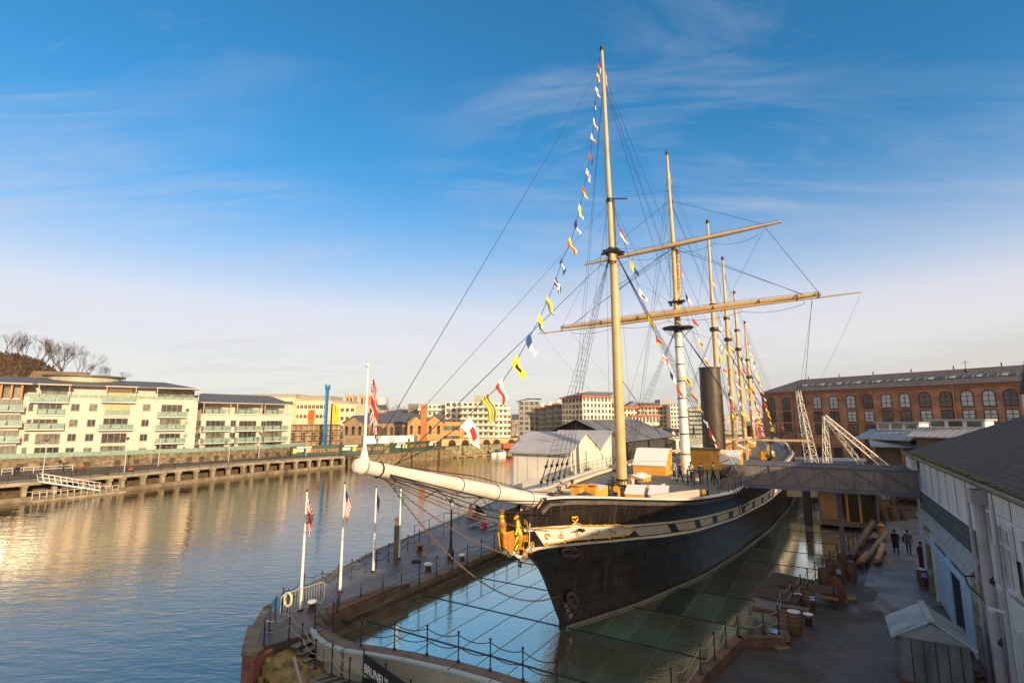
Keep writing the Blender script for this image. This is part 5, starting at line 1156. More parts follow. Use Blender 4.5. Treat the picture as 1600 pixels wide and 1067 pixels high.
# piling rig
p = pY(507, 700, 150); t = thing('piling_rig', (p.x, p.y, .6), R(8), 'tall blue piling rig rising behind the scaffolding', 'piling rig')
zr = pY(508, 604, 150).z-.6; blu = M('rig_blue', (.01, .17, .42), .45)
rg_ = MB().box(-.32, .32, -.1, .3, 0, zr)
for x in (-.42, .42): rg_.box(x-.09, x+.09, -.5, -.3, 0, zr)
for k in range(int(zr/1.2)): rg_.tube([(-.42, -.4, k*1.2), (.42, -.4, k*1.2+1.1)], .06, 4)
rg_.build('mast', [blu], t); MB().box(-.65, -.3, -.5, .5, zr-1, zr+.7).box(.2, .65, -.5, .5, zr-1, zr+.5).build('mast_head', [blu], t)
MB().tube([(1.4, 0, 1), (1.5, 0, zr-5)], .22, 6).tube([(1.5, 0, zr-5), (2.4, 0, zr-5.5), (2.7, 0, zr-8)], .1, 5).build('drive_arm', [iron], t); MB().box(-1, 3.5, -1.5, 1.5, 0, 2.2).build('cab', [blu], t)
# scaffolded building
SP0, SP1 = pY(449, 690, 146), pY(537, 690, 158); t = thing('scaffolded_building', (SP0.x, SP0.y, 0), ang(SP0, SP1), 'building wrapped in many levels of brown scaffolding behind the green hoarding', 'building'); Ls = (SP1-SP0).to_2d().length; hz = pY(449, 665, 146).z
MB().box(.5, Ls-.5, 1.6, 12, 0, hz+.3).build('wall', [M('scaff_wall', (.26, .18, .10), .85, (.42, .31, .19), .6)], t)
for x in list(range(1, int(Ls)-1, 3)): MB().box(x+.5, x+1.6, 1.55, 1.6, 3.6, 6.2).build('window', [gl_red], t)
sc_m = M('scaffold_tube', (.48, .36, .22), .6)
lv = MB(); pol = MB()
for k in range(6):
    z = .9+k*(hz-.6)/5; lv.box(-.6, Ls+.3, 0, 1.2, z-.07, z)
    pol.tube([(-.6, -.05, z+1), (Ls+.3, -.05, z+1)], .05, 4)
for i in range(int(Ls/1.55)+1): x = -.4+i*1.55; pol.tube([(x, 0, 0), (x, 0, hz+1.4)], .055, 4); pol.tube([(x, 1.25, 0), (x, 1.25, hz+1.2)], .05, 4)
for i in range(0, int(Ls), 6): pol.tube([(i, -.05, .6), (i+5, -.05, hz)], .045, 4)
lv.build('scaffold_boards', [sc_m], t); pol.build('scaffold_poles', [sc_m], t)
# green hoarding with lettering
HP = [pz(455, 712, .9), pz(600, 706, .9), pz(679, 699.5, .9)]
hg = M('hoarding_green', (.035, .065, .040), .6, (.05, .085, .055), 1)
for k, (a, b_) in enumerate(((HP[0], HP[1]), (HP[1]+(HP[2]-HP[1])*.10, HP[2]))):
    t = thing('site_hoarding', (a.x, a.y, .6), ang(a, b_), ('long dark green site hoarding lettered BRISTOL YARD twice in orange' if k == 0 else 'shorter dark green site hoarding lettered BRISTOL YARD once, by the brick chimney'), 'hoarding'); Lh = (b_-a).to_2d().length
    MB().box(0, Lh, 0, .1, .0, 2.7).build('panel', [hg], t)
    om = M('hoarding_orange', (.62, .20, .04), .6); wm_ = M('hoarding_white', (.62, .64, .55), .6)
    for x in ((.16, .66) if k == 0 else (.42,)):
        me = text_mesh('BRISTOL YARD', 1.12, om, .01, sp_=1.1); o = part('lettering', me, t, (Lh*x*1.0, -.02, 1.0)); o.rotation_euler = (R(90), 0, 0)
    for x in ((.03, .52) if k == 0 else (.12, .86)):
        MB().box(Lh*x, Lh*x+2.2, -.025, -.005, 1.2, 1.9).box(Lh*x+.5, Lh*x+4.2, -.025, -.005, 2.1, 2.5).box(Lh*x+3, Lh*x+3.9, -.025, -.005, 1.0, 1.9).build('white_notice', [wm_], t)
    for x in ((.0, .62) if k == 0 else (.30,)): MB().box(Lh*x+.4, Lh*x+1.2, -.03, -.005, .9, 2.0).build('sign_square', [M('sign_yellow', (.7, .6, .05), .6)], t)
t = thing('site_entrance', tuple(HP[1]), ang(HP[1], HP[2]), 'small glazed timber doorway between the two green hoardings', 'doorway')
MB().box(0, 4, .2, 3, -.3, 2.2).build('cabin', [M('cabin_warm', (.45, .30, .14), .7)], t)
for i in range(5): MB().box(.2+i*.78, .75+i*.78, .12, .2, -.1, 1.9).build('door_leaf', [gl_curt], t)
# white site cabins
a, b_ = pY(568, 680, 168), pY(652, 680, 176); t = thing('site_cabins', (a.x, a.y, .6), ang(a, b_), 'row of white site cabins above the green hoarding', 'cabin'); Lc = (b_-a).to_2d().length; zc = pY(600, 681, 170).z-.6
MB().box(0, Lc, 0, 3, 0, zc).build('cabin_wall', [white_p], t)
for x in (.35, .55, .75): MB().box(Lc*x, Lc*x+.12, -.03, 0, 0, zc).build('seam', [frame_g], t)
MB().box(Lc*.82, Lc*.82+.7, -.03, .02, zc-2, zc-1).build('window', [glassw], t); MB().box(Lc*.46, Lc*.46+1.4, -.03, .02, .1, zc-.3).build('door', [M('cabin_door', (.4, .4, .4), .6)], t)
# gasworks sheds with gables
def gable_house(nm, u0, u1, vpk, ve, Y, label, dep=16, wall=None, rm=None, wins=3):
    a = pY(u0, ve, Y); b_ = pY(u1, ve, Y); zp_ = pY((u0+u1)/2, vpk, Y).z; w_ = b_.x-a.x
    t = thing(nm, (a.x, a.y, 0), 0, label, 'building')
    MB().sweep([(0, 0, 0), (w_, 0, 0), (w_, 0, a.z), (w_/2, 0, zp_), (0, 0, a.z)], (0, 0, 0), (0, dep, 0)).build('wall', [wall or lime], t)
    MB().sweep([(-.5, -.4, a.z-.2), (w_/2, -.4, zp_+.15), (w_+.5, -.4, a.z-.2), (w_+.5, -.4, a.z+.15), (w_/2, -.4, zp_+.55), (-.5, -.4, a.z+.15)], (0, 0, 0), (0, dep+.8, 0)).build('roof', [rm or roofslate], t)
    for i in range(wins): x = w_*(i+.5)/wins; MB().box(x-.5, x+.5, -.05, .02, a.z-4.2, a.z-1.5).tube([(x, -.05, a.z-1.5), (x, .02, a.z-1.5)], .5, 10).build('arched_window', [gl_red], t)
    return t
gas = M('gasworks_stone', (.22, .15, .09), .85, (.34, .24, .14), .7, .4)
gable_house('stone_shed', 537, 568, 651, 661, 185, 'dark stone gabled shed below the left church tower', wall=gas)
t, w_, h_ = tbuild('stone_shed', 566, 640, 660, 190, 'long stone shed with slate roof and rooftop windows behind the white cabins', wall=gas)
MB().sweep([(-.3, -.5, h_-.1), (-.3, 7, h_+3.6), (-.3, 14, h_-.1)], (0, 0, 0), (w_+.6, 0, 0)).build('roof', [roofslate], t)
for i in range(7): MB().box(w_*(.08+.13*i), w_*(.08+.13*i)+1.0, -.05, .02, h_-5, h_-1.6).build('arched_window', [gl_red], t)
MB().tube([(w_*.33, -.08, h_-4.2), (w_*.33, .02, h_-4.2)], 3.0, 20).build('round_gate', [M('gate_dark', (.10, .07, .04), .8)], t)
gable_house('brick_gable_house', 637, 662, 649, 660, 188, 'left of two warm brick gables beside the round chimney', wall=M('warm_brick', (.42, .24, .09), .85, (.55, .34, .14), .6, .3), wins=2)
gable_house('brick_gable_house', 666, 692, 649, 660, 189, 'right of two warm brick gables, right of the chimney', wall=MATS['warm_brick'], wins=2)
t, w_, h_ = tbuild('brick_warehouse', 690, 722, 659, 190, 'orange brick two-storey block under the modern white flats', wall=M('sunny_brick', (.50, .26, .07), .85, (.58, .33, .11), .5, .2)); grid(t, w_, 2, 4, FW, 1.5, w_-1.5, 2.5, h_-3, 1.3)
p = pY(661.5, 690, 172); t = thing('brick_chimney', (p.x, p.y, 0), 0, 'tall square orange brick chimney with corbelled top by the hoarding', 'chimney'); zc = pY(661, 632, 172).z
MB().box(-.85, .85, -.85, .85, 0, zc-1.2).build('stack', [M('chimney_brick', (.50, .19, .06), .85, (.40, .14, .05), 1.5, .4)], t); MB().box(-1.1, 1.1, -1.1, 1.1, zc-1.2, zc-.5).box(-.95, .95, -.95, .95, zc-.5, zc).build('corbel', [MATS['chimney_brick']], t)
# modern white flats with wrap-round balconies
def slab_flats(u0, u1, vt, Y, n, label, Y1=None, col=None, nb=5, dep=12, balc=True, red=False, pn=None, base=3.):
    t, w_, h_ = tbuild('apartment_building', u0, u1, vt, Y, label, 'apartment building', wall=col or wh, Y1=Y1, dep=dep)
    fh_ = (h_-base)/n
    if red: MB().box(-.6, w_+.6, -.9, 1, h_-.05, h_+.45).build('red_eaves', [red_e], t)
    for j in range(n):
        z = base+j*fh_+.5
        if balc: f = MB().box(-.3, w_+.3, -1.3, -.0, z-.35, z+.55); f.build('balcony_band', [col or wh], t)
        for i in range(nb):
            x = w_*(i+.5)/nb; ww = w_/nb*.62; f = MB().box(-ww/2, ww/2, -.04, .02, 0, fh_*.62); f.box(-.05, .05, -.08, -.04, 0, fh_*.62, 1)
            f.build('window', [PANES[(i+j) % 3], frame_g], t, (x, 0, z+.1))
    return t, w_, h_
slab_flats(655, 696, 632, 212, 5, 'left wing of white balconied flats behind the twin brick gables', nb=6)
slab_flats(696, 723, 628, 208, 6, 'plain white central wing of the modern flats', nb=3, balc=False)
slab_flats(723, 772, 629, 200, 6, 'curving white modern flats behind the large striped flag', nb=6, Y1=196)
slab_flats(772, 793, 631, 196, 6, 'white end tower of the modern flats with wrap-round balconies', nb=3, Y1=201)
t, w_, h_ = tbuild('rooftop_room', 741, 757, 618, 215, 'grey rooftop stair tower above the white modern flats', wall=gy, dep=5)
t, w_, h_ = tbuild('dark_block', 638, 656, 631, 225, 'grey clad block left of the white balconied flats', wall=M('grey_clad', (.22, .17, .13), .7)); grid(t, w_, 4, 4, FWs, 1.2, w_-1.2, 5, h_-2.5, .9)
# right-hand group of flats
t, w_, h_ = slab_flats(811, 843, 627, 215, 7, 'grey curved-roof apartment tower at the left of the far group', col=M('mauve_grey', (.25, .23, .22), .8, (.33, .31, .29), .4), nb=4, balc=False)
MB().add([(-1, -1, h_), (w_+1, -1, h_+1.2), (w_+1, 13, h_+1.2), (-1, 13, h_), (w_*.4, -1, h_+1.3), (w_*.4, 13, h_+1.3)], [(0, 4, 5, 3), (4, 1, 2, 5), (0, 1, 4)]).build('curved_roof', [M('roof_dark', (.09, .085, .08), .6)], t)
for k, (u0, u1, vt) in enumerate(((841, 853, 634), (853, 865, 631), (865, 878, 629))):
    lab = ('lowest grey stepped flats, left step with red roof edge', 'middle step of the grey flats with red roof edge', 'highest step of the grey flats beside the cream block')[k]
    t, w_, h_ = slab_flats(u0, u1, vt+4, 213-2*k, 6, lab, col=M('stepped_grey', (.30, .29, .26), .8, (.38, .36, .31), .3), nb=4, balc=False, red=True)
    MB().add([(1, .5, h_+.4), (w_*.7, .5, h_+.4), (w_*.7, .5, h_+2.8), (1, .5, h_+.9), (1, 6, h_+.4), (w_*.7, 6, h_+.4), (w_*.7, 6, h_+2.8), (1, 6, h_+.9)], [(0, 1, 2, 3), (5, 4, 7, 6), (3, 2, 6, 7), (1, 5, 6, 2), (4, 0, 3, 7)]).build('roof_dormer', [wh], t)
t, w_, h_ = slab_flats(878, 910, 623, 198, 7, 'cream corner of the large red-eaved flats left of the foremast', Y1=190, col=M('flats_cream', (.62, .54, .40), .8, (.70, .62, .47), .3), nb=6, balc=False, red=True)
t, w_, h_ = slab_flats(910, 955, 620, 190, 7, 'sunlit cream front of the large red-eaved flats beside the foremast', Y1=196, nb=8, balc=False, red=True)
MB().sweep([(-1, -1, h_+.4), (w_/2, 6, h_+2.4), (-1, 13, h_+.4)], (0, 0, 0), (w_, 0, 0)).build('roof', [M('flats_roof', (.18, .17, .17), .7)], t)
t, w_, h_ = tbuild('rooftop_room', 904, 922, 612, 205, 'cream rooftop box above the red-eaved flats', wall=cream, dep=6)
slab_flats(955, 975, 631, 200, 6, 'narrow cream flats hidden mostly behind the foremast', nb=4, balc=False, red=True)
t, w_, h_ = slab_flats(974, 996, 638, 205, 6, 'cream flats with a sloped grey roof right of the foremast', nb=4, balc=False, red=True)
MB().sweep([(0, 0, h_+.4), (w_, 0, h_+.4), (w_*.8, 0, h_+3), (w_*.4, 0, h_+1.5)], (0, 0, 0), (0, 8, 0)).build('roof', [M('flats_roof', (.18, .17, .17), .7)], t)
t, w_, h_ = slab_flats(995, 1047, 636, 205, 7, 'long grey-cream flats with dark attic between foremast and mainmast', col=M('flats_greycream', (.42, .38, .30), .8, (.52, .47, .38), .3), nb=9, balc=False, red=True)
MB().box(0, w_*.75, 2, 9, h_+.4, h_+1.8).build('attic', [M('attic_dark', (.08, .07, .07), .6)], t)
t, w_, h_ = tbuild('rooftop_room', 1031, 1052, 624, 215, 'grey boxy rooftop storey left of the mainmast', wall=gy, dep=8)
t, w_, h_ = slab_flats(1047, 1075, 631, 200, 8, 'tall pale tower of flats close beside the mainmast', nb=6, balc=False)
t, w_, h_ = slab_flats(1075, 1098, 636, 200, 7, 'grey glass balconied building between mainmast and funnel', col=M('glassy_grey', (.28, .30, .28), .5), nb=5)
# low terrace in front
t, w_, h_ = slab_flats(988, 1030, 650, 180, 3, 'low cream houses with red eaves in front of the long flats', nb=8, balc=False, red=True)
for k, (u, vp) in enumerate(((1053, 672), (1063, 673))):
    a = gable_house('white_gable_house', u-5, u+5, vp, vp+9, 150, ('left' if k == 0 else 'right')+' of two small white gabled boathouses by the mainmast', wall=white_p, rm=M('brown_roof', (.16, .11, .08), .8), dep=10, wins=1)
gable_house('dark_roof_house', 1020, 1050, 669, 676, 162, 'dark-roofed low building at the right end of the grey transit shed', wall=gy, rm=M('brown_roof', (.16, .11, .08), .8), wins=3)
# stone viaduct wall with arches + quay steps + floating pontoon
a, b_ = pY(690, 690, 182), pY(822, 690, 192); t = thing('arched_quay_wall', (a.x, a.y, 0), ang(a, b_), 'sandstone quay wall with low dark arches beneath the modern flats', 'wall'); La = (b_-a).to_2d().length; za = pY(760, 685, 187).z
MB().box(0, La, 0, 3, -.5, za).build('stone_wall', [lime], t)
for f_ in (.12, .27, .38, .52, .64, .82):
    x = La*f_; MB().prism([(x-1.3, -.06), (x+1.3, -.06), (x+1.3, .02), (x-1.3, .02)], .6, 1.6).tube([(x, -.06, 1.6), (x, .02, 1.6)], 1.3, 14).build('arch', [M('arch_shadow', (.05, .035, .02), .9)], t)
a, b_ = Vector((-19, 164, 0)), Vector((2, 187, 0)); t = thing('lower_quay_wall', (a.x-2, a.y-2, 0), ang(a, b_), 'weedy lower stone quay wall behind the floating pontoon', 'wall')
MB().box(0, 36, -.4, 3, -2.2, 1.6).build('stone_wall', [M('weedy_stone', (.20, .17, .09), .9, (.34, .30, .16), 1, .5, mortar=(.10, .09, .05), kind='brick', bw=.9, bh=.4)], t)
a, b_ = pz(714, 714, -1.6), pz(835, 707, -1.6); t = thing('floating_pontoon', tuple(a), ang(a, b_), 'long low timber pontoon floating in front of the far quay wall', 'pontoon'); Lp = (b_-a).to_2d().length
MB().box(0, Lp, 0, 2.5, -.3, .25).build('deck', [M('pontoon_wood', (.34, .24, .13), .8)], t)
for i in range(9): MB().box(Lp*i/9+.5, Lp*i/9+2.6, -.1, 0, -.4, .0).build('float', [iron], t)
p = pY(827, 694, 186); t = thing('market_tent', (p.x, p.y, .6), 0, 'small white peaked tent on the far quay', 'tent'); MB().lathe((0, 0, 0), [(2.6, 2.2), (2.6, 2.5), (.15, 4.3), (.02, 4.5)], 4).build('canopy', [white_p], t)
for x in (-1.7, 1.7): MB().tube([(x, -1, 0), (x, -1, 2.3)], .06, 4).build('leg', [frame_w], t)
for k, (u, v, c, w1, h1, nm, lb) in enumerate(((794, 701, (.65, .10, .04), 3.2, 1.5, 'awning', 'bright red awning on the far pontoon'), (812, 700, (.45, .14, .10), 3, 1.2, 'awning', 'dull red awning right of the bright one'))):
    p = pY(u, v, 180); t = thing(nm, (p.x, p.y, -1.35), 0, lb, 'awning'); MB().sweep([(-w1/2, -1, 1.6), (-w1/2, 1, 1.6), (-w1/2, 0, 1.6+h1)], (0, 0, 0), (w1, 0, 0)).build('canvas', [M(nm+str(k), c, .7)], t)
    for x in (-w1/2+.1, w1/2-.1): MB().tube([(x, 0, 0), (x, 0, 1.7)], .05, 4).build('leg', [frame_w], t)
# small craft
def boat(nm, p, rz, ln, hullm, cabm, label, mastz=0, grp=None):
    t = thing(nm, p, rz, label, 'boat', grp); h = MB(); w_ = ln*.15; P = []
    for i in range(9):
        f_ = i/8; bw_ = w_*math.sin(math.pi*(.18+.82*f_))**.6 if f_ < 1 else .02
        bw_ = w_*(1-(f_**3)); P.append([(ln*(f_-.5), -bw_, .9+.3*f_), (ln*(f_-.5), -bw_*.6, -.1), (ln*(f_-.5), bw_*.6, -.1), (ln*(f_-.5), bw_, .9+.3*f_)])
    for a, b2 in zip(P, P[1:]):
        for k in range(3): h.add([a[k], b2[k], b2[k+1], a[k+1]], [(0, 1, 2, 3)])
        h.add([a[3], b2[3], b2[0], a[0]], [(0, 1, 2, 3)])
    h.add(P[0], [(0, 1, 2, 3)]); h.build('hull', [hullm], t)
    MB().box(-ln*.25, ln*.12, -w_*.6, w_*.6, .9, 2.1).sweep([(ln*.12, -w_*.6, .9), (ln*.22, -w_*.6, .95), (ln*.12, -w_*.6, 2.0)], (0, 0, 0), (0, w_*1.2, 0)).build('cabin', [cabm], t)
    MB().box(-ln*.22, ln*.08, -w_*.62, w_*.62, 1.45, 1.85).build('cabin_window', [glassw], t)
    if mastz: MB().tube([(0, 0, 2), (0, 0, mastz)], .07, 5).build('mast', [frame_w], t)
    return t
wb_ = M('boat_blue', (.03, .06, .18), .4); wr = M('boat_red', (.30, .03, .02), .5)
for k, (u, v, Y, ln, hm, cm, mz, lb) in enumerate(((779, 709, 172, 5, white_p, wb_, 0, 'small white motor boat with blue cabin by the far pontoon'), (807, 707, 180, 6, wb_, white_p, 0, 'blue narrow boat with white cabin beside the red awnings'), (1140, 672, 260, 14, white_p, white_p, 14, 'white cruiser with tall mast beyond the ship, left of the others'), (1152, 674, 240, 13, iron, white_p, 12, 'black-hulled boat with white cabin beyond the third mast'), (1165, 671, 270, 15, white_p, wb_, 14, 'large white boat with blue cabin in the far marina'), (1174, 675, 235, 12, wr, white_p, 0, 'red-hulled boat in the far marina'), (1184, 673, 250, 13, white_p, white_p, 13, 'white boat moored in front of the red-roofed boathouse'), (1012, 668, 210, 6, white_p, white_p, 0, 'small white boat beyond the grey transit shed'))):
    p = pY(u, v, Y); boat('moored_boat', (p.x, p.y, -1.8), R(15+23*k), ln, hm, cm, lb, mz)
gable_house('red_roof_boathouse', 1176, 1194, 660, 665, 290, 'boathouse with a red and white roof in the far marina', wall=M('boathouse_red', (.30, .05, .05), .7), rm=M('pale_roof', (.5, .5, .5), .6), dep=12)
for k, (u0, u1, vt, Y, c_, lb) in enumerate(((556, 584, 636, 250, lime, 'sandstone block between the church towers and the glass tower'), (602, 640, 648, 275, wh, 'low pale block under the skyline trees'), (345, 372, 622, 260, gy, 'grey distant block peeping over the lower flats'), (786, 800, 648, 290, gas, 'dark brown distant block beside the modern white flats'), (938, 962, 634, 250, oc, 'ochre block behind the foremast'), (1098, 1130, 640, 255, gas, 'brown warehouse block glimpsed beside the funnel'), (1128, 1160, 652, 330, gy, 'low grey waterside building beyond the ship masts'), (1150, 1178, 650, 360, lime, 'pale stone building beyond the far marina'))):
    t, w_, h_ = tbuild('distant_building', u0, u1, vt, Y, lb, wall=c_, dep=12); MB().box(w_*.2, w_*.6, 2, 8, h_, h_+1.6).build('roof_plant', [gy], t)
    grid(t, w_, 3, max(3, int(w_/3.5)), FWs, 1.6, w_-1.6, h_-8.5, h_-2.2, .9)
# wooded ridge far off, street trees
rg = MB(); rnd = random.Random(9)
for i in range(60):
    x = -260+i*28; z = 16+9*math.sin(i*.5)+rnd.uniform(-2, 2) if i < 30 else 26+7*math.sin(i*.31)+rnd.uniform(-2, 2); rg.v += [(x, 780, -1), (x, 830, z)]; rg.v += [(x, 900, z*.9)]
for i in range(59):
    a = i*3
    for k in (0, 1): rg.f.append((a+k, a+3+k, a+4+k, a+1+k)); rg.mi.append(0)
tag(rg.build('far_hills', [M('far_ridge', (.10, .095, .10), .95, (.15, .14, .14), .02)]), kind='structure')
tms2 = [bare_tree(s_, 9, .5) for s_ in (21, 22)]
for k, (u, v, Y, lb) in enumerate(((609, 655, 260, 'left bare tree on the skyline right of the glass office tower'), (622, 655, 262, 'middle bare tree on the skyline right of the glass office tower'), (633, 656, 258, 'right bare tree on the skyline, nearest the grey clad block'), (797, 690, 205, 'dark tree in the gap right of the white modern flats'), (804, 690, 212, 'second dark tree in the gap beside the grey tower'), (1037, 690, 170, 'bare brown tree in front of the long flats'))):
    p = pY(u, v, Y); t = thing('bare_tree', (p.x, p.y, .5 if v > 680 else p.z-2), k, lb, 'tree'); ms = tms2[k % 2]; part('trunk', ms[0], t); part('crown', ms[1], t); t.scale = (1.1, 1.1, 1.1)
for k, (u0, u1, vt, Y, lb) in enumerate(((600, 640, 652, 240, 'low distant roofs below the skyline trees'), (793, 812, 655, 300, 'low dark distant building in the gap between the flats'), (690, 705, 650, 300, 'low distant building behind the brick block'), (560, 600, 640, 300, 'sandstone building below the right church tower'))):
    t, w_, h_ = tbuild('distant_building', u0, u1, vt, Y, lb, wall=(gas, gy, gas, lime)[k]); MB().sweep([(-.3, -.5, h_), (-.3, 6, h_+3), (-.3, 12, h_)], (0, 0, 0), (w_, 0, 0)).build('roof', [roofslate], t)
# ================================================================ white double-gabled boatshed and grey transit shed
wsh = M('shed_white', (.70, .64, .54), .7, (.78, .72, .62), .4, .1)
t = thing('white_boatshed', (SX, SY, 0), SHIP_RZ, 'white boatshed with two steep gables on the quay beyond the bow', 'shed')
wsh2 = corrugated_ = None
lxg = -14.; xb = -21.6; y0_, ym, y1_ = 31.5, 41.0, 50.0; ze, zp_ = 6.0, 8.25
shw = MB()
for a, b_ in ((y0_, ym), (ym, y1_)):
    m_ = (a+b_)/2; shw.sweep([(lxg, a, ZQ), (lxg, b_, ZQ), (lxg, b_, ze), (lxg, m_, zp_), (lxg, a, ze)], (lxg, 0, 0), (xb, 0, 0))
shw.build('wall', [wsh], t)
for a, b_ in ((y0_, ym), (ym, y1_)):
    m_ = (a+b_)/2; MB().sweep([(lxg+.25, a-.35, ze-.1), (lxg+.25, m_, zp_+.03), (lxg+.25, b_, ze+.03), (lxg+.25, b_, ze+.2), (lxg+.25, m_, zp_+.2), (lxg+.25, a-.35, ze+.07)], (lxg+.25, 0, 0), (xb-.6, 0, 0)).build('roof', [M('shed_roof_grey', (.36, .36, .38), .6, (.44, .44, .46), .4)], t)
MB().box(lxg, lxg+1.6, 38.6, 43, 2.9, 3.05).tube([(lxg+1.5, 38.8, .6), (lxg+1.5, 38.8, 2.9)], .06, 4).tube([(lxg+1.5, 42.8, .6), (lxg+1.5, 42.8, 2.9)], .06, 4).build('porch', [frame_w], t)
MB().box(lxg, lxg+.06, 39.9, 41.1, ZQ, 2.7).build('door', [M('door_brown', (.16, .10, .06), .6)], t)
MB().box(lxg, lxg+.05, 34, 37, 2.6, 4.2).build('faded_panel', [M('faded_panel', (.66, .60, .50), .7)], t)
MB().box(lxg-4.5, lxg-.0, y0_-3.2, y0_-.1, ZQ, 2.9).build('lean_to', [wsh], t)
for y in (32.2, 36.2, 45.5): MB().tube([(lxg+.08, y, ZQ), (lxg+.08, y, 6.1)], .06, 6).build('downpipe', [frame_g], t)
for i in range(9): MB().box(lxg-.0, lxg+.025, 31.6+i*2.05, 31.64+i*2.05, ZQ, 5.9).build('board_seam', [M('seam_shadow', (.40, .37, .30), .8)], t)
for i in range(5): MB().box(xb+.6+i*1.4, xb+.64+i*1.4, y0_-.025, y0_, ZQ, 5.8).build('board_seam', [MATS['seam_shadow']], t)
MB().tube([(lxg+.4, y0_-.42, 5.86), (xb-.5, y0_-.42, 5.86)], .07, 6).build('gutter', [frame_g], t)
t = thing('transit_shed', (SX, SY, 0), SHIP_RZ, 'long dark grey transit shed with hipped grey roof behind the white boatshed', 'shed')
g0_, g1_ = 52, 84; xf, xk = -15., -29.; zh, zr_ = 6.6, 9.95
MB().box(xk, xf, g0_, g1_, ZQ, zh).build('wall', [M('transit_boards', (.05, .045, .045), .7, (.09, .08, .075), .6, .3, stretch=(1, 3, .3))], t)
MB().add([(xk-.8, g0_-.8, zh), (xf+.8, g0_-.8, zh), (xf+.8, g1_+.8, zh), (xk-.8, g1_+.8, zh), ((xk+xf)/2, g0_-.8, zr_), ((xk+xf)/2, g1_-1, zr_)], [(1, 2, 5, 4), (2, 3, 5), (3, 0, 4, 5)]).build('roof', [M('transit_roof', (.16, .165, .18), .6, (.21, .215, .23), .4, .1)], t)
MB().sweep([(xk, g0_-.02, ZQ), (xf, g0_-.02, ZQ), (xf, g0_-.02, zh), ((xk+xf)/2, g0_-.02, zr_-.12), (xk, g0_-.02, zh)], (0, g0_-.02, 0), (0, g0_-.10, 0)).build('gable_wall', [M('black_gable', (.022, .018, .02), .7)], t)
for i in range(15):
    y = g0_+.6+i*2.1; MB().tube([(xf+.75, y, zh+.04), ((xk+xf)/2+.1, y, zr_+.03)], .05, 4).build('roof_seam', [M('roof_seam_grey', (.11, .115, .13), .6)], t)
for i in range(8): MB().box(xf, xf+.06, g0_+2+i*4.2, g0_+4.6+i*4.2, 1, 4.6).build('sliding_door', [M('slide_dark', (.035, .03, .03), .7)], t)
# quay railings starboard side beyond bow
# ================================================================ brick warehouse on the right
WH0, WH1 = Vector((69.8, 144)), Vector((69.8+.515*66, 144-.857*66))
wt = thing('brick_warehouse', (WH0.x, WH0.y, 0), ang(WH0, WH1), 'large red-brown brick warehouse with rows of tall arched windows and slate roof', 'warehouse'); LW = 66
wbk = M('warehouse_brick', (.54, .255, .145), .85, (.43, .19, .10), .3, .3, mortar=(.26, .15, .10), kind='brick', bw=.9, bh=.3)
hE = 17.2
MB().box(0, LW, 0, 16, 0, hE).box(-.15, LW+.2, -.2, 0, hE-.7, hE, 1).box(-.1, LW+.1, -.12, 0, 3.2, 3.9, 1).build('wall', [wbk, M('wh_cornice', (.34, .14, .08), .8)], wt)
MB().add([(-.5, -.6, hE), (LW+.5, -.6, hE), (LW+.5, 16.5, hE), (-.5, 16.5, hE), (7, 8, hE+3.7), (LW+.5, 8, hE+3.7)], [(0, 1, 5, 4), (1, 2, 5), (2, 3, 4, 5), (3, 0, 4), (3, 2, 1, 0)]).build('roof', [M('wh_roof', (.085, .07, .07), .75, (.13, .11, .105), 1.2, .3)], wt)
def z7(x, y): return 1180+x/3.81, 560+y/3.81
def sW(x, y): return wplane(WH0, WH1, *z7(x, y))
aw = []
def arch_win(ww, hh, pane, arch=True):
    f = MB(); n = 10; pts = [(-ww/2, 0), (ww/2, 0)]
    pts += [(ww/2*math.cos(a), hh-ww/2+ww/2*math.sin(a)) for a in [math.pi*k/n for k in range(n+1)]] if arch else [(ww/2, hh), (-ww/2, hh)]
    f.add([(x, -.02, z) for x, z in pts], [tuple(range(len(pts)))], 1)
    for k in range(len(pts)): a = pts[k]; b_ = pts[(k+1) % len(pts)]; f.tube([(a[0], -.04, a[1]), (b_[0], -.04, b_[1])], .09, 4, 0)
    f.box(-.04, .04, -.07, -.02, 0, hh-.1, 0)
    for z in (hh*.33, hh*.66): f.box(-ww/2, ww/2, -.07, -.02, z-.05, z+.05, 0)
    return f.mesh('window', [M('wh_frame', (.05, .04, .045), .6), pane])
brt = M('wh_bright_glass', (.30, .34, .33), .12, (.50, .52, .46), 1.0, spec=.9); drk = M('wh_dark_glass', (.02, .018, .02), .1, (.05, .04, .045), 2, spec=.8)
AWm = [arch_win(2.0, 3.2, p) for p in (drk, brt, gl_red)]; SWm = [arch_win(2.0, 2.5, p, False) for p in (drk, brt, gl_red)]
rnd = random.Random(4)
colx = (95, 185, 275, 370, 467, 570, 672, 782, 892, 1012, 1138, 1265, 1395, 1525)
pick = {0: 0, 1: 0, 3: 1, 4: 1, 5: 1, 6: 0, 7: 1, 8: 1, 9: 2, 10: 2, 11: 1, 12: 1, 13: 0}
for i, x in enumerate(colx):
    s_ = sW(x, 260)[0]; put_win(wt, (AWm[pick.get(i, 0)], None), s_, 12.6, sub=False, off=-.03)
    for z, k in ((9.4, rnd.randrange(3)), (6.3, rnd.randrange(3)), (.6, 0)): put_win(wt, (SWm[k if i not in (11, 12) else 1], None), s_, z, sub=False, off=-.03)
    MB().box(s_-1.15, s_+1.15, -.07, .0, 12.25, 12.55).build('sill_band', [MATS['wh_cornice']], wt)
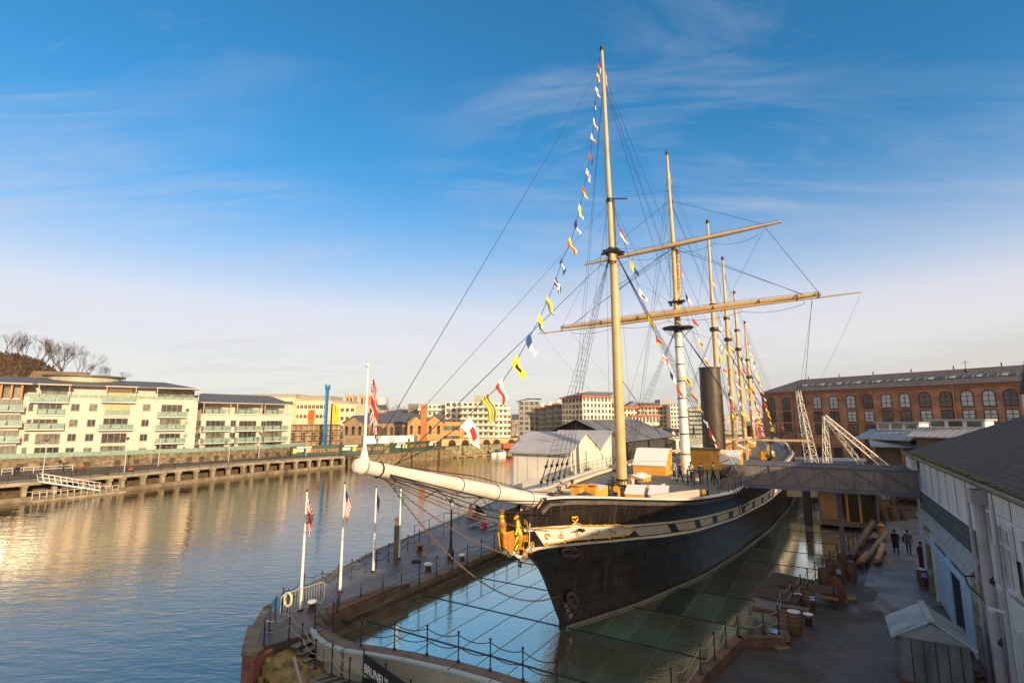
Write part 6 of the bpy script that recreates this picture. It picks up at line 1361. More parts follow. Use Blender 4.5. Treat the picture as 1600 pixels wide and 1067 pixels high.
for x, cc_ in ((228, (.20, .09, .06)), (617, (.50, .22, .03)), (1185, (.50, .22, .03))):
    s_ = sW(x, 260)[0]; MB().tube([(s_, -.2, .5), (s_, -.2, hE)], .12, 6).build('downpipe', [M('pipe%d' % x, cc_, .5)], wt)
for x in (300, 510, 710, 930, 1160, 1420):
    s_ = sW(x, 140)[0]+2
    for k in range(5):
        o = MB().box(-.5, .5, -.7, .7, 0, .12, 0).box(-.4, .4, -.6, .6, .10, .15, 1).build('skylight', [frame_g, brt if (k+x) % 3 == 0 else glassw], wt, (s_+k*1.5-4, 3.0, hE+1.62)); o.rotation_euler = (math.atan(3.7/8.6), 0, 0)
for i in range(8): MB().tube([(9+i*8, 8, hE+3.6), (9+i*8, 8, hE+4.5)], .12, 5).build('roof_vent', [iron], wt)
t = thing('roof_aerial', tuple(pY(1510, 582, 106)), 0, 'thin aerial mast on the warehouse ridge', 'aerial'); MB().tube([(0, 0, -.5), (0, 0, 2.6)], .06, 5).tube([(-.8, 0, 2.0), (.8, 0, 2.2)], .04, 4).ball((0, 0, .4), .35).build('aerial', [iron], t)

qwl = [(-44.8, 133.2), (-42.0, 135.3), (-41.2, 131.3), (-40, 133.8), (-34, 140.8), (-21.5, 159.8), (-19, 163.8)]
t = thing('far_quay_wall', (0, 0, 0), 0, 'rough brown stone quay wall under the green hoarding', 'wall'); b = MB(); cpg = MB()
for a, c in zip(qwl[2:], qwl[3:]):
    a = Vector(a); c = Vector(c); d = (c-a).normalized(); n_ = Vector((d.y, -d.x)); q = [a, c, c+n_*.35, a+n_*.35]; b.prism([tuple(v) for v in q], -3, .55); q = [a-n_*.4, c-n_*.4, c+n_*.45, a+n_*.45]; cpg.prism([tuple(v) for v in q], .56, .80)
b.build('stone_wall', [M('rough_quay_stone', (.15, .105, .055), .9, (.30, .22, .12), 1, .6, mortar=(.06, .05, .03), kind='brick', bw=.9, bh=.38)], t); cpg.build('coping', [conc], t)
# ================================================================ right-hand shed beside the camera
shp = lambda nm, lb, cat, grp=None: thing(nm, (SX, SY, 0), SHIP_RZ, lb, cat, grp)
XW = 16.4; YF = 17.4
corr = bpy.data.materials.new('corrugated_sheet'); 
def corrugated(name, c1, c2, sc, dirv='Y', streak=None):
    m = bpy.data.materials.new(name); m.use_nodes = True; n = m.node_tree.nodes; l = m.node_tree.links; b = n['Principled BSDF']; b.inputs['Roughness'].default_value = .6
    t = n.new('ShaderNodeTexCoord'); w_ = n.new('ShaderNodeTexWave'); w_.bands_direction = dirv; w_.inputs['Scale'].default_value = sc; w_.inputs['Distortion'].default_value = 0
    l.new(t.outputs['Object'], w_.inputs['Vector'])
    nn = n.new('ShaderNodeTexNoise'); nn.inputs['Scale'].default_value = .8; nn.inputs['Detail'].default_value = 6; mp = n.new('ShaderNodeMapping'); mp.inputs['Scale'].default_value = (1, 2.4, .35); l.new(t.outputs['Object'], mp.inputs[0]); l.new(mp.outputs[0], nn.inputs['Vector'])
    r = n.new('ShaderNodeValToRGB'); r.color_ramp.elements[0].position = .38; r.color_ramp.elements[0].color = (*c1, 1); r.color_ramp.elements[1].position = .62; r.color_ramp.elements[1].color = (*c2, 1)
    if streak: e_ = r.color_ramp.elements.new(.30); e_.color = (*streak, 1)
    l.new(nn.outputs['Fac'], r.inputs[0])
    wr_m = n.new('ShaderNodeMapRange'); wr_m.inputs[1].default_value = .0; wr_m.inputs[2].default_value = .35; wr_m.inputs[3].default_value = .62; wr_m.inputs[4].default_value = 1; l.new(w_.outputs['Fac'], wr_m.inputs[0])  # wave troughs darkened in the colour as painted shade
    vm = n.new('ShaderNodeVectorMath'); vm.operation = 'SCALE'; l.new(r.outputs[0], vm.inputs[0]); l.new(wr_m.outputs[0], vm.inputs['Scale']); l.new(vm.outputs[0], b.inputs['Base Color'])
    bp = n.new('ShaderNodeBump'); bp.inputs['Strength'].default_value = .8; bp.inputs['Distance'].default_value = .05; l.new(w_.outputs['Fac'], bp.inputs['Height']); l.new(bp.outputs[0], b.inputs['Normal']); return m
cw = corrugated('white_corrugated', (.70, .68, .63), (.88, .86, .80), 1.6, streak=(.36, .27, .17))
cg = corrugated('pale_boards', (.56, .56, .50), (.76, .75, .68), 1.1, streak=(.30, .22, .14))
bluew = M('pale_blue_door_paint', (.38, .55, .70), .6, (.55, .70, .80), 1.2, .1)
peel = M('peeling_paint', (.55, .50, .36), .8, (.30, .20, .10), 2.2, .4, 8, lo=.42, hi=.56)
tile_r = bpy.data.materials.new('mossy_tiles'); tile_r.use_nodes = True
n = tile_r.node_tree.nodes; l = tile_r.node_tree.links; b = n['Principled BSDF']; b.inputs['Roughness'].default_value = .85
t = n.new('ShaderNodeTexCoord'); br = n.new('ShaderNodeTexBrick'); br.inputs['Scale'].default_value = 1; br.inputs['Brick Width'].default_value = .32; br.inputs['Row Height'].default_value = .22; br.inputs['Mortar Size'].default_value = .014
br.inputs['Color1'].default_value = (.032, .027, .024, 1); br.inputs['Color2'].default_value = (.058, .050, .044, 1); br.inputs['Mortar'].default_value = (.012, .010, .010, 1)
mp = n.new('ShaderNodeMapping'); mp.inputs['Rotation'].default_value = (0, 0, R(90)); l.new(t.outputs['Object'], mp.inputs[0]); l.new(mp.outputs[0], br.inputs['Vector'])
nn = n.new('ShaderNodeTexNoise'); nn.inputs['Scale'].default_value = 1.3; nn.inputs['Detail'].default_value = 7; l.new(t.outputs['Object'], nn.inputs['Vector'])
rr = n.new('ShaderNodeMapRange'); rr.inputs[1].default_value = .60; rr.inputs[2].default_value = .72; l.new(nn.outputs['Fac'], rr.inputs[0])
mm = n.new('ShaderNodeMix'); mm.data_type = 'RGBA'; l.new(rr.outputs[0], mm.inputs[0]); l.new(br.outputs['Color'], mm.inputs[6]); mm.inputs[7].default_value = (.075, .070, .028, 1); l.new(mm.outputs[2], b.inputs['Base Color'])
bp = n.new('ShaderNodeBump'); bp.inputs['Strength'].default_value = 1; bp.inputs['Distance'].default_value = .06; l.new(br.outputs['Fac'], bp.inputs['Height']); bp.invert = True; l.new(bp.outputs[0], b.inputs['Normal'])
shed = shp('dockside_shed', 'big pale corrugated dockside shed with dark mossy tiled roof at the right edge', 'shed')
YB = -42.; ZE = 7.95; XR = 23.2; ZR = 10.75
wb_m = MB(); wb_m.box(XW, XW+.15, YB, YF, 5.72, ZE, 0)                       # upper cladding
wb_m.box(XW+.02, XW+13.6, YB, YF-.1, .3, 3.3, 1)
wb_m.box(XW+.10, XW+13.5, YB, 3.2, 3.3, 5.72, 0)
wb_m.sweep([(XW, YF, .3), (XW+13.6, YF, .3), (XW+13.6, YF, ZE), (XR, YF, ZR-.1), (XW, YF, ZE)], (0, YF, 0), (0, YF-.15, 0), 0)
wb_m.box(XW+6, XW+13.6, YB, YF, 5, ZE-.1, 0); wb_m.box(XW+.3, XW+6, 3.3, YF-.1, 5.7, 5.8, 0)
wb_m.build('wall', [cw, cg], shed)
for y in range(-40, 17, 2): MB().box(XW-.02, XW, y*1.0, y+.05, 5.75, ZE-.1).build('cladding_seam', [M('seam_grey', (.25, .25, .25), .6)], shed)
r = MB(); r.add([(XW-.42, YB, ZE-.02), (XW-.42, YF+.4, ZE-.02), (XR, YF+.4, ZR), (XR, YB, ZR), (XW-.42, YB, ZE-.16), (XW-.42, YF+.4, ZE-.16), (XR, YF+.4, ZR-.14), (XR, YB, ZR-.14)], [(3, 2, 1, 0), (0, 1, 5, 4), (1, 2, 6, 5), (4, 5, 6, 7)])
r.add([(XR, YB, ZR), (XR, YF+.4, ZR), (XW+14, YF+.4, ZE-.02), (XW+14, YB, ZE-.02)], [(3, 2, 1, 0)])
r.build('roof', [tile_r], shed)
g = MB().tube([(XW-.5, YB, ZE-.15), (XW-.5, YF+.4, ZE-.12)], .09, 8).box(XW-.06, XW+.0, YB, YF, ZE-.34, ZE-.17)
g.build('gutter', [M('mossy_gutter', (.10, .09, .07), .8, (.16, .17, .06), 3)], shed)
mo = MB(); rnd = random.Random(8)
for i in range(260): y = rnd.uniform(-12, YF); mo.ball((XW-.42+rnd.uniform(-.05, .25), y, ZE+.0+rnd.uniform(0, .05)), rnd.uniform(.03, .09), n=5, sz=.6)
tag(mo.build('roof_moss', [M('moss', (.08, .085, .02), .95, (.13, .10, .04), 9)], shed), kind='stuff')
# long glazed strip
gz = MB().box(XW+.02, XW+.06, 3.3, YF-.15, 4.62, 5.72); gz.build('glazing_strip', [M('ribbed_glass', (.05, .085, .07), .15, (.14, .19, .16), 1.6, spec=.9)], shed)
gb_ = MB()
for i in range(36): y = 3.3+i*.39; gb_.box(XW-.03, XW+.02, y-.02, y+.02, 4.62, 5.72)
gb_.box(XW-.04, XW+.02, 3.3, YF-.15, 5.14, 5.18); gb_.build('glazing_bars', [M('bar_green', (.16, .19, .18), .6)], shed)
MB().box(XW-.04, XW+.02, 3.0, YF-.1, 5.70, 5.78).build('cladding_edge', [frame_w], shed)
# sloping canopy / lean-to strip under the glazing
cn_ = MB().sweep([(XW-.02, 2.9, 4.62), (XW-.30, 2.9, 4.16), (XW-.32, 2.9, 4.10), (XW-.02, 2.9, 4.50)], (0, 2.9, 0), (0, YF-.2, 0)); cn_.build('lead_canopy', [M('lead_flashing', (.30, .33, .35), .6, (.20, .15, .08), 1.4, .2, lo=.5, hi=.75)], shed)
# lower wall: posts, doors, tracks
MB().box(XW-.05, XW+.02, 3.0, YF-.2, 3.25, 4.5).build('upper_boards', [cg], shed)
MB().box(XW-.30, XW-.22, 5.0, YF-.6, 3.15, 3.42).box(XW-.30, XW-.02, 4.9, 5.0, 3.1, 3.5).build('door_track', [bluew], shed)
MB().box(XW-.20, XW-.12, 8.9, 12.2, .42, 3.15).build('sliding_door', [bluew], shed)
MB().box(XW-.20, XW-.12, 4.6, 6.3, .42, 3.2).build('sliding_door', [bluew], shed)
MB().box(XW-.16, XW-.02, 12.9, 14.2, .42, 3.0).build('door_opening', [M('opening_black', (.02, .02, .022), .6)], shed)
MB().box(XW-.17, XW-.03, 6.4, 8.8, .42, 3.1).build('door_opening', [MATS['opening_black']], shed)
MB().box(XW-.30, XW-.02, 14.3, 14.6, .3, 3.9).build('door_post', [peel], shed); MB().box(XW-.30, XW-.02, 12.5, 12.75, .3, 3.9).build('door_post', [cg], shed)
MB().box(XW-.26, XW-.02, 8.4, 8.6, .3, 3.9).build('door_post', [bluew], shed); MB().box(XW-.04, XW+.0, YF-2.6, YF-.1, .3, 3.9).build('end_boards', [bluew], shed)
MB().box(XW-.12, XW+.0, 1.6, 4.5, .3, 4.0).build('peeling_boards', [peel], shed)
MB().box(XW-.13, XW-.01, 2.0, 4.1, .3, 2.0).build('grey_lower_door', [M('grey_door', (.14, .16, .17), .6, (.2, .21, .21), 2)], shed)
MB().box(XW-.14, XW-.121, 10.3, 11.2, 1.6, 2.6).build('notice', [M('notice_teal', (.10, .35, .40), .6)], shed)
for (y, s1) in ((.9, .17), (-1.0, .05), (2.6, .06)):
    MB().tube([(XW-.22, y, ZE-.75), (XW-.22, y, .3)], s1, 10).build('downpipe', [M('pipe_mauve', (.38, .33, .34), .55, (.48, .43, .43), 2)], shed)
MB().box(XW-.45, XW-.02, .62, 1.18, ZE-.95, ZE-.45).build('rainwater_hopper', [MATS['pipe_mauve']], shed)
MB().tube([(XW-.22, .9, 4.4), (XW-.1, .9, 4.4)], .2, 8).tube([(XW-.22, .9, 2.4), (XW-.1, .9, 2.4)], .2, 8).build('pipe_clip', [iron], shed)
MB().tube([(XW-.2, 3.1, 4.0), (XW-.55, 2.8, 4.0), (XW-.5, 2.7, 3.7), (XW-.2, 1.9, 3.4), (XW-.2, 1.5, 2.4)], .035, 5).build('cable', [iron], shed)
for y in (-.6, -2.9):
    f = MB().box(XW-.10, XW, y-1.25, y-1.17, 4.7, 6.6).box(XW-.10, XW, y-.08, y, 4.7, 6.6).box(XW-.10, XW, y-1.17, y-.08, 6.52, 6.6).box(XW-.16, XW, y-1.3, y+.05, 4.6, 4.7).box(XW-.09, XW, y-.78, y-.72, 4.7, 6.52).box(XW-.09, XW, y-.45, y-.4, 4.7, 6.52).box(XW-.09, XW, y-1.17, y-.08, 5.95, 6.01)
    fo_ = f.build('window', [white_p], shed); MB().box(XW-.04, XW-.02, y-1.17, y-.08, 4.7, 6.52).build('pane', [glassw], fo_)
MB().box(XW-.08, XW, YB, 1.0, 6.78, 6.86).box(XW-.08, XW, YB, 1.0, 4.30, 4.38).build('cladding_edge', [frame_w], shed)
MB().tube([(XW-.02, .0, 3.6), (XW-.3, .05, 3.65), (XW-.45, .08, 3.6)], [.04, .05, .14], 10).build('wall_lamp', [white_p], shed)
MB().box(XW-.12, XW+.2, YF-.15, YF+.12, .3, ZE-.2).build('corner_trim', [frame_w], shed)
# unseen second range of the shed, extended to throw shadow over dock and booth
sh2 = shp('dockside_shed', 'unseen rear range of the dockside shed, extended to shade the dock', 'shed')
MB().box(30.6, 44, YB-10, 58, .3, 8.6).build('wall', [cg], sh2); MB().sweep([(30.2, YB-10, 8.5), (37.4, YB-10, 11.4), (44.4, YB-10, 8.5), (44.4, YB-10, 8.7), (37.4, YB-10, 11.6), (30.2, YB-10, 8.7)], (0, YB-10, 0), (0, 58.4, 0)).build('roof', [tile_r], sh2)
# louvred roof turret at far right
lv = shp('louvred_turret', 'dark slatted turret with pointed roof on the shed ridge at the right edge', 'turret')
tx, ty = 24.1, 19.6
MB().box(tx-1.4, tx+3, ty-1.4, ty+1.6, .4, 11.6).build('turret_base', [cw], lv)
MB().add([(tx-1.5, ty-1.5, 11.6), (tx+3, ty-1.5, 11.6), (tx+3, ty+1.6, 11.6), (tx-1.5, ty+1.6, 11.6), (tx-.9, ty-.9, 14.6), (tx+2.4, ty-.9, 14.6), (tx+2.4, ty+1.0, 14.6), (tx-.9, ty+1.0, 14.6)], [(0, 1, 5, 4), (1, 2, 6, 5), (2, 3, 7, 6), (3, 0, 4, 7), (4, 5, 6, 7)]).build('turret_body', [M('turret_dark', (.03, .025, .03), .8)], lv)
sl = MB()
for k in range(20): z = 11.7+k*.145; f_ = (z-11.6)/3; sl.box(tx-1.56+.6*f_, tx+3.0, ty-1.56+.6*f_, ty-1.44+.6*f_, z, z+.05); sl.box(tx-1.58+.6*f_, tx-1.46+.6*f_, ty-1.5+.6*f_, ty+1.6-.6*f_, z, z+.05)
sl.build('louvres', [M('louvre_grey', (.10, .09, .09), .7)], lv)
# ================================================================ gangway to the ship
gw = shp('boarding_bridge', 'enclosed grey timber and steel boarding bridge from the shed to the ship', 'footbridge')
x0, x1, yb0, yb1, zb, zt = 6.6, 16.3, 15.9, 18.2, 5.42, 6.95
MB().box(x0, x1, yb0, yb1, zb-.05, zb+.12).build('floor', [steel_b], gw)
for y in (yb0, yb1-.06):
    MB().box(x0, x1, y, y+.06, zb+.15, zt-.1).build('timber_screen', [M('bridge_boards', (.15, .125, .115), .8, (.27, .23, .21), 2.5, .5, 14, stretch=(7, 7, .35))], gw)
    MB().box(x0-.05, x1+.1, y-.08, y+.14, zt-.10, zt+.06).box(x0-.05, x1+.1, y-.09, y+.15, zb-.10, zb+.10).build('steel_chord', [steel_b], gw)
    for i in range(7):
        x = x0+.05+(x1-x0-.15)*i/6; MB().box(x-.05, x+.07, y-.07, y+.0, zb+.10, zt-.10).build('steel_post', [steel_b], gw)
        if i < 6:
            xa, xb2 = (x, x+1.6) if i >= 3 else (x+1.6, x); MB().tube([(xa, y-.05, zt-.2), (xb2, y-.05, zb+.15)], .025, 5).build('brace', [steel_b], gw)
cl = MB().box(-.14, .14, -.14, .14, 0, zb-.15)
for y in (16.6,): cl.build('column', [steel_b], gw, (12.1, y+1.0, .4))
MB().box(11.6, 12.6, 17.0, 18.2, .4, .75).build('column_base', [conc], gw)
MB().box(x1-.3, x1+.0, yb0-.1, yb1, zt, 7.9).build('door_frame', [cg], gw)
# ================================================================ rope fences
def rope_fence(nm, pts, label, h_=1.05, ropes=(.98, .55), sagv=.22, m_=None, post_r=.028, pm=None, loc=(SX, SY, 0), rz=SHIP_RZ, cat='rope fence'):
    t = thing(nm, loc, rz, label, cat); tops = []
    base = MB().tube([(0, 0, -.03), (0, 0, h_)], post_r, 6).lathe((0, 0, 0), [(post_r*2.6, -.02), (post_r*2.2, .05), (post_r*1.0, .09)], 8).ball((0, 0, h_+.03), post_r*2.0, n=8).mesh('post', [pm or iron])
    for p in pts: part('post', base, t, p)
    for a, b_ in zip(pts, pts[1:]):
        for z in ropes: MB().tube(sag(Vector(a)+Vector((0, 0, z)), Vector(b_)+Vector((0, 0, z)), sagv*min(1.4, (Vector(b_)-Vector(a)).length/1.7)), .019, 5).build('rope', [m_ or rope_m], t)
    return t
def LQ(lst, z): return [tuple(L(pz(u, v, z))) for u, v in lst]
ropg = M('pale_rope', (.34, .32, .27), .9, (.22, .20, .16), 20)
rope_fence('rope_fence', LQ([(412, 1008), (421, 985), (430, 970), (441, 955), (474, 930), (502, 925), (528, 913), (549, 904), (571, 894), (588, 888), (607, 876), (637, 860), (655, 851)], ZQ), 'black posts with dark ropes along the harbour edge of the quay', m_=rig_m, sagv=.2)
rope_fence('rope_fence', LQ([(412, 1008), (451, 998)], ZQ)+LQ([(471, 1017)], .25)+LQ([(492, 1044)], .0)+LQ([(518, 1053)], .0)+[(-4.6, -9.2, -.1)], 'black posts with pale ropes down the steel steps at the quay end', m_=ropg)
inn = LQ([(492, 981), (529, 961), (563, 947)], ZQ)+[(-9.0, -3.1, .72), (-9.0, -1.7, .72), (-9.0, -.2, .72), (-9.05, 1.4, .72), (-9.1, 3.0, .72), (-9.15, 4.7, .72), (-9.2, 6.4, .72), (-9.25, 8.1, .72), (-9.3, 9.9, .72), (-9.4, 11.8, .72), (-9.4, 14, .72), (-9.4, 16.5, .72), (-9.4, 19, .72), (-9.4, 22, .72)]
rope_fence('rope_fence', inn, 'black posts with thin ropes along the quay side of the dock', m_=M('thin_rope', (.10, .10, .10), .8), sagv=.16)
rope_fence('rope_fence', [(-8.85, -6.2, .7), (-8.2, -7.0, .66)]+LQ([(564, 1008), (616, 1014), (667, 1022), (716, 1033), (766, 1046), (817, 1062), (870, 1081)], .6), 'black posts with dark ropes on the curved concrete parapet at the bow', m_=M('dark_rope', (.05, .04, .04), .8), sagv=.18)
rgt = [(6.6, -5.5, .78), (7.05, -3.1, .78), (7.3, -1.7, .78), (7.5, -.3, .78), (7.75, 1.25, .78), (8.7, 1.9, .78), (9.25, 2.4, .78), (9.15, 3.6, .55), (9.05, 5.0, .55), (9.1, 6.5, .55), (9.5, 8.0, .55), (9.85, 9.7, .5), (10.15, 11.3, .5), (10.5, 13.0, .5)]
rope_fence('rope_fence', rgt, 'black posts with heavy pale ropes on the brick wall right of the dock', m_=ropg, h_=.95, ropes=(.9, .45), sagv=.24)
rgt2 = [(10.9, 14.6, .5), (11.3, 16.6, .5), (11.75, 19.0, .5), (12.15, 20.7, .5), (12.5, 22.2, .5), (12.85, 23.7, .5), (13.2, 25.2, .5), (13.5, 26.8, .5), (13.8, 28.4, .5), (14.2, 30, .5)]
rope_fence('rope_fence', rgt2, 'row of black posts beside the logs along the dock edge', m_=rig_m, h_=.95, ropes=(.85,), sagv=.16)
far = [(-19-.26*i*1.0, 17+i*2.2, ZQ) for i in range(7)]
# taller rail on the harbour side past the flagpoles
hr = shp('quay_railing', 'thin tall harbour railing beyond the fourth flagpole', 'railing')
pp = [(-15.1, 5.8), (-15.8, 8.3), (-16.5, 11), (-17.2, 14), (-18.2, 18), (-19.3, 22), (-20.4, 26), (-21.4, 30)]
for (x, y) in pp: MB().tube([(x+.35, y, ZQ), (x+.35, y, ZQ+1.7)], .03, 5).build('post', [M('rail_grey', (.12, .13, .13), .5)], hr)
for z in (1.65, 1.0, .45):
    MB().tube([(x+.35, y, ZQ+z) for x, y in pp], .016, 4).build('rail', [MATS['rail_grey']], hr)
rail2 = shp('quay_railing', 'black railing on the quay in front of the white boatshed', 'railing')
pr2 = [(-10.6+.0*i, 20+i*1.9, ZQ) for i in range(22)]
for p in pr2: MB().tube([p, (p[0], p[1], ZQ+1.15)], .03, 5).build('post', [iron], rail2)
for z in (1.1, .75, .4): MB().tube([(p[0], p[1], ZQ+z) for p in pr2], .018, 4).build('rail', [iron], rail2)
# ================================================================ flagpoles and flags
def cloth(P, cols, nx, ny, fn, mats, name, parent=None, wav=.05, ph=0.):
    """grid between 4 corners P[(0,0),(1,0),(1,1),(0,1)], colour index by fn(s,t), folded for depth"""
    P = [Vector(p) for p in P]; b = MB(); nrm = (P[1]-P[0]).cross(P[3]-P[0]); nrm = nrm.normalized() if nrm.length else Vector((1, 0, 0)); V = []
    for j in range(ny+1):
        for i in range(nx+1):
            s_, t_ = i/nx, j/ny; p = P[0].lerp(P[1], s_).lerp(P[3].lerp(P[2], s_), t_); V.append(p+nrm*wav*math.sin(s_*7+ph+t_*2)*(.3+s_))
    b.v = [tuple(v) for v in V]
    for j in range(ny):
        for i in range(nx):
            a = j*(nx+1)+i; b.f.append((a, a+1, a+nx+2, a+nx+1)); b.mi.append(fn((i+.5)/nx, (j+.5)/ny))
    return b.build(name, mats, parent, smooth=True)
FCOL = {k: M('flag_'+k, c, .8) for k, c in dict(red=(.55, .03, .02), blue=(.015, .07, .22), navy=(.01, .02, .09), yellow=(.80, .62, .02), white=(.78, .75, .70), black=(.015, .015, .015), grey=(.12, .13, .15), orange=(.7, .22, .02), green=(.03, .16, .07)).items()}
def uj(s, t):
    x, y = s-.5, t-.5
    if abs(x) < .07 or abs(y) < .11: return 1
    if abs(x) < .13 or abs(y) < .19: return 0
    if abs(abs(x)-abs(y)) < .05: return 1
    if abs(abs(x)-abs(y)) < .12: return 0
    return 2
UM = [FCOL['white'], FCOL['red'], FCOL['navy']]
def us(s, t): return 2 if (s < .45 and t < .52) else (1 if int(t*11) % 2 == 0 else 0)
poles = [((469, 953), (478, 768), 'white flagpole with a furled union flag, nearest on the quay'), ((531, 925), (537, 756), 'white flagpole with a limp red and white striped flag, second from the near end'), ((583, 893), (588, 762), 'white flagpole with a dark blue flag under the bowsprit tip'), ((623, 873), (628, 762), 'white flagpole with a dark green flag beside the wooden mooring post')]
for k, ((u, v), (u2, v2), lb) in enumerate(poles):
    p = pz(u, v, ZQ); zt = pY(u2, v2, p.y).z; h_ = zt-ZQ
    t = thing('flagpole', tuple(p), 0, lb, 'flagpole', 'white flagpoles along the quay')
    MB().tube([(0, 0, 0), (0, 0, h_)], [.085, .045], 10).build('pole', [white_p], t, smooth=True); MB().ball((0, 0, h_+.05), .06).build('finial', [iron], t); MB().lathe((0, 0, 0), [(.16, -.01), (.14, .08), (.09, .1)], 10).build('base_plate', [iron], t)
    zt2 = p.z+h_-.25
    fl = [1.75, 1.7, 1.3, 1.1][k]; b0 = (p.x+.06, p.y-.02, zt2)
    lab = ('limp union flag on the nearest flagpole', 'limp stars and stripes flag on the second flagpole', 'limp dark blue flag on the third flagpole', 'limp dark green flag on the fourth flagpole')[k]
    if k == 0: f_ = cloth([b0, (b0[0]+.30, b0[1]+.15, zt2-.9), (b0[0]+.18, b0[1]+.05, zt2-fl-.35), (b0[0]-.02, b0[1], zt2-1.1)], 0, 24, 16, uj, UM, 'union_flag', None, .06)
    elif k == 1: f_ = cloth([b0, (b0[0]+.34, b0[1]+.1, zt2-.9), (b0[0]+.12, b0[1]+.05, zt2-fl-.35), (b0[0]-.01, b0[1], zt2-.9)], 0, 20, 22, us, [FCOL['white'], FCOL['red'], FCOL['navy']], 'striped_flag', None, .05)
    else: f_ = cloth([b0, (b0[0]+.2, b0[1]+.1, zt2-.6), (b0[0]+.14, b0[1]+.05, zt2-fl), (b0[0]+.0, b0[1], zt2-.8)], 0, 14, 8, lambda s, t: 0, [FCOL['navy'] if k == 2 else FCOL['green']], 'plain_flag', None, .06)
    tag(f_, lab, 'flag')
def W(x, y, z): return tuple(S(x, y, z))
f_ = cloth([W(.05, -13.12, 11.3), W(.15, -12.98, 10.9), W(.22, -12.92, 9.2), W(.04, -13.12, 9.9)], 0, 26, 18, uj, UM, 'union_flag', None, .07, 1); tag(f_, 'long limp union flag hanging from the jackstaff at the bowsprit tip', 'flag')
# signal flags on lines -------------------------------------------------
fcount = [0]
ordw = 'first second third fourth fifth sixth seventh eighth ninth tenth eleventh twelfth thirteenth fourteenth fifteenth sixteenth seventeenth eighteenth nineteenth twentieth twenty-first twenty-second twenty-third'.split()
def flag_fn(kind):
    return {'h': lambda s, t: int(t*1.999), 'v': lambda s, t: int(s*1.999), 'd': lambda s, t: 0 if s+t < 1 else 1, 'sq': lambda s, t: 1 if (.28 < s < .72 and .28 < t < .72) else 0, 'st': lambda s, t: int(t*6) % 2, 'c': lambda s, t: 1 if (abs(s-.5) < .13 or abs(t-.5) < .13) else 0, 'p': lambda s, t: 0}[kind]
def signal_flag(a, dn, size, kind, c, label, grp, out, hang=False):
    """a: point on line, dn: unit vector down the line, out: horizontal direction the cloth blows"""
    a = Vector(a); dn = Vector(dn); out = Vector(out)
    hw = size*.62; tp = .15+.35*((fcount[0]*7) % 5)/4; dn = Vector((dn.x*.25, dn.y*.25, -.75)).normalized() if hang else dn; e1 = (out*((.75 if hang else .34)+.1*(fcount[0] % 3))+Vector((0, 0, -.9))).normalized()*size*.95; P = [a, a+dn*hw, a+dn*hw*(.5+tp)+e1, a+dn*hw*.35+e1*1.0]
    f = cloth([P[0], P[3], P[2], P[1]], 0, 10, 8, flag_fn(kind), [FCOL[x] for x in c], 'signal_flag', None, size*.09, fcount[0]); fcount[0] += 1
    tag(f, label, 'flag', grp)
def line_pts(P, n=40):
    out = []; 
    for a, b_ in zip(P, P[1:]):
        for i in range(n): out.append(Vector(a).lerp(Vector(b_), i/n))
    return out+[Vector(P[-1])]
outv = Vector((.92, .30, 0)).normalized()
fl_px = [(937, 88), (933, 128), (931, 150), (927, 200), (922, 245), (914, 285), (905, 330), (893, 375), (877, 410), (868, 440), (855, 470), (842, 500), (826, 530), (806, 565), (781, 602), (752, 628), (722, 662), (672, 700), (612, 728)]
lp_ = [Vector(S(*plx(u, v, 0))) for u, v in fl_px]
tag(MB().tube(lp_, .016, 5).build('flag_line', [rig_m]), 'long line of signal flags from the foremast head down to the bowsprit', 'flag line')
specs = [((935, 98), .85, 'v', 'red yellow'), ((933, 112), .8, 'sq', 'yellow red'), ((931, 135), .8, 'sq', 'white black'), ((929, 158), .85, 'sq', 'navy white'), ((927, 184), .9, 'h', 'white red'), ((924, 208), .9, 'd', 'white red'), ((921, 236), .95, 'v', 'red navy'), ((917, 262), .95, 'c', 'white red'), ((911, 290), .95, 'd', 'red yellow'), ((905, 318), 1.0, 'p', 'yellow'), ((899, 342), 1.05, 'v', 'navy white'), ((890, 371), 1.15, 'h', 'yellow red'), ((878, 402), 1.0, 'sq', 'blue white'), ((869, 432), 1.05, 'c', 'navy white'), ((856, 462), 1.1, 'h', 'yellow grey'), ((844, 489), 1.2, 'd', 'yellow blue'), ((827, 520), 1.2, 'v', 'blue white'), ((807, 554), 1.2, 'sq', 'yellow black'), ((784, 590), 1.25, 'h', 'white red'), ((765, 613), 1.9, 'st', 'yellow grey'), ((735, 648), 2.1, 'sq', 'white red')]
cn_w = dict(v='split', h='halved', d='diagonal', sq='centred square', c='cross', st='striped', p='plain')
for k, ((u, v), sz, kd, c) in enumerate(specs):
    p = Vector(S(*plx(u, v, 0))); sc_ = 1.0
    # direction along the line at that point
    j = min(range(len(lp_)-1), key=lambda i: (((lp_[i]+lp_[i+1])/2)-p).length); dn = (lp_[j+1]-lp_[j]).normalized()
    cw_ = ' and '.join(c.split()); lb = '%s %s flag, %s from the top of the bowsprit line' % (cw_, cn_w[kd], ordw[k])
    if k == 19: lb = 'large yellow and grey striped flag low on the bowsprit line'
    if k == 20: lb = 'largest white flag with red square, lowest on the bowsprit line'
    signal_flag(p, dn, sz*.8 if k < 19 else sz*.60, kd, c.split(), lb, 'signal flags on the bowsprit line', outv)
COMB = [('h', 'red white'), ('v', 'yellow blue'), ('sq', 'white navy'), ('p', 'yellow'), ('d', 'red yellow'), ('c', 'white red'), ('v', 'navy white'), ('p', 'red'), ('sq', 'yellow black'), ('h', 'yellow red'), ('d', 'yellow blue'), ('c', 'navy white'), ('v', 'red white')]
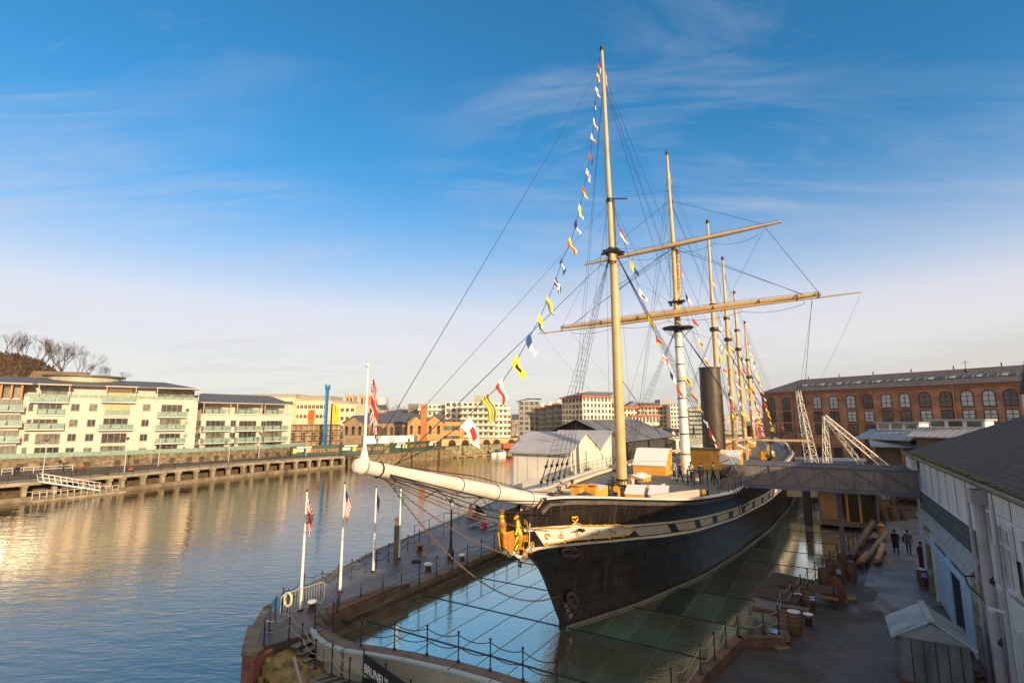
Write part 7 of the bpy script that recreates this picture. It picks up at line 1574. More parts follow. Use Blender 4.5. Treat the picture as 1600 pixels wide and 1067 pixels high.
lines = [('forward line between foremast and mainmast', (0, 9.0, 25), (0, 26.6, 12.5), 8, .85, 1.0), ('line down to the funnel from the mainmast', (0, 27.2, 15.5), (0.9, 40, 6.8), 6, .95, .3), ('line between third and fourth masts', (0, 48.2, 24), (0, 60, 10), 8, .9, .6), ('line between fourth and fifth masts', (0, 60, 24.5), (0, 71.6, 9), 9, .95, .6), ('line between fifth and sixth masts', (0, 71.4, 24), (0, 84.2, 9), 9, 1.0, .6), ('line from the sixth mast to the stern', (0, 83.3, 20), (0, 99, 7.5), 12, 1.15, .5), ('low line running aft from the third masthead', (0, 47.7, 31), (0, 59.8, 16), 5, .8, .4), ('line from the mainmast head to the third mast', (0, 26.4, 27), (0, 48, 13), 7, .85, .8), ('high stern line', (0, 83, 26), (2, 98.5, 9), 12, 1.05, .4)]
kk = 0
for nm_, a, b_, n_, sz, sg in lines:
    P = [S(*p) for p in sag(a, b_, sg, 16)]; tag(MB().tube(P, .016, 4).build('flag_line', [rig_m]), 'flag '+nm_, 'flag line')
    for i in range(n_):
        t_ = (i+.6)/(n_+.3); j = int(t_*16); p = P[j].lerp(P[min(16, j+1)], t_*16-j); dn = (P[min(16, j+1)]-P[max(0, j)]).normalized(); kd, c = COMB[kk % 13]; kk += 1
        signal_flag(p, dn, sz*1.25, kd, c.split(), '%s flag, %s down the %s' % (' and '.join(c.split()), ordw[i], nm_.replace('forward ', '')[:70]), 'signal flags strung between the masts', outv, True)
for (x, y, z, kd, c, lb) in ((.15, 7.9, 34.8, 'st', 'red white', 'furled red and white flag near the foremast head'), (.12, 26.1, 35.0, 'sq', 'yellow red', 'furled yellow flag at the mainmast head'), (.1, 59.7, 33.2, 'v', 'navy red', 'red and dark blue flag at the fourth masthead')):
    p = S(x, y, z); signal_flag(p, (0, 0, -1), 1.15, kd, c.split(), lb, 'masthead flags', (.35, 0, -.2))
# ================================================================ quay furniture
# nearest steel platform, steps and parapet at the dock end
gr_m = M('steel_grating', (.13, .13, .125), .6, (.22, .22, .21), 14, .5, 60)
pf = shp('steel_walkway', 'grey steel grating walkway with wide steps below the curved parapet', 'walkway')
zw = -.45
MB().prism([(-7.4, -9.0), (-6.9, -9.3), (-5.9, -9.75), (-4.4, -9.9), (12, -9.6), (12, -7.4), (-1.4, -7.25), (-5.6, -8.2), (-7.6, -7.8)], zw-.12, zw).build('platform', [gr_m], pf)
MB().tube([(-8.2, -8.95, .1), (-7.1, -9.4, zw), (-5.9, -9.85, zw), (-4.4, -10.0, zw), (12, -9.7, zw)], .07, 6).build('edge_beam', [M('edge_galv', (.30, .30, .29), .5)], pf)
for k in range(5): MB().box(-8.75+k*.33, -8.36+k*.33, -8.75+.0*k, -7.35-.12*k, .40-.20*k-.04, .40-.20*k).build('tread', [M('tread_grey', (.20, .20, .195), .6, (.12, .12, .12), 4)], pf)
for k in range(26): x = -6.6+k*.42; o = MB().box(-.055, .055, -.42, .42, 0, .012).build('anti_slip_strip', [M('strip_black', (.025, .02, .02), .8)], pf, (x, -8.55-.0*k, zw+.004), R(-28))
pr_ = shp('dock_parapet', 'curved speckled concrete parapet with brown coping around the dock end', 'parapet wall')
arc = [(-8.85, -6.9), (-8.1, -7.35), (-7.2, -7.6), (-6.2, -7.6), (-5.0, -7.3), (-3.5, -6.98), (-1.4, -6.7), (.5, -6.62), (2.5, -6.7), (6, -7.1), (11, -8.1)]
spk = M('speckled_granite', (.20, .195, .18), .75, (.42, .40, .36), 38, .4, 40, lo=.42, hi=.6)
for a, b_ in zip(arc, arc[1:]):
    a = Vector((*a, 0)); b_ = Vector((*b_, 0)); d = (b_-a).normalized(); nr = Vector((-d.y, d.x, 0)); nr = nr if nr.y > 0 else -nr
    q = [a-nr*.62, b_-nr*.62, b_-nr*.30, a-nr*.30]; MB().prism([(p.x, p.y) for p in q], zw-.1, .52).build('granite_block', [spk], pr_)
    q = [a-nr*.66, b_-nr*.66, b_-nr*.42, a-nr*.42]; MB().prism([(p.x, p.y) for p in q], .52, .60).build('pale_capping', [M('cap_pale', (.34, .40, .40), .6)], pr_)
    q = [a-nr*.29, b_-nr*.29, b_+nr*.22, a+nr*.22]; MB().prism([(p.x, p.y) for p in q], -.5, .56).build('brown_coping', [M('coping_brown', (.12, .085, .065), .7, (.18, .13, .10), 2)], pr_)
# banner with lettering at the bottom edge
bn0, bn1 = pz(567, 1100, -1.0), None
pA = plx(567, 1023, -4.95); pB = L(pz(650, 1088, zw+.2))
A0 = Vector(L(pz(566, 1068, zw))); A1 = Vector((A0.x+3.3, A0.y-.95, 0))
bt_ = thing('banner', tuple(S(A0.x, A0.y, zw)), SHIP_RZ+math.atan2(A1.y-A0.y, A1.x-A0.x), "black banner lettered BRUNEL'S in white hung on the walkway posts at the bottom edge", 'banner')
zb1 = pz(566, 1068, zw); hb_ = HC+ray(567, 1020)[2]*(zb1.y/ray(567, 1020)[1])-zw
MB().box(0, 3.4, -.01, .02, .05, hb_).build('panel', [M('banner_black', (.012, .012, .014), .6)], bt_)
me = text_mesh("BRUNEL'S", .44, FCOL['white'], .003); o = part('lettering', me, bt_, (.14, -.02, hb_-.62)); o.rotation_euler = (R(90), 0, 0)
me = text_mesh("SS", .72, M('letter_gold', (.55, .30, .05), .5), .003); o = part('lettering', me, bt_, (2.25, -.02, hb_-.80)); o.rotation_euler = (R(90), 0, 0)
for x in (-.05, 1.7, 3.45): MB().tube([(x, .05, 0), (x, .05, hb_+.12)], .03, 6).ball((x, .05, hb_+.14), .05, n=6).build('post', [iron], bt_)
# crowd barrier
q0, q1 = pz(437, 967, ZQ), pz(506, 942, ZQ); t = thing('crowd_barrier', tuple(q0), ang(q0, q1), 'silver crowd barrier across the quay by the nearest flagpole', 'barrier'); lb_ = (q1-q0).length
galv = M('galvanised', (.50, .48, .45), .35, metal=.4)
MB().tube([(.15, 0, .12), (.0, 0, .25), (0, 0, .95), (.15, 0, 1.08), (lb_-.15, 0, 1.08), (lb_, 0, .95), (lb_, 0, .25), (lb_-.15, 0, .12), (.15, 0, .12)], .024, 6).build('frame', [galv], t)
b = MB()
for i in range(1, 16): b.tube([(lb_*i/16, 0, .12), (lb_*i/16, 0, 1.08)], .010, 4)
b.build('bars', [galv], t)
for x in (.35, lb_-.35): MB().tube([(x, -.3, .02), (x, 0, .16), (x, .3, .02)], .02, 5).build('foot', [galv], t)
# life ring housing, sign, bollards, lamp, posts
p = pz(448, 962, ZQ); t = thing('life_ring_stand', tuple(p), R(-15), 'pale yellow life ring on a stand behind the crowd barrier', 'life ring'); MB().tube([(0, 0, 0), (0, 0, 1.25)], .03, 6).build('post', [iron], t)
ring = [(0+.0, -.06+.0, 0)]; MB().tube([(.06+.20*math.cos(a), -.06, .78+.30*math.sin(a)) for a in [k*math.pi/10 for k in range(21)]], .055, 8).build('ring', [M('ring_cream', (.60, .55, .32), .6)], t, smooth=True)
p = pz(430, 968, ZQ); t = thing('blue_sign', tuple(p), R(60), 'small blue information sign on the quay edge fence', 'sign'); MB().box(-.25, .25, -.01, .01, .45, .95).build('panel', [M('sign_blue', (.02, .12, .30), .5)], t); MB().tube([(0, .02, 0), (0, .02, .9)], .02, 5).build('post', [iron], t)
def bollard(p, lb, capm, r=.17, h_=.48, grp='mooring bollards on the quay'):
    t = thing('bollard', tuple(p), 0, lb, 'bollard', grp); MB().lathe((0, 0, 0), [(r*1.15, -.01), (r*1.1, .05), (r*.85, .1), (r*.8, h_-.1)], 16).build('body', [M('bollard_iron', (.03, .022, .02), .6, (.07, .045, .03), 5)], t, smooth=True)
    MB().lathe((0, 0, h_-.1), [(r*.8, 0), (r*1.35, .04), (r*1.35, .1), (r*1.1, .14)], 18).build('cap', [capm], t, smooth=True); return t
bollard(pz(487, 955, ZQ), 'white-capped bollard behind the crowd barrier', white_p); bollard(pz(669, 893, ZQ), 'white-capped bollard in the middle of the quay', white_p, .2); bollard(pz(722, 878, ZQ), 'white-capped bollard just right of the lamp post foot', white_p); bollard(pz(656, 862, ZQ), 'rusty brown bollard by the wooden mooring post', M('rust', (.22, .10, .05), .8, (.32, .16, .08), 4), .22, .5)
p = pz(618, 874, ZQ); t = thing('mooring_post', tuple(p), 0, 'tall weathered square timber post by the fourth flagpole', 'post'); MB().box(-.13, .13, -.13, .13, 0, 2.75).build('timber', [wood_d], t); MB().box(-.14, .14, -.14, .14, 2.6, 2.66).build('strap', [iron], t)
p = pz(704, 873, ZQ); t = thing('harbour_lamp', tuple(p), 0, 'black cast iron street lamp with glass lantern on the quay', 'street lamp')
MB().lathe((0, 0, 0), [(.24, 0), (.22, .5), (.13, .7), (.10, .8), (.075, 1.4), (.06, 3.0), (.05, 3.35)], 12).build('column', [iron], t, smooth=True); MB().tube([(-.35, 0, 3.0), (.35, 0, 3.0)], .025, 6).build('ladder_bar', [iron], t)
MB().lathe((0, 0, 3.35), [(.09, 0), (.17, .40)], 4).build('lantern', [M('lantern_glass', (.35, .38, .36), .1, spec=.9)], t); MB().lathe((0, 0, 3.76), [(.21, 0), (.12, .16), (.04, .24), (.02, .36)], 8).build('lantern_cap', [iron], t)
p = pz(650, 878, ZQ); t = tag(MB().tube([(.35*math.cos(a)*(1-.02*i), .22*math.sin(a), .03+.012*(i % 5)) for i, a in enumerate([k*.5 for k in range(50)])], .03, 5).build('rope_coil', [rig_m], None, tuple(p)), 'flat coil of black rope on the quay beside the fourth flagpole', 'rope coil')
for (u, v, lb) in ((662, 868, 'yellow topped mooring ring by the rusty bollard'), (676, 851, 'small yellow mooring ring near the harbour edge')):
    p = pz(u, v, ZQ); tag(MB().tube([(.12*math.cos(a), .0, .12+.12*math.sin(a)) for a in [k*.52 for k in range(13)]], .03, 6).build('mooring_ring', [yellow_p], None, tuple(p)), lb, 'mooring ring')
# pile of tubes, sheets and red can farther along the quay
p0 = L(pz(765, 822, ZQ)); rnd = random.Random(12)
for k in range(9):
    x = p0.x-1.2+k*.42; y = p0.y+rnd.uniform(-.8, 1); o = MB().tube([(0, -1.2, .12), (rnd.uniform(-.5, .5), 1.2, .2)], .07, 7).build('metal_tube', [galv], None, tuple(S(x, y, ZQ+.05*(k % 3))), SHIP_RZ+rnd.uniform(-.4, .2)); tag(o, 'loose silver tube in the heap on the quay left of the figurehead', 'tube', 'loose tubes heaped on the quay')
p = pz(756, 826, ZQ); t = thing('fuel_can', tuple(p), 0, 'red round can in front of the heap of silver tubes', 'can'); MB().lathe((0, 0, 0), [(.24, 0), (.26, .08), (.24, .5), (.14, .6), (.06, .68)], 12).build('body', [M('can_red', (.45, .03, .05), .5)], t, smooth=True); MB().tube([(-.1, 0, .62), (-.08, 0, .8), (.1, 0, .8), (.12, 0, .62)], .02, 5).build('handle', [iron], t)
p = pz(742, 806, ZQ); t = thing('deck_chair', tuple(p), R(35), 'folded red and white striped canvas with black sheet leaning on the railing', 'canvas'); MB().sweep([(-.9, 0, 0), (.4, 0, 0), (-.5, 0, 1.3)], (0, 0, 0), (0, .15, 0)).build('striped_canvas', [M('stripes', (.62, .05, .05), .7, (.7, .65, .6), 9, kind='wave', lo=.45, hi=.55)], t); MB().sweep([(-.3, -.2, 0), (1.2, -.2, 0), (.1, -.2, 1.15)], (0, 0, 0), (0, .1, 0)).build('black_sheet', [M('sheet_black', (.02, .015, .015), .6)], t)
# ================================================================ barrels
def barrel_mb(h_=.9, r=.27):
    b = MB(); prof = [(r*.84, 0), (r*.84, .03), (r*.93, h_*.2), (r*1.04, h_*.42), (r*1.05, h_*.58), (r*.94, h_*.8), (r*.84, h_-.03), (r*.84, h_), (r*.76, h_), (r*.76, h_-.04), (.001, h_-.04)]
    b.lathe((0, 0, 0), prof, 20); return b
bm_ = barrel_mb().mesh('staves', [wood_b], True); hpm = MB()
for z in (.06, .2, .34, .56, .70, .84): rr_ = itp([(0, .84), (.2, .93), (.42, 1.05), (.58, 1.05), (.8, .94), (1, .84)], z/.9)*.27; hpm.tube2([(0, 0, z-.02), (0, 0, z+.02)], [rr_+.008, rr_+.008], 20, 0)
hpm = hpm.mesh('hoops', [M('hoop_iron', (.04, .035, .035), .55, (.09, .06, .04), 6)], True)
lidm = MB().lathe((0, 0, .87), [(.25, 0), (.25, .03), (.001, .035)], 18).mesh('lid', [M('lid_pale', (.55, .58, .62), .4)])
def barrel(p, rz, lb, lid_=False, tilt=None, sc=1., grp='wooden barrels on the dockside'):
    t = thing('barrel', tuple(p), rz, lb, 'barrel', grp); part('staves', bm_, t); part('hoops', hpm, t)
    if lid_: part('lid', lidm, t)
    if tilt: t.rotation_euler = (R(tilt), 0, rz)
    t.scale = (sc, sc, sc); return t
barrel(pz(1243, 991, .4), 0, 'barrel with pale blue lid beside the white basin', True, sc=1.1)
barrel(pz(1265, 951, .4), 1, 'barrel with a blue and white striped sign leaning on it', sc=1.1)
barrel(pz(1289, 917, .4), 2, 'dark barrel at the left front of the group by the dock edge', sc=1.15); barrel(pz(1300, 900, .4), .4, 'dark barrel at the back left of the group by the dock edge', sc=1.1); barrel(pz(1313, 908, .4), .8, 'barrel with a teal sign in the group by the bridge column', sc=1.1); barrel(pz(1331, 905, .4), 1.8, 'right-hand barrel of the group by the bridge column', sc=1.1); barrel(pz(1318, 891, .4), 2.8, 'barrel at the rear of the group by the bridge column', sc=1.1)
for k, (u, v, sc, lb) in enumerate(((1412, 812, 1.1, 'squat barrel at the right of the group beyond the two walkers'), (1396, 812, 1.35, 'tall barrel in the middle of the group beyond the walkers'), (1381, 813, 1.1, 'barrel at the front left of the group by the booth'), (1384, 797, 1.2, 'barrel at the rear of the group by the booth'), (1378, 802, 1.2, 'barrel touching the booth corner'), (1396, 789, 1.2, 'hindmost barrel behind the booth group'))): barrel(pz(u, v, .4), k, lb, sc=sc)
t = barrel(pz(1443, 914, .4), 0, 'barrel with a blue sticker against the shed wall', True, sc=1.0)
barrel(S(-1.15, 11.2, 5.05), 0, 'grey-brown barrel on deck left of the foremast', sc=1.15, grp='barrels on the ship deck'); barrel(S(.75, 10.4, 5.03), 1, 'banded barrel on deck right of the foremast', sc=1.15, grp='barrels on the ship deck'); barrel(S(-.6, 12.0, 5.03), 2, 'barrel on deck just behind the foremast', sc=1.1, grp='barrels on the ship deck')
def aframe(p, rz, cols, lb):
    t = thing('small_sign', tuple(p), rz, lb, 'sign'); MB().box(-.12, .12, -.01, .01, .5, .85, 0).box(-.12, .12, -.014, -.01, .6, .66, 1).box(-.12, .12, -.014, -.01, .72, .78, 1).build('panel', cols, t); MB().tube([(0, .01, 0), (0, .01, .6)], .015, 5).build('stake', [iron], t)
sb = [M('sign_royal', (.02, .08, .38), .5), white_p]; aframe(pz(1271, 957, .4), R(-20), sb, 'blue and white striped sign in front of the second barrel'); aframe(pz(1312, 912, .4), R(-15), [M('sign_teal', (.02, .22, .25), .5), white_p], 'teal and white sign on the barrel group'); aframe(pz(1446, 918, .4), R(-30), sb, 'blue and white sign on the barrel by the shed')
p = pz(1264, 976, .4); t = thing('basin', tuple(p), 0, 'white enamel basin on a dark stool beside the lidded barrel', 'basin'); MB().lathe((0, 0, .35), [(.10, 0), (.20, .12), (.23, .14), (.19, .13), (.09, .03), (.001, .03)], 18).build('bowl', [M('enamel', (.62, .62, .66), .3)], t, smooth=True); MB().lathe((0, 0, 0), [(.15, 0), (.12, .35)], 10).build('stool', [iron], t)
p = pz(1222, 936, .3); t = thing('basin', tuple(S(9.75, 8.6, .62)), 0, 'pale basin on the dock edge beside the low deckhouse', 'basin'); MB().lathe((0, 0, 0), [(.12, 0), (.22, .12), (.25, .15), (.2, .13), (.1, .03), (.001, .03)], 16).build('bowl', [MATS['enamel']], t, smooth=True)
p = pz(1246, 958, .4); t = thing('plank_box', tuple(p), R(-35), 'low dark plank box behind the lidded barrel', 'box'); MB().box(-.5, .5, -.22, .22, 0, .25).build('box', [wood_d], t); MB().box(-.54, .54, -.26, .26, .25, .29).build('lid', [wood_d], t)
# lifebuoy wall: old sail-shaped rusty plate (anchor fluke) and bench
p = pz(1305, 938, .4); t = thing('rusty_anchor', tuple(p), R(-40), 'big rusty brown anchor fluke leaning behind the bench', 'anchor')
rust = M('anchor_rust', (.11, .045, .03), .9, (.20, .085, .05), 3, .6)
MB().sweep([(-.42, 0, 0), (.46, 0, 0), (.40, 0, .5), (.22, 0, 1.0), (.0, 0, 1.28), (-.26, 0, 1.05), (-.38, 0, .55)], (0, 0, 0), (.1, .16, .0)).build('fluke', [rust], t); MB().tube([(-.2, .2, .05), (.1, .3, .6), (-.1, .9, .15)], [.11, .12, .08], 8).tube([(.6, -.5, .06), (.5, .1, .1), (-.1, .3, .55)], .06, 6).build('shank', [rust], t)
p = pz(1284, 946, .4); t = thing('bench', tuple(p), R(-30), 'dark wooden bench next to the rusty anchor', 'bench'); MB().box(-.75, .75, -.22, .22, .42, .47).build('seat', [wood_d], t); MB().box(-.75, .75, .2, .25, .6, .95).build('backrest', [wood_d], t)
for x in (-.6, .6):
    for y in (-.18, .2): MB().box(x-.035, x+.035, y-.035, y+.035, 0, .42 if y < 0 else .95).build('leg', [iron], t)
p = pz(1316, 935, .4); tag(MB().prism([(-.6, -.4), (.5, -.5), (.8, .2), (.1, .6), (-.7, .3)], 0, .12).build('stone_slab', [cop], None, tuple(p)), 'flat pale stone slab at the foot of the anchor', 'stone slab')
p = pz(1220, 1012, .4); tag(MB().prism([(-.3, -.35), (.35, -.15), (.3, .2), (-.35, .3)], 0, .08).build('stone_slab', [cop], None, tuple(p)), 'small stone slab by the corner of the dock wall', 'stone slab')
# low deckhouse standing in the dock (access hatch)
t = shp('dock_hatch', 'low black flat-roofed hatch with white ribbed side standing in the dock water', 'hatch')
MB().prism([(7.75, 7.6), (9.7, 7.2), (10.35, 11.9), (8.35, 12.5)], 0, .62).build('side', [corrugated('white_ribs', (.55, .57, .62), (.66, .68, .72), 9, 'X')], t); MB().prism([(7.62, 7.45), (9.75, 7.05), (10.45, 12.0), (8.3, 12.65)], .62, .74).build('roof', [M('felt_roof', (.045, .035, .032), .85, (.075, .06, .055), 1.4, .4)], t)
MB().prism([(8.7, 9.6), (9.5, 9.45), (9.65, 10.8), (8.85, 10.95)], .74, .84).build('roof_hatch', [MATS['felt_roof']], t); MB().prism([(7.6, 7.42), (9.85, 7.0), (9.87, 7.1), (7.62, 7.52)], .02, .12).build('brown_kerb', [M('kerb_rust', (.15, .08, .05), .8)], t)
MB(); t = shp('pyramid_cover', 'small dark ribbed pyramid cover behind the dock wall corner', 'cover'); MB().prism([(7.9, 1.75), (8.9, 2.4), (8.75, 3.5), (7.95, 3.2)], 0, .25).lathe((8.4, 2.7, .25), [(.62, 0), (.15, .55)], 6).build('cover', [M('cover_brown', (.05, .035, .035), .7, (.09, .065, .06), 2)], t)
# glazed booth on the dock side, under the bridge
t = shp('glazed_booth', 'glazed timber booth with flat grey roof standing over the dock under the bridge', 'booth')
bx0, bx1, by0, by1 = 10.6, 15.3, 33.8, 38.2
MB().box(bx0, bx1, by0, by1, .25, .7).build('base', [wood_d], t)
for x in (bx0+.1, bx0+2.3, bx0+3.3, bx1-.1):
    MB().box(x-.1, x+.1, by0, by0+.2, .7, 3.4).build('post', [steel_b if x in (bx0+.1, bx1-.1) else M('orange_post', (.45, .20, .06), .6)], t)
MB().box(bx0+.2, bx1-.2, by0+.06, by0+.1, .75, 3.3).build('glass_front', [M('booth_glass', (.07, .045, .02), .06, (.03, .03, .02), .35, spec=.9)], t)
MB().box(bx1-.06, bx1, by0+.2, by1, .7, 3.3).box(bx0, bx0+.06, by0+.2, by1, .7, 3.3).build('side_wall', [M('booth_side', (.25, .13, .06), .7)], t)
MB().box(bx0+.2, bx0+1.9, by0+.02, by0+.055, .8, 3.2).build('interior_panel', [M('amber_panel', (.34, .19, .07), .4, (.24, .12, .045), .8)], t)
MB().box(bx0-.6, bx1+.7, by0-.6, by1+.3, 3.42, 3.62).box(bx0-.7, bx1+.8, by0-.7, by1+.4, 3.62, 3.68).build('roof', [M('booth_roof', (.14, .135, .14), .5)], t)
MB().box(bx0-1.3, bx0-.7, by0+.5, by1, .05, 3.3).build('lift_shaft', [M('shaft_dark', (.035, .03, .035), .6)], t)
# logs, spars
def log(a, b_, r0, r1, m_, lb, nm='log', z=.4):
    a = Vector(S(a[0], a[1], z)); b_ = Vector(S(b_[0], b_[1], z)); d = b_-a; t = thing(nm, tuple(a), math.atan2(d.y, d.x), lb, nm, 'old logs and spars by the path'); n_ = 9; rn = random.Random(int(r0*1000)); 
    MB().tube([(d.length*i/n_, rn.uniform(-.03, .03), r0*1.05+.25+rn.uniform(-.02, .02)) for i in range(n_+1)], [r0+(r1-r0)*i/n_+rn.uniform(-.02, .02) for i in range(n_+1)], 12).build('timber', [m_], t, smooth=True)
    for x in (.15, .8): MB().box(d.length*x-.12, d.length*x+.12, -r0*1.3, r0*1.3, 0, .28).build('bearer', [wood_d], t)
wr_ = M('rotten_timber', (.07, .045, .038), .85, (.19, .13, .11), 2.5, .7, 9, stretch=(.5, 2, 2)); wg_ = M('mossy_timber', (.13, .12, .05), .9, (.26, .21, .12), 2.5, .6, 9, stretch=(.5, 2, 2))
log((12.45, 18.6), (14.75, 34.0), .20, .25, wr_, 'thickest long weathered log nearest the dock edge'); log((13.05, 17.6), (15.3, 29), .14, .18, wg_, 'long thin mossy log, middle one beside the path'); log((13.9, 18.4), (14.7, 24), .17, .2, M('pale_pine', (.36, .20, .12), .8, (.46, .29, .18), 2, .4), 'short pale log with dark band nearest the path')
log((12.9, 17.5), (13.5, 20.5), .17, .15, M('orange_log', (.34, .15, .06), .85, (.45, .22, .10), 3), 'short orange-ended log at the near end of the stack')
t = thing('bench', tuple(pz(1368, 846, .4)), R(50), 'low dark slatted bench beside the long logs', 'bench'); MB().box(-.8, .8, -.25, .25, .38, .44).build('seat', [wood_d], t); 
for x in (-.6, .6): MB().box(x-.05, x+.05, -.2, .2, 0, .38).build('leg', [wood_d], t)
t = thing('iron_bell', tuple(pz(1378, 834, .4)), 0, 'orange-brown iron bollard at the far end of the logs', 'bollard'); MB().lathe((0, 0, 0), [(.34, 0), (.26, .2), (.2, .5), (.28, .6), (.28, .72), (.12, .85)], 14).build('body', [M('orange_iron', (.40, .16, .06), .7, (.5, .22, .09), 3)], t, smooth=True)
# chains/nets heap & stone pile near the far corner, boat upturned
t = thing('net_heap', tuple(pz(1428, 785, .4)), 0, 'heap of dark red nets and chains against the shed corner', 'nets'); b = MB(); rnd = random.Random(2)
for i in range(60): c = Vector((rnd.uniform(-1.8, 1.8), rnd.uniform(-1, 1), rnd.uniform(.1, .75))); b.tube([c+Vector((.4*math.cos(a+i), .3*math.sin(a), .2*math.sin(a*2+i))) for a in [k*.7 for k in range(9)]], .05, 4)
b.build('nets', [M('net_red', (.10, .03, .035), .9, (.17, .07, .06), 6)], t)
for k, (u, v, sx, lb) in enumerate(((1405, 775, 1.6, 'dark timber baulk pile at the far end of the path'), (1380, 772, 2.0, 'second dark timber pile behind the booth barrels'))):
    t = thing('timber_pile', tuple(pz(u, v, .4)), .4*k, lb, 'timber pile')
    for j in range(4): MB().box(-sx, sx, -.5+.3*j, -.25+.3*j, .02+.0*j, .28+.06*(j % 2)).build('baulk', [wood_d], t)
# kiosk with gabled metal roof
t = thing('kiosk', tuple(S(14.42, 1.5, .4)), SHIP_RZ, 'small kiosk with pale gabled metal roof at the foot of the shed', 'kiosk')
MB().box(-1.05, .95, -1.0, 1.0, .0, 1.75).build('wall', [M('kiosk_wall', (.10, .11, .105), .8, (.20, .21, .20), 1.8, .4, stretch=(1, 1, .3))], t); MB().box(-1.1, 1.0, -1.05, 1.0, 0, .3).build('brick_base', [M('kiosk_brick', (.24, .09, .06), .85, (.17, .06, .04), 1, .4, mortar=(.2, .17, .14), kind='brick', bw=.22, bh=.075)], t)
MB().sweep([(-1.2, -1.06, 1.75), (1.1, -1.06, 1.75), (-.05, -1.06, 2.35)], (0, -1.06, 0), (0, 1.0, 0)).build('gable_boards', [M('gable_slats', (.30, .33, .34), .6, (.36, .38, .39), 2)], t)
krm = corrugated('kiosk_roof_metal', (.30, .42, .50), (.55, .62, .66), 5, 'Y', (.38, .27, .07))
MB().sweep([(-1.28, -1.15, 1.68), (-.05, -1.15, 2.43), (1.15, -1.15, 1.68), (1.15, -1.15, 1.73), (-.05, -1.15, 2.48), (-1.28, -1.15, 1.73)], (0, -1.15, 0), (0, 1.15, 0)).build('roof', [krm], t); MB().box(-.15, .05, -1.18, 1.18, 2.45, 2.52).build('ridge_cap', [galv], t)
for k in range(5): MB().box(-1.1+.2*k, 1.0-.2*k, -1.10, -1.06, 1.80+.11*k, 1.82+.11*k).build('slat', [MATS['gable_slats']], t)
t = thing('rubble_corner', tuple(S(15.8, 2.2, .4)), SHIP_RZ, 'patch of loose bricks between kiosk and shed wall', 'bricks'); rnd = random.Random(6); 
for i in range(40): x, y = rnd.uniform(-.45, .3), rnd.uniform(-1.6, 3.6); MB().obox((x, y), (math.cos(i), math.sin(i)), None, .11, .055, 0, rnd.uniform(.05, .12)).build('brick', [M('loose_brick', (.22, .09, .05), .9, (.13, .06, .04), 4)], t)
kk_ = thing_kiosk = [o for o in bpy.data.objects if o.name.startswith('kiosk')][0]
for x in (-.7, -.35, 0, .35, .7): MB().box(x-.012, x+.012, -1.02, -1.0, .3, 1.75).build('board_seam', [iron], kk_)
# ================================================================ buildings with metal roofs beyond the bridge
zr = M('zinc_roof_blue', (.22, .28, .34), .45, (.28, .34, .40), .8); zg = M('zinc_roof_grey', (.36, .34, .33), .5, (.42, .40, .39), .8)
def metal_building(nm, u0, u1, v1, v2, v3, Y, m_, lb, dep=9):
    a = pY(u0, v2, Y); b_ = pY(u1, v2, Y-6); t = thing(nm, (a.x, a.y, .4), ang(a, b_), lb, 'building'); w_ = (b_-a).to_2d().length; ze_ = a.z-.4; zt_ = pY(u0, v1, Y).z-.4; zc_ = pY(u0, v3, Y).z-.4
    MB().box(.3, w_-.3, 0.2, dep, 0, ze_).build('wall', [M('lowwall', (.16, .10, .06), .8, (.24, .16, .10), .8)], t)
    r = MB().sweep([(-.3, -.8, ze_-.15), (-.3, -.8, ze_), (-.3, 2.4, zt_), (-.3, dep+.5, zt_-.4), (-.3, dep+.5, zt_-.6)], (0, 0, 0), (w_+.6, 0, 0)); r.build('roof', [m_], t)
    k = 0
    while k*.75 < w_: x = k*.75; MB().tube([(x, -.8, ze_+.02), (x, 2.4, zt_+.02)], .03, 4).build('roof_seam', [M('seam_dark', (.15, .19, .23), .5)], t); k += 1
    MB().box(w_*.12, w_*.95, 2.2, 4, zt_-.1, zt_+.75).build('clerestory', [frame_w], t); MB().box(w_*.08, w_*.98, 1.9, 4.4, zt_+.75, zt_+.95).build('clerestory_roof', [m_], t)
    for j in range(3): MB().box(w_*(.16+.27*j), w_*(.36+.27*j), 2.12, 2.2, zt_+.1, zt_+.65).build('window', [glassw], t)
metal_building('workshop', 1345, 1424, 670, 684, 662, 70, zr, 'low workshop with blue-grey seamed metal roof behind the bridge'); metal_building('workshop', 1425, 1530, 667, 681, 660, 62, zg, 'low workshop with pale grey seamed metal roof right of the blue one')
a = pY(1360, 697, 66); t = thing('porch_roof', (a.x, a.y, .4), R(-32), 'lower blue-grey lean-to roof under the workshop roofs', 'lean-to'); MB().sweep([(0, 0, a.z-.5), (0, 0, a.z-.35), (0, 3.4, a.z+.6), (0, 3.4, a.z+.45)], (0, 0, 0), (6.4, 0, 0)).build('roof', [zr], t); MB().box(.2, 6.2, 2.8, 3.2, 0, a.z).build('wall', [M('booth_inside', (.20, .13, .07), .7, (.30, .22, .12), .6)], t)
for x in (.3, 3.2, 6.1): MB().box(x-.1, x+.1, .2, .4, 0, a.z-.5).build('post', [M('orange_post', (.45, .20, .06), .6)], t)
t = thing('low_store', tuple(pY(1300, 715, 76)[:2])+(.4,), R(-30), 'long low grey-roofed store in front of the brick warehouse', 'building'); MB().box(-13, 12, 0, 6, 0, 3.4).build('wall', [M('store_wall', (.12, .10, .09), .8)], t); MB().box(-13.5, 12.5, -.6, 6.4, 3.4, 3.7).build('roof', [M('store_roof', (.30, .31, .33), .6)], t)
for k in range(5): MB().box(-10+4.3*k, -8+4.3*k, -.05, 0, .8, 2.8).build('window', [glassw], t)
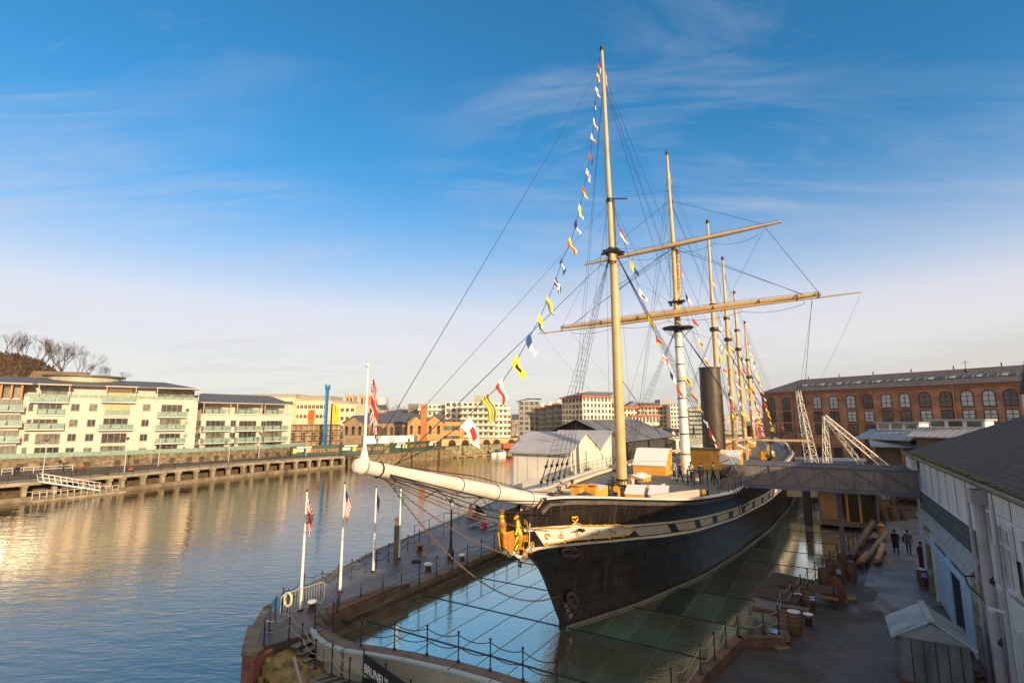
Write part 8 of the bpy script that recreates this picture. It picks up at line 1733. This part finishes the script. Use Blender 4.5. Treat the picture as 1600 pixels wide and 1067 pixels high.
# lattice cranes
wc = M('crane_white', (.72, .67, .58), .5, (.60, .53, .44), 2)
def lattice(t, a, b_, w0, w1, nm='jib'):
    a, b_ = Vector(a), Vector(b_); d = (b_-a).normalized(); s_ = d.cross(Vector((0, 0, 1))); s_ = s_.normalized() if s_.length > .1 else Vector((1, 0, 0)); u_ = s_.cross(d); n_ = max(4, int((b_-a).length/ 1.15)); m_ = MB(); C4 = []
    for i in range(n_+1):
        f_ = i/n_; w_ = w0+(w1-w0)*f_; c = a.lerp(b_, f_); C4.append([c+s_*w_*x+u_*w_*y for x, y in ((-1, -1), (1, -1), (1, 1), (-1, 1))])
    for k in range(4): m_.tube([q[k] for q in C4], .055, 4)
    for i in range(n_):
        for k in range(4): k2 = (k+1) % 4; m_.tube([C4[i][k], C4[i+1][k2]], .03, 3); m_.tube([C4[i][k], C4[i][k2]], .025, 3)
    return m_.build(nm, [wc], t)
p = pY(1274, 722, 68); t = thing('lattice_crane', (p.x, p.y, .4), 0, 'tall leaning white lattice crane jib left of the A-frame crane', 'crane'); q = pY(1247, 611, 70)
lattice(t, (0, 0, 0), (q.x-p.x, q.y-p.y, q.z-.4), .7, .2); MB().box(-1.2, 1.2, -1.2, 1.2, -.0, 1.0).build('base', [steel_b], t); MB().tube([(q.x-p.x, q.y-p.y, q.z-.4), (q.x-p.x, q.y-p.y, q.z+1.0)], .08, 5).build('jib_head', [iron], t)
p = pY(1291, 722, 64); t = thing('lattice_crane', (p.x, p.y, .4), 0, 'white A-frame lattice crane with two legs sloping right', 'crane'); q = pY(1288, 650, 64)
T_ = (q.x-p.x, 0, q.z-.4); lattice(t, (0, 0, 0), T_, .5, .15, 'mast'); q2 = pY(1390, 788, 62); lattice(t, (q2.x-p.x, q2.y-p.y, 0), T_, .3, .2, 'leg'); q3 = pY(1462, 792, 58); lattice(t, (q3.x-p.x, q3.y-p.y, 0), T_, .42, .2, 'leg')
# old boat on the dockside
p = pY(1262, 714, 60); t = boat('moored_boat', (p.x, p.y, 1.5), R(-10), 10, M('cream_hull', (.55, .50, .38), .6), M('tan_cover', (.40, .36, .26), .7), 'cream-topped old boat laid up beneath the cranes')
t = thing('iron_arch', tuple(pY(1228, 720, 64)[:2])+(.4,), R(-20), 'curved dark iron davit arch beside the stern', 'davit'); zt_ = pY(1228, 675, 64).z; MB().tube([(-1.6, 0, 0), (-1.6, 0, zt_-2), (-1.2, 0, zt_-.9), (0, 0, zt_-.4), (1.4, 0, zt_-.6), (2.2, 0, zt_-1.2)], .12, 6).build('arch', [iron], t)
# ================================================================ people
def person(pos, rz, top, leg, skin, hair, label, h_=1.72, coat=0., bag=None, stride=.22, arm=.12, seg=None):
    s_ = h_/1.72
    t = thing('person', tuple(pos), rz, label, 'person')
    me = bpy.data.meshes.new('body'); V = []; E = []; Rr = []
    def a(p, r, par=None):
        V.append(tuple(c*s_ for c in p)); Rr.append(r*s_)
        if par is not None: E.append((par, len(V)-1))
        return len(V)-1
    pel = a((0, 0, .95), .14); wst = a((0, .01, 1.12), .125, pel); ch = a((0, .0, 1.34), .155, wst); nk = a((0, 0, 1.48), .06, ch); hd = a((0, -.01, 1.58), .085, nk); a((0, -.01, 1.68), .075, hd)
    for sg in (-1, 1):
        f_ = stride*sg; hp_ = a((.09*sg, 0, .90), .10, pel); kn = a((.10*sg, -f_*.55, .50), .065, hp_); an = a((.10*sg, -f_*(.75 if sg > 0 else 1.3), .09), .042, kn); a((.11*sg, -f_*(.75 if sg > 0 else 1.3)-.14, .045), .038, an)
        sh = a((.18*sg, 0, 1.41), .065, ch); el = a((.23*sg, .05+arm*sg*.6, 1.14), .045, sh); wr2 = a((.23*sg, -.06+arm*sg*1.1, .90), .032, el); ha = a((.23*sg, -.09+arm*sg*1.2, .82), .030, wr2)
        for k in range(4): a((.23*sg+(-.024+.016*k), -.10+arm*sg*1.25, .735+.006*abs(k-1.5)), .009, ha)
        a((.23*sg-.03*sg, -.13+arm*sg*1.2, .79), .010, ha)
    me.from_pydata(V, E, []); o = bpy.data.objects.new('body', me); COL.objects.link(o); o.modifiers.new('skin', 'SKIN').use_smooth_shade = True
    for i, r in enumerate(Rr): me.skin_vertices[0].data[i].radius = (r, r)
    me.skin_vertices[0].data[0].use_root = True
    if 1: pass
    sb_ = o.modifiers.new('sub', 'SUBSURF'); sb_.levels = sb_.render_levels = 1
    dg = bpy.context.evaluated_depsgraph_get(); m2 = bpy.data.meshes.new_from_object(o.evaluated_get(dg)); bpy.data.objects.remove(o)
    for m_ in (top, leg, skin): m2.materials.append(m_)
    for p in m2.polygons:
        c = p.center/s_; p.material_index = 2 if (c.z > 1.46 or (abs(c.x) > .19 and c.z < .86 and c.z > .7)) else (1 if c.z < .93 and abs(c.x) < .19 else 0)
        if c.z < .10: p.material_index = 1
    b = part('body', m2, t)
    MB().ball((0, .015*s_, 1.635*s_), .098*s_, n=12, sz=1.08).build('hair', [hair], t, smooth=True)
    MB().tube([(0, -.09*s_, 1.62*s_), (0, -.115*s_, 1.59*s_)], [.012, .016], 5).build('nose', [skin], t)
    if coat: MB().lathe((0, 0, 0), [(.20*s_, (.93-coat)*s_), (.185*s_, .85*s_), (.155*s_, 1.1*s_), (.19*s_, 1.3*s_), (.15*s_, 1.43*s_)], 16).build('coat', [top], t, smooth=True)
    if bag: MB().lathe((.0, 0, 0), [(0.001, 0)], 3) and MB().box(.22*s_, .34*s_, -.16*s_, .12*s_, .85*s_, 1.2*s_).build('bag', [bag], t)
    return t
sk = M('skin', (.42, .24, .16), .6); hr1 = M('hair_dark', (.02, .013, .01), .7); dkc = M('coat_black', (.012, .010, .012), .8); gyc = M('coat_grey', (.10, .11, .14), .85); nvy = M('cloth_navy', (.02, .025, .05), .85); redc = M('cloth_maroon', (.12, .015, .02), .85); tro = M('trousers_dark', (.02, .02, .025), .85)
away = -A+math.pi
person(pz(1401, 866, .4), away+.0, dkc, tro, sk, hr1, 'person in a long black coat walking away along the path', 1.74, coat=.45)
person(pz(1421, 866, .4), away-.15, gyc, tro, sk, hr1, 'person in a grey coat with a dark shoulder bag walking away', 1.72, coat=.25, bag=nvy, stride=.3)
person(pz(1443, 890, .4), away-1.2, redc, M('skirt_maroon', (.07, .015, .015), .85), sk, hr1, 'person in a long dark maroon coat standing by the shed wall', 1.75, coat=.75, stride=.05)
rnd = random.Random(14)
for k, (u, v, top, lb) in enumerate(((22, 744, tro, 'person in dark clothes at the far left of the promenade'), (27, 743, nvy, 'person in navy walking beside the one at the far left'), (98, 742, tro, 'lone person in black right of the gangway lamp post'), (118, 741, M('cloth_brown', (.15, .08, .05), .8), 'person in brown left of the one in red'), (129, 740, M('cloth_red', (.40, .03, .03), .8), 'person in red strolling on the promenade'), (197, 737, M('cloth_plum', (.16, .02, .08), .8), 'person in plum leaning over a pushchair on the promenade'))):
    person(pz(u, v, .86), k*1.1, top, tro, sk, hr1, lb, 1.7)
p = pz(203, 737, .86); t = thing('pushchair', tuple(p), 0, 'small red and yellow pushchair on the promenade', 'pushchair'); MB().sweep([(-.3, -.2, .3), (.35, -.2, .35), (.45, -.2, .85), (-.1, -.2, .6)], (0, 0, 0), (0, .4, 0)).build('seat', [M('pram_red', (.5, .08, .03), .7)], t)
for x in (-.3, .35): MB().tube([(x, -.22, .15), (x, .22, .15)], .14, 10).build('wheel', [iron], t)
# visitors on deck by the main hatch
for k, (x, y, top, lb) in enumerate(((1.3, 19.6, dkc, 'visitor in black on deck, left of the group at the hatch'), (2.1, 19.9, M('cloth_white', (.6, .58, .52), .8), 'visitor in white jacket at the ship hatch rail'), (2.9, 19.7, nvy, 'visitor in navy between the white and green jackets'), (3.7, 20.5, M('cloth_green', (.05, .09, .05), .8), 'visitor in green jacket at the right of the hatch group'), (.6, 20.4, M('cloth_palegrey', (.4, .38, .36), .8), 'visitor in pale grey at the left end of the hatch group'))):
    person(S(x, y, 4.88), 1.0+k, top, tro, sk, hr1, lb, 1.7)
for k, (x, y, top) in enumerate(((-4.5, 48, nvy), (-3.4, 48.2, dkc), (6.0, 48.2, M('cloth_yellow', (.65, .5, .02), .8)), (7.2, 48.1, redc))):
    person(S(x, y, 7.55), k, top, tro, sk, hr1, ('visitor in navy on the flying bridge, far left', 'visitor in black on the flying bridge, second from left', 'visitor in a bright yellow jacket on the flying bridge', 'visitor in maroon on the flying bridge beside the yellow jacket')[k], 1.7)
